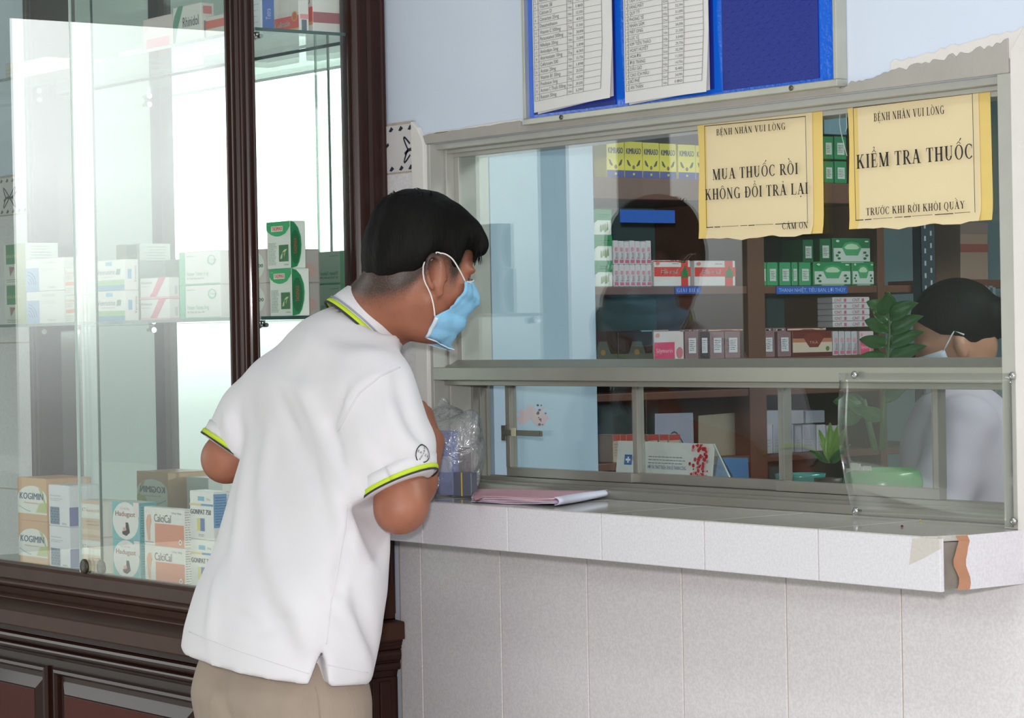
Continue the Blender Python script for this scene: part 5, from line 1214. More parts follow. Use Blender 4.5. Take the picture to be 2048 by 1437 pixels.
for s in (-1, 1): eb = MB(); eb.tube([H(.0865-.0022*i*i*.35, s*(.014+.0075*i), -.017+.0012*min(i, 3)) for i in range(6)], [.002, .0034, .0036, .0032, .0024, .001], 8); eb.build('eyebrow', M_HAIR, man)
for s in (-1, 1):
    ey = MB(); c = H(.0715, s*.0315, -.036); ey.lathe([(.0, -.0105), (.006, -.009), (.0105, 0), (.006, .009), (0, .0105)], c, 14); ey.build('eye', mat('eye_dark', '#1d1613', .1), man)
# ---- shirt
def _cloth(N, L, b):
    tc = N.new('ShaderNodeTexCoord'); no = N.new('ShaderNodeTexNoise'); no.inputs['Scale'].default_value = 900
    n2 = N.new('ShaderNodeTexNoise'); n2.inputs['Scale'].default_value = 7; r = N.new('ShaderNodeValToRGB'); r.color_ramp.elements[0].color = (*lin('#d6d2d9'), 1); r.color_ramp.elements[1].color = (*lin('#e0dce1'), 1)
    L.new(tc.outputs['Object'], n2.inputs[0]); L.new(n2.outputs['Fac'], r.inputs[0]); L.new(r.outputs[0], b.inputs['Base Color'])
    bp = N.new('ShaderNodeBump'); bp.inputs['Strength'].default_value = .25; bp.inputs['Distance'].default_value = .0008; L.new(tc.outputs['Object'], no.inputs[0]); L.new(no.outputs['Fac'], bp.inputs['Height']); L.new(bp.outputs[0], b.inputs['Normal'])
    b.inputs['Roughness'].default_value = .85; b.inputs['Sheen Weight'].default_value = .15
M_SHIRT = world_mat('white_pique', _cloth); M_LIME = mat('lime_trim', '#c3d832', .8, var=.04); M_DARK = mat('charcoal_trim', '#33363d', .8); M_GREY = mat('grey_trim', '#9a9cb0', .8)
shirt = SH.mesh('polo_shirt', M_SHIRT, man, smooth=2, keep=True)
def on(Fd, p, d, lift=.0012):              # push a point onto a field's surface along d (coming from outside)
    q = Fd.march(A(p)+A(d)*.05, -A(d), 0, .16, .002); return (q+A(d)*lift) if q is not None else A(p)
def ring_band(name, c, n, d0, d1, mt, fn, rad, parent, lift):
    c, n = A(c), A(n); u = np.cross(n, (.3, .5, .8)); u /= np.linalg.norm(u); v = np.cross(n, u); m_ = MB(); G = []
    for i in range(41):
        a = 2*math.pi*i/40; dr = u*math.cos(a)+v*math.sin(a); row = []
        for d in (d0, (d0+d1)/2, d1):
            p = c-n*d; q = Fd.march(p, dr, .0, rad*1.5, .002) if False else None
            t = np.arange(rad*1.45, .01, -.0015); P = p[None]+dr[None]*t[:, None]; val = fn(P); k = np.where(val < 0)[0]
            row.append(p+dr*((t[k[0]] if len(k) else rad)+lift))
        G.append(row)
    R_ = np.array([[np.linalg.norm(q-(c-n*d)) for q, d in zip(r_, (d0, (d0+d1)/2, d1))] for r_ in G]); med = np.median(R_)
    m_.grid(G, mt); return m_.build(name, mt, parent, solid=.0016)
SLR = lambda P: np.minimum(cone_d(P, ShR+(ElR-ShR)*.5, CuR+(ElR-ShR)*.1, .070, .060), 9)
SLL = lambda P: cone_d(P, ShL+(CuL-ShL)*.5, CuL+(CuL-ShL)*.1, .070, .062)
for c, n, rad, fnS in ((CR, cnR, .080, SLR), (CL, cnL, .078, SLL)):
    ring_band('cuff_band', c, n, .004, .030, M_SHIRT, fnS, rad, shirt, .0020); ring_band('lime_stripe', c, n, .0042, .0115, M_LIME, fnS, rad, shirt, .0040); ring_band('dark_stripe', c, n, .0012, .0042, M_DARK, fnS, rad, shirt, .0042)
# collar: a folded band round the neck
cu = np.cross(na, A((0, 0, 1))); cu /= np.linalg.norm(cu); cv = np.cross(na, cu)
def collar(name, prof, mt, parent, a0=-165, a1=165):
    G = []
    for i in range(49):
        a = math.radians(a0+(a1-a0)*i/48); dr = cu*math.sin(a)*1.0+cv*math.cos(a)*1.0      # cv points to the nape side
        G.append([NB+na*(h_-.012*(1-math.cos(a))*.9)+dr*(r_+.003*math.cos(a))+A((0, 0, 0)) for r_, h_ in prof])
    m_ = MB(); m_.grid(G, mt); return m_.build(name, mt, parent, solid=.0022)
cvn = cv if cv@fh < 0 else -cv; cv = cvn
PR = [(.0615, .010), (.0605, .030), (.0625, .037), (.0670, .034), (.0740, .014), (.0800, -.006)]
clr = collar('collar', PR, M_SHIRT, shirt)
collar('grey_stripe', [(.0795, .004), (.0803, .0015)], M_GREY, clr); collar('lime_stripe', [(.0806, -.001), (.0826, -.008)], M_LIME, clr); collar('dark_stripe', [(.0826, -.008), (.0834, -.0115)], M_DARK, clr)
# seams and hem stitching, printed along the cloth
def seam(name, pts, wd, mt, Fd, parent, lift=.0006, n=10):
    P_ = []
    for i in range(len(pts)-1):
        for t in np.linspace(0, 1, n, endpoint=(i == len(pts)-2)):
            q = Fd.hit(pts[i][0]+(pts[i+1][0]-pts[i][0])*t, pts[i][1]+(pts[i+1][1]-pts[i][1])*t)
            if q is not None: P_.append(q)
    if len(P_) < 2: return
    m_ = MB(); m_.tube([p+Fd.grad(p)*lift*0 for p in P_], wd, 6, mt); return m_.build(name, mt, parent)
seam('shoulder_seam', ((800, 735), (762, 752), (720, 785), (690, 835), (672, 868)), .0014, M_SHIRT, SH, shirt)
seam('side_seam', ((694, 1010), (690, 1060), (664, 1200), (652, 1290)), .0012, M_SHIRT, SH, shirt)
seam('hem_stitch', ((378, 1264), (470, 1300), (560, 1330), (618, 1348)), .0010, M_SHIRT, SH, shirt); seam('hem_stitch', ((654, 1330), (690, 1338), (736, 1346)), .0010, M_SHIRT, SH, shirt)
# round emblem on the sleeve: crossing letters in a ring
def decal(cx_, cy_, R_, parent):
    m_ = MB(); c = SH.hit(cx_, cy_)
    if c is None: return
    n = SH.grad(c); up = A((0, 0, 1))-n*n[2]; up /= np.linalg.norm(up); rt = np.cross(up, n)
    def S(x, y):
        return on(SH, c+rt*x+up*y, n, .0012)
    K = flat('#23262b', .8)
    for i in range(40):
        a, b = 2*math.pi*i/40, 2*math.pi*(i+1)/40
        m_.face([S(R_*math.cos(a), R_*math.sin(a)), S(R_*math.cos(b), R_*math.sin(b)), S(R_*.88*math.cos(b), R_*.88*math.sin(b)), S(R_*.88*math.cos(a), R_*.88*math.sin(a))], K)
    st_ = R_*.34
    for i, ch in enumerate('BAYER'):
        V, Fs, W = glyphs(ch); hh = R_*.27
        for hor in (0, 1):
            if hor == 0 and i == 2: continue
            ox, oy = ((i-2)*st_, 0) if hor else (0, (2-i)*st_); ca, sa = math.cos(-.5), math.sin(-.5)
            pts = []
            for x, y in V:
                xx, yy = ox+(x-W/2)*hh, oy+(y-.5)*hh; pts.append(S(xx*ca-yy*sa, xx*sa+yy*ca))
            m_.add(pts, Fs, K)
    m_.build('emblem', K, parent)
decal(846, 908, .0155, shirt)
# ---- trousers and shoes
def _twill(N, L, b):
    tc = N.new('ShaderNodeTexCoord'); n2 = N.new('ShaderNodeTexNoise'); n2.inputs['Scale'].default_value = 9; n2.inputs['Detail'].default_value = 6; r = N.new('ShaderNodeValToRGB'); r.color_ramp.elements[0].color = (*lin('#95857a'), 1); r.color_ramp.elements[1].color = (*lin('#a79789'), 1)
    L.new(tc.outputs['Object'], n2.inputs[0]); L.new(n2.outputs['Fac'], r.inputs[0]); L.new(r.outputs[0], b.inputs['Base Color']); b.inputs['Roughness'].default_value = .85
    w_ = N.new('ShaderNodeTexWave'); w_.inputs['Scale'].default_value = 220; w_.inputs['Distortion'].default_value = 1.5; bp = N.new('ShaderNodeBump'); bp.inputs['Strength'].default_value = .2; bp.inputs['Distance'].default_value = .0006
    L.new(tc.outputs['Object'], w_.inputs[0]); L.new(w_.outputs['Fac'], bp.inputs['Height']); L.new(bp.outputs[0], b.inputs['Normal'])
M_TWILL = world_mat('taupe_twill', _twill)
trs = TR.mesh('trousers', M_TWILL, man, smooth=2)
seam('side_seam', ((630, 1374), (636, 1400), (640, 1436)), .0012, M_TWILL, TR, trs)
for sx in (-1, 1):
    x = XC+sx*.100; y = ty-.01+(.0 if sx > 0 else .03); FS = Field((x-.08, y-.14, -.01), (x+.08, y+.24, .14), .006)
    FS.cone((x, y-.04, .045), (x, y+.10, .040), .040, .042, .02); FS.cone((x, y+.08, .034), (x, y+.165, .028), .043, .030, .02); FS.cone((x, y-.03, .05), (x, y-.02, .10), .042, .044, .02); FS.cut(lambda P: P[..., 2]-.002, .002)
    FS.mesh('shoe', mat('black_shoe_leather', '#1c1a19', .35), man, smooth=1)
# ---- face mask
M_MASK = mat('blue_mask_fabric', '#86bde2', .75, var=.08, scale=25, bump=.3, bscale=300); M_MASKW = mat('white_mask_edge', '#d4dde8', .8); M_STRAP = mat('white_elastic', '#e6e2e2', .8)
def face_pt(th, u, lift):
    dr = fh*math.cos(th)+sh*math.sin(th); o = H(.012, 0, u); t = np.arange(.16, .02, -.0012); P = o[None]+dr[None]*t[:, None]; v = BD.sample(P); k = np.where(v < 0)[0]; r_ = t[k[0]] if len(k) else .06
    return o+dr*(r_+lift), r_
NU, NT = 25, 33; G = []
TOPU, BOTU = -.042, -.146
for j in range(NU):
    v = j/(NU-1); row = []; u = TOPU+(BOTU-TOPU)*v
    thm = np.interp(v, [0, .25, .5, .60, .67, 1], [.95, 1.0, 1.10, 1.34, 1.46, 1.38])     # half-width angle: narrow at the cheekbone, gaping, wide at the jaw
    for i in range(NT):
        q = -1+2*i/(NT-1); th = q*thm
        sag = .004*math.cos(q*1.5)*math.sin(v*math.pi)+.0055*abs(math.sin(v*math.pi*3.5))*math.sin(min(1, v*3))+.0025*math.sin(th*9+v*5)*v
        p, r_ = face_pt(th, u-.012*(1-abs(q))*(v > .95)+.012*(1-min(1, abs(q)*2.2))*(1-v), 0)
        r2 = max(r_, np.interp(v, [0, .25, .55, .8, 1], [.0, .088, .078, .070, .050])*math.cos(th)**.55 if abs(th) < 1.5 else 0)
        dr = fh*math.cos(th)+sh*math.sin(th)
        if v < .45 and abs(q) > .9: sag += .004
        row.append(p+dr*(r2-r_+.0045+sag))
    G.append(row)
m_ = MB(); m_.grid(G, M_MASK); msk = m_.build('face_mask', M_MASK, man, solid=.0014)
for e in (0, -1):
    m_ = MB(); lst = [(G[j][e], G[j][2 if e == 0 else -3]) for j in range(16, NU)]
    m_.grid([[a_+(a_-HC)*.010, b_*.45+a_*.55+(a_-HC)*.018] for a_, b_ in lst], M_MASKW); m_.build('mask_border', M_MASKW, msk, solid=.001)
m_ = MB(); m_.tube([G[0][i]+(G[0][i]-HC)*.012 for i in range(1, NT-1)], .0016, 6, M_MASKW); m_.build('mask_hem', M_MASKW, msk); m_ = MB(); m_.tube([G[-1][i]+(G[-1][i]-HC)*.010 for i in range(1, NT-1)], .0013, 6, M_MASKW); m_.build('mask_hem', M_MASKW, msk)
for s in (-1, 1):
    e = -1 if s > 0 else 0; T0, B0 = G[0][e], G[16][e]
    E0 = H(.012, s*.074, -.040)
    loop = [T0, T0*.5+H(.030, s*.082, -.012)*.5+sh*s*.003, H(.026, s*.084, -.010), H(.006, s*.083, -.006), H(-.012, s*.082, -.020), H(-.016, s*.080, -.038), H(-.010, s*.079, -.058), H(.004, s*.078, -.078), B0*.5+H(.006, s*.078, -.080)*.5+sh*s*.002, B0]
    loop2 = []
    for i in range(len(loop)-1):
        a0, a1, a2, a3 = loop[max(0, i-1)], loop[i], loop[i+1], loop[min(len(loop)-1, i+2)]
        for t in (0, .2, .4, .6, .8): loop2.append(.5*(2*a1+(a2-a0)*t+(2*a0-5*a1+4*a2-a3)*t*t+(3*a1-a0-3*a2+a3)*t**3))
    loop2.append(loop[-1]); q = []
    for p in loop2:
        w_ = BD.sample(p[None])[0]; q.append(p+(BD.grad(p)*(.0022-w_) if w_ < .0022 else 0))
    m_ = MB(); m_.tube(q, .0013, 6); m_.build('ear_loop', M_STRAP, msk)
# ================================================================== INSIDE THE PHARMACY
RX = -.60                                   # front of the boxes on the wooden rack
def ry(x, y=600): return wx(x, y, RX).y
def rz(y, x=1300): return wx(x, y, RX).z
M_RACK = mat('brown_rack_wood', '#6a4636', .5, var=.2, scale=8); M_RBACK = mat('teal_rack_back', '#647f82', .6, var=.12, scale=5)
Y0R, Y1R = .46, 1.66
rack = empty('medicine_rack', (-.75, 1.05, 0), 'brown wooden rack packed with herbal medicine boxes behind the service window', 'rack')
ZT, ZS, ZC, ZD = rz(357), rz(573.5), rz(722), rz(785)
for nm, z, th, y1 in (('shelf_board', ZT, .045, Y1R), ('shelf_board', ZS, .017, Y1R), ('shelf_board', ZC, .022, Y1R), ('shelf_board', ZD, .016, Y1R), ('shelf_board', .80, .02, Y1R), ('shelf_board', 2.15, .03, Y1R)):
    MB().box(-.90, RX+.006, Y0R, y1, z-th, z-.0003).build(nm, M_RACK, rack, bevel=.0015)
for y0, y1 in ((Y0R-.02, Y0R+.012), (ry(1490), ry(1524)), (ry(1750), ry(1764))):
    MB().box(-.90, RX+.010, y0, y1, 0, 2.3).build('upright', M_RACK, rack, bevel=.0015)
MB().box(-.915, -.90, Y0R, Y1R, 0, 2.3).build('back_panel', M_RBACK, rack)
def rbox(label, xl, xr, yt, yb, d, body, z0=None, group=None, X=RX, cat='medicine box', name='medicine_box', rot=0, **k):
    """carton whose face looks to +x; pixel columns xl..xr, rows yt..yb on that face"""
    a, b = wx(xl, (yt+yb)/2, X), wx(xr, (yt+yb)/2, X); zb = wx((xl+xr)/2, yb, X).z if z0 is None else z0; zt = wx((xl+xr)/2, yt, X).z
    return carton(name, label, cat, b.y-a.y-.0006, d, zt-zb, body, (X-d/2, (a.y+b.y)/2, zb+.0002), 90+rot, group=group, **k)
def T2(P, t, a, b, h, c, w, **k): P.text(t, a, b, h, c, w, **k)
# yellow cartons on the top board
def d_kim(P, w, h):
    P.rect(0, 0, w, h*.20, '#3a4290'); P.rect(0, h*.20, w, h, '#e3d43f'); P.text('KIMRASO', w*.08, h*.66, h*.16, '#2a3052', w*.84, bold=.0009)
    for s in (-1, 1):
        P.k += 1; P.poly([(w*(.5+s*.40), h*.50), (w*(.5+s*.30), h*.48), (w*(.5+s*.16), h*.34), (w*(.5+s*.20), h*.31), (w*(.5+s*.34), h*.36)], '#3a3434')
    P.ell(w*.5, h*.29, w*.08, h*.06, '#7a5a3a', 12); P.rect(w*.44, h*.07, w*.56, h*.13, '#c9c04a'); lines(P, w*.5, w*.8, h*.58, h*.62, 1, '#8a7f30')
gk = 'yellow cartons on the top board of the rack'
for i, (xl, xr, nm) in enumerate(((1213, 1248, 'first from the left'), (1249, 1284, 'second from the left'), (1285, 1318, 'third from the left'), (1319, 1352, 'fourth from the left'), (1356, 1390, 'fifth, cut by the left yellow sign'), (1391, 1424, 'sixth, mostly behind the left yellow sign'))):
    rbox('yellow and blue carton on the top board, '+nm, xl, xr, 282+i*2, 358+i*2, .07, '#e3d43f', ZT, gk, front=d_kim)
# green cartons between the two signs
def d_grn(P, w, h): P.rect(w*.2, h*.2, w*.8, h*.72, '#c9d4cc'); lines(P, w*.28, w*.72, h*.28, h*.64, 5, '#8a968e')
gg = 'green cartons between the two yellow signs'
for i, (xl, xr, t) in enumerate(((1648, 1668, 'left'), (1670, 1694, 'right'))):
    for k, q in enumerate(('lower', 'upper')):
        a = rbox('%s %s green carton in the gap between the two yellow signs' % (q, t), xl, xr, 321 if k else 374-51, 374, .06, '#2f8a57', ZT, gg, front=d_grn)
        if k: a.location.z += .053
rbox('pale blue carton on top of the green cartons between the two signs', 1648, 1694, 225, 262, .06, '#7fa0ad', ZT+.108, None)
# left column of tall green and white cartons
def d_leaf(P, w, h):
    P.rect(0, h*.58, w, h, '#2f8f5c'); P.shape([(0, h*.62), (w*.3, h*.44), (w*.5, h*.62)], '#2f8f5c'); P.shape([(w*.04, h*.2), (w*.35, h*.38), (w*.30, h*.5), (w*.06, h*.34)], '#a7c2a8')
    for i in range(4): P.shape([(w*(.55+.08*i), h*(.12+.06*(i % 2))), (w*(.62+.08*i), h*(.14+.06*(i % 2))), (w*(.60+.08*i), h*(.40+.04*i)), (w*(.56+.08*i), h*.38)], '#7f9a5a')
    lines(P, w*.5, w*.9, h*.66, h*.84, 2, '#a9d6bb')
for k, nm in enumerate(('bottom', 'middle', 'top')):
    rbox('tall green and white leaf carton at the left end of the rack, %s one of three' % nm, 1176, 1224, 0, 0, .09, '#e3e8e2', None, 'green and white leaf cartons', front=d_leaf) if False else None
    z0 = ZS+k*.0535
    a, b = wx(1172, 500, RX), wx(1224, 500, RX)
    carton('medicine_box', 'green and white leaf carton at the left end of the rack, %s one of three' % nm, 'medicine box', b.y-a.y, .08, .0530, '#e3e8e2', (RX-.04, (a.y+b.y)/2, z0), 90, group='green and white leaf cartons', front=d_leaf)
# thin white cartons standing on edge in two tiers
def d_thin(P, w, h): P.rect(w*.15, h*.06, w*.85, h*.20, '#c96a86'); P.rect(w*.25, h*.55, w*.75, h*.72, '#d79aa8'); P.text('Biceti', w*.8, h*.24, w*.5, '#8a8088', h*.26, rot=90)
gt = 'thin white cartons standing on edge'
ORD = ('first', 'second', 'third', 'fourth', 'fifth', 'sixth', 'seventh', 'eighth')
for k, q in enumerate(('lower', 'upper')):
    for i in range(7):
        xl = 1227+10.9*i; h_ = (520, 562, 470, 519)[2*k:2*k+2] if False else None
        a, b = wx(xl, 520, RX), wx(xl+10.4, 520, RX); hh = .0500
        carton('medicine_box', 'thin white carton on edge, %s tier beside the red and white pair, %s from left' % (q, ORD[i]), 'medicine box', b.y-a.y, .05, hh-(.004 if k == 0 else .001*(i % 3)), '#d9d4da', (RX-.025, (a.y+b.y)/2, ZS+(.0 if k == 0 else .0462)), 90, group=gt, front=d_thin)
# red and white cartons
def d_bia(P, w, h):
    P.rect(0, h*.38, w, h*.74, '#d8453f'); P.rect(w*.74, 0, w*.93, h, '#d8453f'); P.text('Biceti', w*.18, h*.47, h*.20, '#f3e2df', w*.44, slant=.2, bold=.0007); P.ell(w*.84, h*.5, w*.10, h*.17, '#3f8a4d', 10); P.shape([(w*.74, h*.34), (w*.94, h*.34), (w*.84, h*.84)], '#2f7a40'); P.ell(w*.1, h*.88, w*.05, h*.07, '#d98a7a', 10); lines(P, w*.5, w*.68, h*.84, h*.9, 1, '#777')
gb = 'red and white cartons on the second board'
a = rbox('red and white carton with a green tree, bottom of the pair', 1308, 1381, 521, 572, .05, '#e3dede', ZS, gb, front=d_bia); hb = .0495
b = rbox('red and white carton with a green tree, top of the pair', 1306, 1376, 521, 572, .05, '#e3dede', ZS+.0500, gb, front=d_bia)
rbox('red and white carton with a green tree standing alone to the right of the pair', 1389, 1471, 522, 572, .05, '#e3dede', ZS, gb, front=d_bia)
# blue shelf labels
def blue_tag(label, x0, x1, y0, y1, txt, X):
    p, q = wx(x0, (y0+y1)/2, X), wx(x1, (y0+y1)/2, X); z1 = wx((x0+x1)/2, y0, X).z; z0 = wx((x0+x1)/2, y1, X).z; m_ = MB()
    m_.box(X-.0012, X, p.y, q.y, z0, z1, flat('#2a62c4', .4)); w_, h_ = q.y-p.y, z1-z0
    if txt: P_ = Print(m_, (X, p.y, z0), (0, 1, 0), (0, 0, 1)); P_.serif(txt, w_*.05, h_*.22, h_*.5, '#a9c4ea', w_*.9) if not any(c in txt for c in 'PX,') else P_.text(txt, w_*.03, h_*.25, h_*.5, '#a9c4ea', w_*.94)
    return tag(m_.build('shelf_label', None), label, 'label', 'blue shelf labels on the rack')
blue_tag('short blue label on the edge of the second board under the red and white cartons', 1351, 1402, 573, 588, 'GIẢI BIỂU', RX+.0085)
blue_tag('long blue label on the edge of the second board under the green cartons', 1553, 1695, 573, 588, 'THANH NHIỆT, TIÊU BAN, LỢI THỦY', RX+.0085)
blue_tag('dark blue strip label hanging above the thin white cartons', 1240, 1350, 420, 446, None, RX-.02)
# row of green cartons, second board right of the upright
def d_ml(P, w, h):
    P.rect(w*.02, h*.06, w*.98, h*.60, '#c3cfc6'); P.k += 1; P.poly([(w*.24, h*.62), (w*.34, h*.30), (w*.66, h*.30), (w*.76, h*.62), (w*.68, h*.80), (w*.5, h*.86), (w*.32, h*.80)], '#4aa06a'); P.shape([(w*.30, h*.62), (w*.36, h*.55), (w*.64, h*.55), (w*.70, h*.62), (w*.62, h*.74), (w*.5, h*.78), (w*.38, h*.74)], '#b9d6b4')
    for s in (-1, 1):
        for i in range(3): P.ell(w*(.5+s*(.34+.05*(i % 2))), h*(.18+.12*i), w*.045, h*.05, '#2c6b3e', 8)
    P.rect(w*.2, 0, w*.8, h*.04, '#8fc0a0'); P.ell(w*.12, h*.88, w*.05, h*.05, '#bcdcc6', 8); P.rect(w*.84, h*.84, w*.93, h*.9, '#bcdcc6')
gm2 = 'green cartons on the second board right of the upright'
for xl, xr, nm in ((1518, 1534, 'first narrow end from the left'), (1535, 1556, 'second narrow end from the left'), (1560, 1582, 'third narrow end from the left'), (1584, 1596, 'fourth narrow end from the left'), (1599, 1622, 'fifth narrow end from the left')):
    rbox('green carton end on the second board, '+nm, xl, xr, 525, 573, .08, '#3f9f6b', ZS, gm2, front=d_grn)
rbox('large green and white carton, left of the bottom two on the second board', 1627, 1702, 524, 573, .06, '#2f8f58', ZS, gm2, front=d_ml)
rbox('large green and white carton, right of the bottom two on the second board', 1704, 1748, 524, 573, .06, '#2f8f58', ZS, gm2, front=d_ml)
a = rbox('large green and white carton stacked on the bottom two', 1665, 1741, 477, 522, .06, '#24764a', ZS+.0500, gm2, front=d_ml)
rbox('narrow dark green carton end, left one on the upper tier', 1606, 1627, 480, 522, .07, '#1f6a41', ZS+.0500, gm2, front=d_grn)
rbox('narrow dark green carton end, right one on the upper tier', 1640, 1662, 478, 522, .07, '#1f6a41', ZS+.0500, gm2, front=d_grn)
# third board: dark, mauve and brown cartons
def d_dark(P, w, h): P.k += 1; P.poly([(0, h*.25), (w*.30, h*.25), (w*.40, h*.66), (w*.66, h*.66), (w*.78, h*.25), (w, h*.25), (w, 0), (0, 0)], '#4d5046'); P.ell(w*.53, h*.3, w*.08, h*.1, '#8a6a3a', 10); P.rect(0, h*.0, w, h*.05, '#2f1512')
def d_mauve(P, w, h): P.rect(w*.22, h*.22, w*.78, h*.76, '#d2d2d8'); lines(P, w*.3, w*.7, h*.3, h*.7, 6, '#8f8f96')
def d_brown(P, w, h): P.rect(0, 0, w, h*.16, '#5a1f1c'); P.rect(0, h*.16, w, h*.56, '#d2c0ae'); P.rect(0, h*.56, w, h*.72, '#b9765c'); P.k += 1; P.poly([(w*.26, h*.76), (w*.42, h*.36), (w*.64, h*.36), (w*.80, h*.76), (w*.66, h*.92), (w*.42, h*.92)], '#7a2c22'); P.text('TRÀ', w*.42, h*.5, h*.1, '#b99a80', w*.22); P.ell(w*.88, h*.3, w*.05, h*.1, '#5f7a46', 8)
def d_pk(P, w, h): P.rect(0, 0, w*.68, h*.62, '#d94f78'); P.text('Silymarin', w*.06, h*.26, h*.14, '#efc2d0', w*.55); P.ell(w*.85, h*.25, w*.11, h*.2, '#cf7a86', 10); P.ell(w*.12, h*.86, w*.07, h*.08, '#d99a8a', 8)
g3 = 'cartons on the third board of the rack'
HB = rz(663)-ZC
def tier(label, xl, xr, up, d, body, hh=None, **k):
    o = rbox(label, xl, xr, 663, 722, d, body, ZC+(HB+.0008 if up else 0), g3, **k); return o
for xl, xr, up, nm in ((1160, 1281, True, 'upper tier'), (1172, 1235, False, 'lower tier left'), (1236, 1306, False, 'lower tier right')):
    tier('dark brown and olive tea carton at the left of the third board, '+nm, xl, xr, up, .08, '#2e1a16', front=d_dark)
tier('pale teal carton between the dark tea cartons and the striped red cartons', 1283, 1306, True, .06, '#6f97a0')
tier('white carton with red stripes above the pink carton', 1308, 1338, True, .06, '#b9a9a6', front=lambda P, w, h: (P.rect(0, h*.1, w, h*.35, '#8f3a38'), P.rect(0, h*.6, w, h*.85, '#8f3a38')))
tier('white carton with a pink panel on the third board', 1308, 1368, False, .06, '#dcd3d3', front=d_pk)
for xl, xr, up, nm in ((1360, 1386, True, 'upper tier left'), (1388, 1414, True, 'upper tier right'), (1371, 1398, False, 'lower tier, first from left'), (1421, 1449, False, 'lower tier, second from left'), (1451, 1481, False, 'lower tier, third from left')):
    tier('mauve carton end with white sticker left of the upright, '+nm, xl, xr, up, .07, '#8a6a70', front=d_mauve)
tier('almost black carton end between the mauve ones', 1399, 1419, False, .07, '#2b2126', front=d_mauve)
tier('wide brown and white carton left of the upright on the upper tier', 1417, 1486, True, .06, '#7a3a30', front=d_brown)
for xl, xr, up, nm in ((1526, 1545, True, 'upper tier left'), (1547, 1573, True, 'upper tier right'), (1526, 1550, False, 'lower tier left'), (1556, 1583, False, 'lower tier right')):
    tier('mauve carton end with white sticker right of the upright, '+nm, xl, xr, up, .07, '#8d6d72', front=d_mauve)
tier('wide red brown and cream carton right of the upright, upper tier', 1575, 1652, True, .06, '#6d2c26', front=d_brown); tier('wide red brown and cream carton right of the upright, lower tier', 1585, 1664, False, .06, '#6d2c26', front=d_brown)
def d_flat(P, w, h):
    for q in (.04, .52): P.text('CNT', w*q, h*.25, h*.5, '#a8606a', w*.2); P.rect(w*(q+.26), h*.2, w*(q+.32), h*.75, '#c9607a')
for i in range(5):
    a, b = wx(1666, 640, RX), wx(1740, 640, RX); hh = .0135
    carton('medicine_box', 'flat white carton in the stack of five behind the glossy leaves, %s from the bottom' % ORD[i], 'medicine box', b.y-a.y, .05, hh-.0006, '#cdc8cc', (RX-.025, (a.y+b.y)/2, ZC+HB+.001+hh*i), 90, group='stack of flat white cartons', front=d_flat)
for i in range(4): tier('grey white carton on edge under the flat stack, %s from the left' % ORD[i], 1666+12.5*i, 1677.5+12.5*i, False, .05, '#c4c0c6', front=d_thin)
tier('pink carton beside the glossy leaves on the third board', 1720, 1748, False, .05, '#d8c6cc', front=d_pk)
# lower bays seen through the sliding panes
g4 = 'pale cartons in the lower bay right of the upright'
ZB = rz(905, 1600)
MB().box(-.90, RX+.006, Y0R, Y1R, ZB-.016, ZB-.0003).build('shelf_board', M_RACK, rack, bevel=.0015)
for i, (xl, xr, yt) in enumerate(((1531, 1546, 848), (1547, 1563, 848), (1565, 1588, 850), (1590, 1604, 852), (1606, 1632, 850), (1634, 1652, 850), (1654, 1678, 852))):
    rbox('pale lilac carton in the lower bay behind the right sliding pane, %s from left' % ORD[i], xl, xr, yt, 905, .07, ('#b9b8c4', '#a7a8b4', '#c6c4cc')[i % 3], ZB, g4, front=lambda P, w, h: lines(P, w*.2, w*.8, h*.2, h*.5, 3, '#8d8f9c'))
for i, (xl, xr) in enumerate(((1532, 1566), (1570, 1608), (1612, 1650))):
    o = rbox('pale carton lying on top of the lower bay cartons, %s from the left' % ORD[i], xl, xr, 822, 846, .06, ('#a9abb8', '#b4b2bc', '#9fa3b0')[i], ZB+wx(1600, 848, RX).z-ZB, g4)
def d_rw(P, w, h): P.rect(0, h*.78, w, h, '#a8473e'); lines(P, w*.15, w*.85, h*.2, h*.7, 5, '#8a7a70')
for i, (xl, xr) in enumerate(((1226, 1240), (1241, 1252), (1253, 1268), (1270, 1292), (1296, 1316), (1319, 1336), (1338, 1360))):
    rbox('red topped cream packet in the lower left bay, %s from the left' % ORD[i], xl, xr, 870, 905, .05, '#b9a596', ZB, 'red topped packets in the lower left bay', front=d_rw)
def sheet(name, label, cor, X, body, deco=None, cat='card'):
    m_ = MB(); P_ = [wx(x, y, X) for x, y in cor]; mt = mat('sheet_'+body.lstrip('#'), body, .7); z0 = min(p.z for p in P_)
    n_ = len(P_); V = [tuple(p) for p in P_]+[(p.x-.0015, p.y, p.z) for p in P_]
    m_.add(V, [tuple(range(n_)), tuple(range(2*n_-1, n_-1, -1))]+[(i, n_+i, n_+(i+1) % n_, (i+1) % n_) for i in range(n_)], mt)
    if deco: u = (P_[1]-P_[0]); v = (P_[3]-P_[0]); deco(Print(m_, P_[0], u, v), u.length, v.length)
    return tag(m_.build(name, mt), label, cat)
def swirl(P, w, h):
    P.rect(w*.55, 0, w, h*.25, '#4f86c2'); P.k += 1
    for i in range(10): a, b = i/10, (i+1)/10; P.poly([(w*(.3+.6*a), h*(.30+.22*math.sin(a*5))), (w*(.3+.6*b), h*(.30+.22*math.sin(b*5))), (w*(.3+.6*b), h*(.33+.22*math.sin(b*5))), (w*(.3+.6*a), h*(.34+.22*math.sin(a*5)))], '#3a3f4a')
sheet('leaflet', 'lilac leaflet with a dark swirl leaning in the lower left bay', ((1310, 906), (1388, 906), (1386, 826), (1310, 828)), -.63, '#8f95a8', swirl)
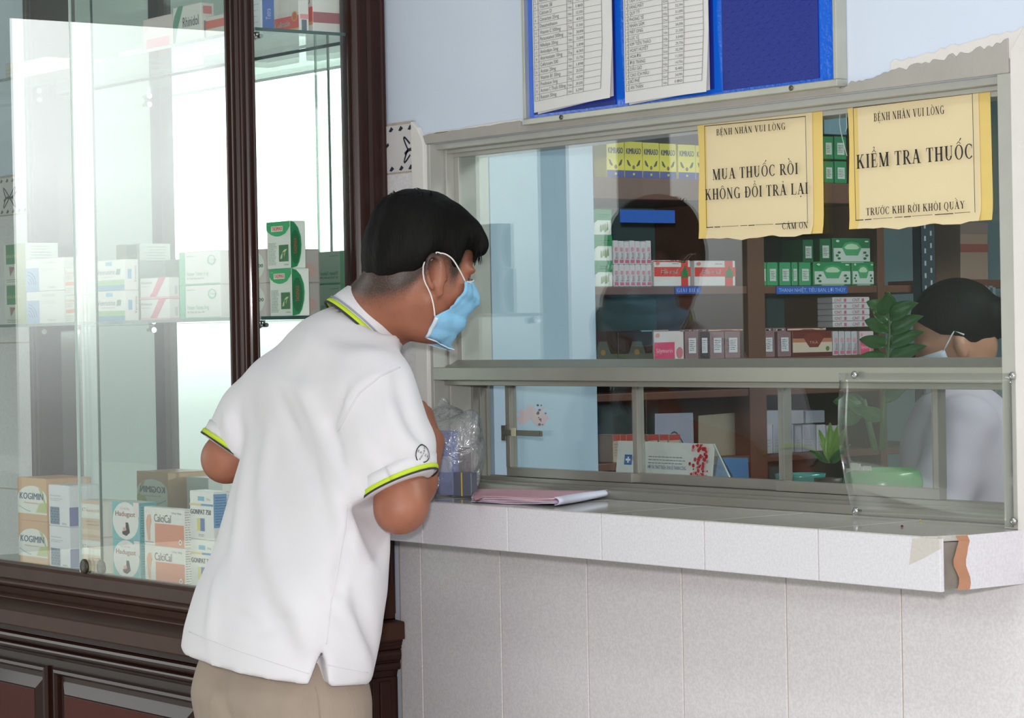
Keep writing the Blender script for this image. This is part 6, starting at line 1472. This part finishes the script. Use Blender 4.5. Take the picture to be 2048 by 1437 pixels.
sheet('carton_panel', 'large beige cardboard panel in the lower bay left of the upright', ((1397, 930), (1478, 930), (1472, 826), (1397, 832)), -.64, '#8f8676')
sheet('blue_card', 'blue card lying low in front of the beige cardboard panel', ((1430, 958), (1498, 958), (1496, 916), (1436, 916)), -.59, '#4a7fb0')
# desk just inside the window and things on it
desk = empty('inner_desk', (.8, .40, 0), 'grey desk ledge directly behind the sliding panes', 'desk')
DZ = 1.09
MB().box(-.32, 2.2, .126, .62, DZ-.03, DZ).build('desk_top', mat('desk_laminate', '#8f958f', .4), desk, bevel=.002); MB().box(-.32, 2.2, .5, .53, 0, DZ-.03).build('desk_front', mat('desk_side', '#7f8780', .6), desk)
def wedge():
    p0 = wy(1237, 948, .165); p1 = wy(1427, 890, .165); x0, x1 = p0.x, p1.x; z0 = DZ; zt = p1.z+.001
    root = empty('desk_sign', ((x0+x1)/2, .18, DZ), 'white wedge shaped desk sign with red dots standing behind the sliding panes', 'sign')
    m_ = MB(); W_ = mat('white_sign_panel', '#dcdcdc', .4); m_.add([(x0, .152, z0), (x1, .152, z0), (x1, .166, zt), (x0, .166, zt), (x0, .155, z0), (x1, .155, z0), (x1, .169, zt), (x0, .169, zt)], [(0, 1, 2, 3), (7, 6, 5, 4), (0, 4, 5, 1), (3, 2, 6, 7), (0, 3, 7, 4), (1, 5, 6, 2)], W_)
    u = Vector((1, 0, 0)); v = Vector((0, .014, zt-z0)); w_, h_ = x1-x0, v.length; P = Print(m_, (x0, .152, z0), u, v)
    b0 = h_-.060                 # printed part is what shows above the sash rail
    def f(y): return b0+.060*y
    P.rect(w_*.085, f(.30), w_*.165, f(.60), '#2f6cb4'); P.rect(w_*.117, f(.36), w_*.133, f(.54), '#e8eef4'); P.rect(w_*.100, f(.42), w_*.150, f(.48), '#e8eef4')
    P.text('HẬU BẮC', w_*.175, f(.42), .0085, '#3a3f48', w_*.12); P.text('HỢP TÁC PHÁT TRIỂN, CHIA SẺ THÀNH CÔNG', w_*.34, f(.22), .0062, '#4a5a86', w_*.40)
    for i in range(3): lines(P, w_*.34, w_*.73, f(.36+.09*i), f(.42+.09*i), 1, '#6a7078', ragged=.1, seed=i)
    r = random.Random(7)
    for i in range(70):
        a = r.gauss(.90, .045); b = r.uniform(.05, .98); s_ = r.uniform(.0012, .0042)
        if a < .985: P.ell(w_*a, f(b), s_, s_, ('#c3242c', '#b51a26', '#d98a96', '#c9303a')[i % 4], 9)
    m_.build('front_panel', W_, root)
    g_ = MB(); AC = glass_mat('clear_acrylic', (.86, .90, .90), .03, base=.08, haze=.05); xe = wy(1468, 948, .165).x
    g_.add([(x1, .153, z0), (x1+.075, .17, z0), (x1, .167, zt), (x1, .25, z0)], [(0, 1, 2), (1, 3, 2), (0, 2, 3)], AC); g_.build('acrylic_side', AC, root)
    g_ = MB(); g_.tube([(x1, .166, zt), (x1+.075, .171, z0)], .0016, 8); g_.build('acrylic_rim', mat('acrylic_edge', '#c9d2d0', .2), root)
wedge()
# potted plants
M_LEAF = mat('glossy_green_leaf', '#2c5a26', .28, var=.25, scale=30); M_LEAF2 = mat('yellow_green_leaf', '#6a8a3c', .35, var=.25, scale=40); M_STEM = mat('green_stem', '#48603a', .5); M_SOIL = mat('soil', '#3a2a20', .95, bump=.6)
def leaf(name, base, tip, nrm, wd, mt, parent, fold=.25, droop=.15):
    b, t = Vector(base), Vector(tip); d = t-b; L = d.length; d.normalize(); n = Vector(nrm); n = (n-d*n.dot(d)).normalized(); s = d.cross(n); G = []
    for i in range(11):
        q = i/10; w_ = wd*math.sin(math.pi*min(1, q*.93+.05)**.8)**.9*(1 if q < 1 else 0)+.0004; row = []
        for j in range(7):
            a = -1+2*j/6; row.append(b+d*L*q+s*a*w_+n*(abs(a)*w_*fold-droop*L*q*q+.002*math.sin(q*9)*abs(a)))
        G.append(row)
    m_ = MB(); m_.grid(G, mt); return m_.build(name, mt, parent, solid=.0007)
def tocam(p): return (CAM-Vector(p)).normalized()
YP = .33
pc = wy(1765, 940, YP)
pot = empty('potted_plant', (pc.x, YP, DZ), 'tall glossy leaved plant in a wide green pot on the inner desk near the clerk', 'plant')
m_ = MB(); R_ = .062; m_.lathe([(.0, 0), (R_*.62, 0), (R_*.92, .016), (R_*1.06, .036), (R_*1.08, .050), (R_*1.02, .066), (R_*.9, .072), (R_*.86, .066), (0, .064)], (pc.x, YP, DZ+.0003), 36); m_.build('pot', mat('green_plastic', '#4f9a5c', .25, var=.1), pot)
m_ = MB(); rgp = random.Random(3)
for i in range(6): a = rgp.uniform(-.045, .02); m_.box(pc.x+a, pc.x+a+.016, YP-.055+.004*i, YP-.0535+.004*i, DZ+.060, DZ+.075+.004*(i % 3))
m_.build('paper_scraps', mat('torn_white_scraps', '#c9c6c2', .8), pot)
st = [wy(1765, 900, YP), wy(1768, 820, YP), wy(1776, 720, YP), wy(1780, 660, YP), wy(1776, 600, YP)]
m_ = MB(); m_.tube(st, [.0055, .005, .004, .003, .002], 10); m_.build('stem', M_STEM, pot)
m_ = MB(); m_.tube([wy(1750, 900, YP), wy(1738, 850, YP), wy(1728, 800, YP)], [.0055, .005, .004], 10); m_.build('stem', M_STEM, pot)
for bx, by, tx, ty_, wd in ((1776, 612, 1776, 588, .013), (1774, 622, 1733, 602, .012), (1780, 634, 1824, 606, .015), (1778, 645, 1745, 618, .011), (1780, 662, 1728, 638, .013), (1782, 664, 1833, 632, .014), (1776, 690, 1716, 676, .012), (1780, 690, 1836, 662, .013), (1774, 722, 1714, 712, .014), (1780, 720, 1840, 690, .014), (1728, 806, 1662, 800, .014), (1730, 820, 1672, 850, .014), (1734, 830, 1690, 790, .013), (1768, 800, 1810, 770, .013), (1766, 840, 1715, 815, .013)):
    b_, t_ = wy(bx, by, YP), wy(tx, ty_, YP-.02); leaf('leaf', b_, t_, tocam(b_)+Vector((0, 0, .3)), wd, M_LEAF, pot)
leaf('leaf', wy(1776, 630, YP), wy(1774, 590, YP-.02), tocam(st[4]), .018, M_LEAF, pot)
p2 = wy(1656, 940, .24)
pt2 = empty('potted_plant', (p2.x, .24, DZ), 'small plant with upright pointed leaves in a dark brown pot behind the right sliding pane', 'plant')
m_ = MB(); m_.lathe([(0, 0), (.017, 0), (.021, .02), (.0235, .050), (.0235, .060), (.021, .060), (.020, .054), (0, .054)], (p2.x, .24, DZ+.0003), 28); m_.build('pot', mat('dark_brown_pot', '#3a2a24', .5), pt2)
m_ = MB(); m_.lathe([(0, .052), (.0205, .055), (.012, .060), (0, .062)], (p2.x, .24, DZ), 20); m_.build('soil', M_SOIL, pt2)
zb = p2.z
for tx, ty_, wd, mt in ((1660, 846, .0095, M_LEAF2), (1638, 860, .006, M_LEAF2), (1690, 858, .0085, M_LEAF2), (1618, 902, .006, M_LEAF), (1700, 890, .007, M_LEAF), (1676, 850, .007, M_LEAF2)):
    b_ = wy(1662, 925, .24); t_ = wy(tx, ty_, .235); leaf('leaf', b_, t_, tocam(b_), wd, mt, pt2, fold=.4, droop=.03)
p3 = wy(1600, 930, .30); m_ = MB(); m_.lathe([(0, 0), (.030, 0), (.040, .03), (.0425, .055), (.044, .060), (.040, .060), (.037, .05), (.028, .004), (0, .004)], (p3.x, .30, DZ+.0003), 32)
tag(m_.build('plastic_bowl', mat('teal_plastic', '#2f8a86', .2)), 'teal plastic bowl standing left of the small brown pot', 'bowl')
# far end of the room: slotted steel angle, cartons, and bars standing in for a reflection in the glass
AX = RX+.040; m_ = MB(); AN = mat('slotted_steel', '#4b5a66', .5, .5); y0, y1 = wx(1842, 520, AX).y, wx(1870, 520, AX).y
m_.box(AX-.002, AX, y0, y1, 0, 2.2, AN); m_.box(AX-.026, AX, y0, y0+.002, 0, 2.2, AN)
SL = flat('#b3c0c4', .6)
for i in range(44):
    for q in (.3, .72): yy = y0+(y1-y0)*q; z = .5+i*.028+(.012 if q > .5 else 0); m_.face([(AX+.0004, yy-.0028, z), (AX+.0004, yy+.0028, z), (AX+.0004, yy+.0028, z+.011), (AX+.0004, yy-.0028, z+.011)], SL)
tag(m_.build('slotted_post', AN), 'grey slotted steel angle post at the far end of the rack', 'post')
a = rbox('tan cardboard carton with a red band at the far right end of the rack', 1921, 1976, 445, 560, .10, '#9a8272', None, None, X=-.66, front=lambda P, w, h: (P.rect(0, h*.48, w, h*.62, '#8f4a42'), P.rect(0, h*.8, w, h, '#84706a')), cat='carton', name='cardboard_carton')
zf = a.location.z; MB().box(-.80, -.655, ry(1912)-.02, ry(1990)+.12, zf-.02, zf-.0003).build('shelf_board', M_RACK, rack, bevel=.0015)
p = wx(1925, 640, -.62); m_ = None
for i in range(7):
    xl = 1921+11*i; a, b = wx(xl, 640, -.632), wx(xl+5.5, 640, -.632); zt = wx(xl, 575, -.632).z; m_ = MB(); m_.box(-.644, -.632, a.y, b.y, 0, zt); m_.box(-.646, -.642, a.y-.001, b.y+.001, 0, zt+.004)
    tag(m_.build('reflection_bar', mat('pale_reflection_bar', '#8d9ba0', .45, .3), bevel=.001), 'pale upright bar standing in for a reflection behind the clerk, %s from the left' % ORD[i], 'bar', 'upright bars standing in for a reflection')
# unseen fluorescent tube, added as a body for the room's fill light
ft = empty('added_tube_light', (1.3, 1.5, 2.9), 'unseen white fluorescent tube fitting added on the pharmacy ceiling', 'lamp')
MB().box(.68, 1.92, 1.45, 1.55, 2.90, 2.949).build('housing', mat('white_enamel', '#d9d9d6', .4), ft, bevel=.004)
m_ = MB(); m_.tube([(.7, 1.5, 2.875), (1.9, 1.5, 2.875)], .014, 16); 
M_TUBE = world_mat('lit_tube', lambda N, L, b: (b.inputs['Emission Color'].__setattr__('default_value', (.93, 1, .98, 1)), b.inputs['Emission Strength'].__setattr__('default_value', 6)))
m_.build('tube', M_TUBE, ft)
# ================================================================== THE CLERK
HS = .90
CK = CAM+ray(1908, 655)*5.4
M_SKIN2 = skin_mat('clerk_skin', '#b58469', '#c29078')
f2 = A(RGT*-.90+FWD*.10); f2[2] -= .30; f2 /= np.linalg.norm(f2); s2_ = np.cross(f2, (0, 0, 1)); s2_ /= np.linalg.norm(s2_); u2 = np.cross(s2_, f2); R2 = np.stack([f2, s2_, u2], 1); KC = A(CK)
def K(f, s, u): return KC+(f2*f+s2_*s+u2*u)*HS
S_ = -1.0 if (s2_@A(FWD)) > 0 else 1.0      # the side turned to the camera
b2 = A(f2); b2[2] = 0; b2 /= np.linalg.norm(b2); r2 = np.cross(b2, (0, 0, 1)); B0 = A((KC[0], KC[1], 0))-b2*.01; zs = KC[2]-.215
CB_ = Field(KC-A((.62, .62, .75)), KC+A((.62, .62, .17)), .008)
CB_.ball(K(0, 0, 0), A((.094, .074, .092))*HS, R2, .02); CB_.ball(K(.038, 0, -.05), A((.056, .056, .074))*HS, R2, .03); CB_.ball(K(.052, 0, -.112), A((.034, .034, .026))*HS, R2, .03); CB_.cone(K(.09, 0, -.03), K(.106, 0, -.062), .009, .012, .01)
for s in (-1, 1):
    CB_.ball(K(.004, s*.080, -.046), (.015, .010, .027), R2, .006); CB_.ball(K(.080, s*.033, -.018), (.014, .024, .008), R2, .01); CB_.ball(K(.078, s*.03, -.034), (.012, .014, .012), R2, .003)
CB_.cone(K(-.025, 0, -.06), B0+A((0, 0, zs+.09)), .050, .052, .03)
def BP(f, s, z): return B0+b2*f+r2*s+A((0, 0, z))
CB_.ball(BP(0, 0, zs-.05), (.17, .11, .14), np.stack([r2, b2, A((0, 0, 1))], 1), .04); CB_.ball(BP(-.01, 0, zs-.30), (.16, .12, .22), np.stack([r2, b2, A((0, 0, 1))], 1), .06)
for s in (-1, 1):
    sh_ = BP(0, s*.155, zs+.02); el = BP(.10, s*.215, zs-.24); wr = BP(.32, s*.09, zs-.27); CB_.cone(sh_, el, .048, .040, .02); CB_.cone(el, wr, .039, .026, .02); hand(CB_, wr, b2*1.0-r2*s*.25+A((0, 0, -.2)), A((0, 0, 1)), -s, .7, k=.008)
clerk = CB_.mesh('person', M_SKIN2, loc=Vector((B0[0], B0[1], 0)), smooth=2, keep=True)
tag(clerk, 'clerk in a white coat with black hair tied back, seated behind the sliding panes', 'person')
c2 = np.empty(len(clerk.data.vertices)*3); at = clerk.data.attributes.new('stubble', 'FLOAT', 'POINT'); at.data.foreach_set('value', np.zeros(len(clerk.data.vertices), np.float32))
HF = Field(KC-.2, KC+.2, .006)
HF.ball(K(-.008, 0, .014), A((.106, .086, .098))*HS, R2, .01); HF.ball(K(-.115, 0, -.015), A((.045, .050, .045))*HS, R2, .02)
def hl2(P):
    q = (P-KC)@R2/HS; ln = np.interp(q[..., 0], [-.2, -.06, -.02, .012, .04, .07, .095], [-.10, -.085, -.045, -.016, -.004, .030, .065]); return q[..., 2]-ln
HF.cut(hl2, .006); HF.mod(lambda P: .0012*vnoise((P-KC)@R2*A((.2, 1, 1)), 300, 6), HF.lo, HF.lo+HF.h*HF.n)
HF.mesh('hair', M_HAIR, clerk, smooth=1)
WC = Field(KC-A((.62, .62, .75)), KC+A((.62, .62, -.06)), .009)
WC.ball(BP(0, 0, zs-.05), (.190, .128, .155), np.stack([r2, b2, A((0, 0, 1))], 1), .04); WC.ball(BP(-.01, 0, zs-.32), (.185, .145, .26), np.stack([r2, b2, A((0, 0, 1))], 1), .06)
for s in (-1, 1): sh_ = BP(0, s*.16, zs+.015); el = BP(.10, s*.22, zs-.24); wr = BP(.30, s*.10, zs-.265); WC.cone(sh_, el, .066, .060, .03); WC.cone(el, wr, .060, .046, .02)
WC.cut(lambda P: cone_d(P, BP(.005, 0, zs+.06), BP(.03, 0, zs+.3), .062, .066), .005); WC.mod(lambda P: .004*vnoise(P, 34, 5), WC.lo, WC.lo+WC.h*WC.n)
WC.mesh('white_coat', mat('lilac_white_coat', '#c9c4d4', .85, var=.04), clerk, smooth=2)
m_ = MB(); G = []
for j in range(9):
    v = j/8; row = []
    for i in range(15):
        q = -1+2*i/14; th = q*1.2; dr = f2*math.cos(th)+s2_*math.sin(th); o = K(.012, 0, -.040-.095*v); t = np.arange(.15, .02, -.002); P = o[None]+dr[None]*t[:, None]; k = np.where(CB_.sample(P) < 0)[0]; row.append(o+dr*((t[k[0]] if len(k) else .06)+.007))
    G.append(row)
m_.grid(G, M_MASKW); mk2 = m_.build('face_mask', M_MASKW, clerk, solid=.0014)
for s in (-1, 1):
    e = G[0][-1] if s > 0 else G[0][0]; m_ = MB(); m_.tube([e, e*.4+K(.02, s*.080, -.018)*.6, K(.006, s*.081, -.006), K(-.012, s*.080, -.022)], .002, 6); m_.build('ear_loop', M_STRAP, mk2)
# chair under the clerk
chx = empty('office_stool', (float(B0[0]), float(B0[1]), 0), 'dark round stool under the clerk', 'stool')
m_ = MB(); m_.lathe([(0, zs-.64), (.17, zs-.64), (.18, zs-.61), (.17, zs-.58), (0, zs-.575)], (B0[0], B0[1], 0), 28); m_.build('seat', mat('stool_vinyl', '#2a2a2e', .5), chx)
for k in range(4): a = k*math.pi/2+.6; m_ = MB(); m_.tube([(B0[0]+.10*math.cos(a), B0[1]+.10*math.sin(a), zs-.64), (B0[0]+.19*math.cos(a), B0[1]+.19*math.sin(a), 0.0)], .012, 10); m_.build('leg', M_ALU2, chx)
# ================================================================== THE BAG IN THE MAN'S HAND
BG = wz(908, 1001, CT); BX, BY = BG.x, -.055
def bg(x, y): return A(wy(x, y, BY))
M_BAG = world_mat('crinkled_clear_plastic', lambda N, L, b: None)
def _bag(N, L):
    for n in list(N): N.remove(n)
    out = N.new('ShaderNodeOutputMaterial'); tr = N.new('ShaderNodeBsdfTransparent'); tr.inputs[0].default_value = (.90, .91, .93, 1); gl = N.new('ShaderNodeBsdfGlossy'); gl.inputs['Roughness'].default_value = .12; di = N.new('ShaderNodeBsdfDiffuse'); di.inputs[0].default_value = (.75, .78, .82, 1)
    tc = N.new('ShaderNodeTexCoord'); no = N.new('ShaderNodeTexNoise'); no.inputs['Scale'].default_value = 22; no.inputs['Detail'].default_value = 3; no.inputs['Distortion'].default_value = 1.2; bp = N.new('ShaderNodeBump'); bp.inputs['Strength'].default_value = 1; bp.inputs['Distance'].default_value = .02
    L.new(tc.outputs['Object'], no.inputs[0]); L.new(no.outputs['Fac'], bp.inputs['Height']); L.new(bp.outputs[0], gl.inputs['Normal'])
    lw = N.new('ShaderNodeLayerWeight'); lw.inputs['Blend'].default_value = .35; ma = N.new('ShaderNodeMath'); ma.operation = 'MULTIPLY_ADD'; ma.inputs[1].default_value = .5; ma.inputs[2].default_value = .13; L.new(bp.outputs[0], lw.inputs['Normal']); L.new(lw.outputs['Facing'], ma.inputs[0])
    m1 = N.new('ShaderNodeMixShader'); m1.inputs[0].default_value = .24; L.new(tr.outputs[0], m1.inputs[1]); L.new(di.outputs[0], m1.inputs[2])
    m2 = N.new('ShaderNodeMixShader'); L.new(ma.outputs[0], m2.inputs[0]); L.new(m1.outputs[0], m2.inputs[1]); L.new(gl.outputs[0], m2.inputs[2]); L.new(m2.outputs[0], out.inputs['Surface'])
_bag(M_BAG.node_tree.nodes, M_BAG.node_tree.links)
BF = Field(A((BX-.14, BY-.10, CT-.01)), A((BX+.13, BY+.10, 1.40)), .0042)
q0, q1, q2, q3, q4 = bg(905, 985), bg(912, 930), bg(905, 870), bg(884, 830), bg(862, 800)
Rb = np.stack([A(RGT), A((0, 0, 1)), -A(FWD)], 1)
BF.ball(bg(906, 955), (.050, .058, .046), Rb, .02); BF.ball(bg(916, 905), (.050, .060, .046), Rb, .02); BF.ball(bg(900, 862), (.042, .044, .038), Rb, .03); BF.ball(bg(938, 852), (.024, .032, .02), Rb, .02)
BF.cone(bg(888, 850), bg(868, 806), .034, .021, .02); BF.ball(bg(862, 792), (.026, .018, .022), Rb, .012); BF.ball(bg(878, 800), (.018, .012, .016), Rb, .010); BF.ball(bg(846, 778), (.018, .016, .018), Rb, .012)
def crk(P): return .0035*np.abs(vnoise(P, 70, 1))-.004*np.abs(vnoise(P, 42, 7))+.002
BF.mod(crk, BF.lo, BF.lo+BF.h*BF.n); BF.cut(lambda P: P[..., 2]-CT-.0015, .002)
bag = BF.mesh('plastic_bag', M_BAG, loc=Vector((BX, BY, CT)), smooth=1, keep=True); tag(bag, 'crumpled clear plastic bag of medicine held against the counter by the man', 'bag')
m_ = MB(); p = bg(886, 1000)
def inbag(label, x0, x1, y0, y1, dy, body, rot, **k):
    a, b = wy(x0, y1, BY+dy), wy(x1, y1, BY+dy); t = wy(x0, y0, BY+dy); return carton('medicine_pack', label, 'medicine pack', b.x-a.x, .018, t.z-max(a.z, CT+.003), body, ((a.x+b.x)/2, BY+dy+.009, CT+.0032), rot, group='packs inside the plastic bag', **k)
inbag('shiny violet blue pack on the left inside the plastic bag', 872, 900, 862, 998, -.024, '#6a7fd0', 12, front=lambda P, w, h: (P.rect(0, h*.35, w, h*.6, '#c9cff0'), P.rect(0, h*.0, w, h*.2, '#4a5cc0')), rough=.15)
inbag('dark brown pack in the middle inside the plastic bag', 903, 930, 895, 998, .004, '#3a2c30', -8, front=lambda P, w, h: P.rect(0, h*.1, w, h*.3, '#55484a'))
inbag('grey printed pack with a yellow cord at the front of the plastic bag', 910, 936, 945, 1000, -.034, '#5f6472', 18, front=lambda P, w, h: (lines(P, w*.05, w*.95, h*.1, h*.9, 7, '#5f6676'), P.rect(w*.44, 0, w*.52, h, '#c9a94a')))
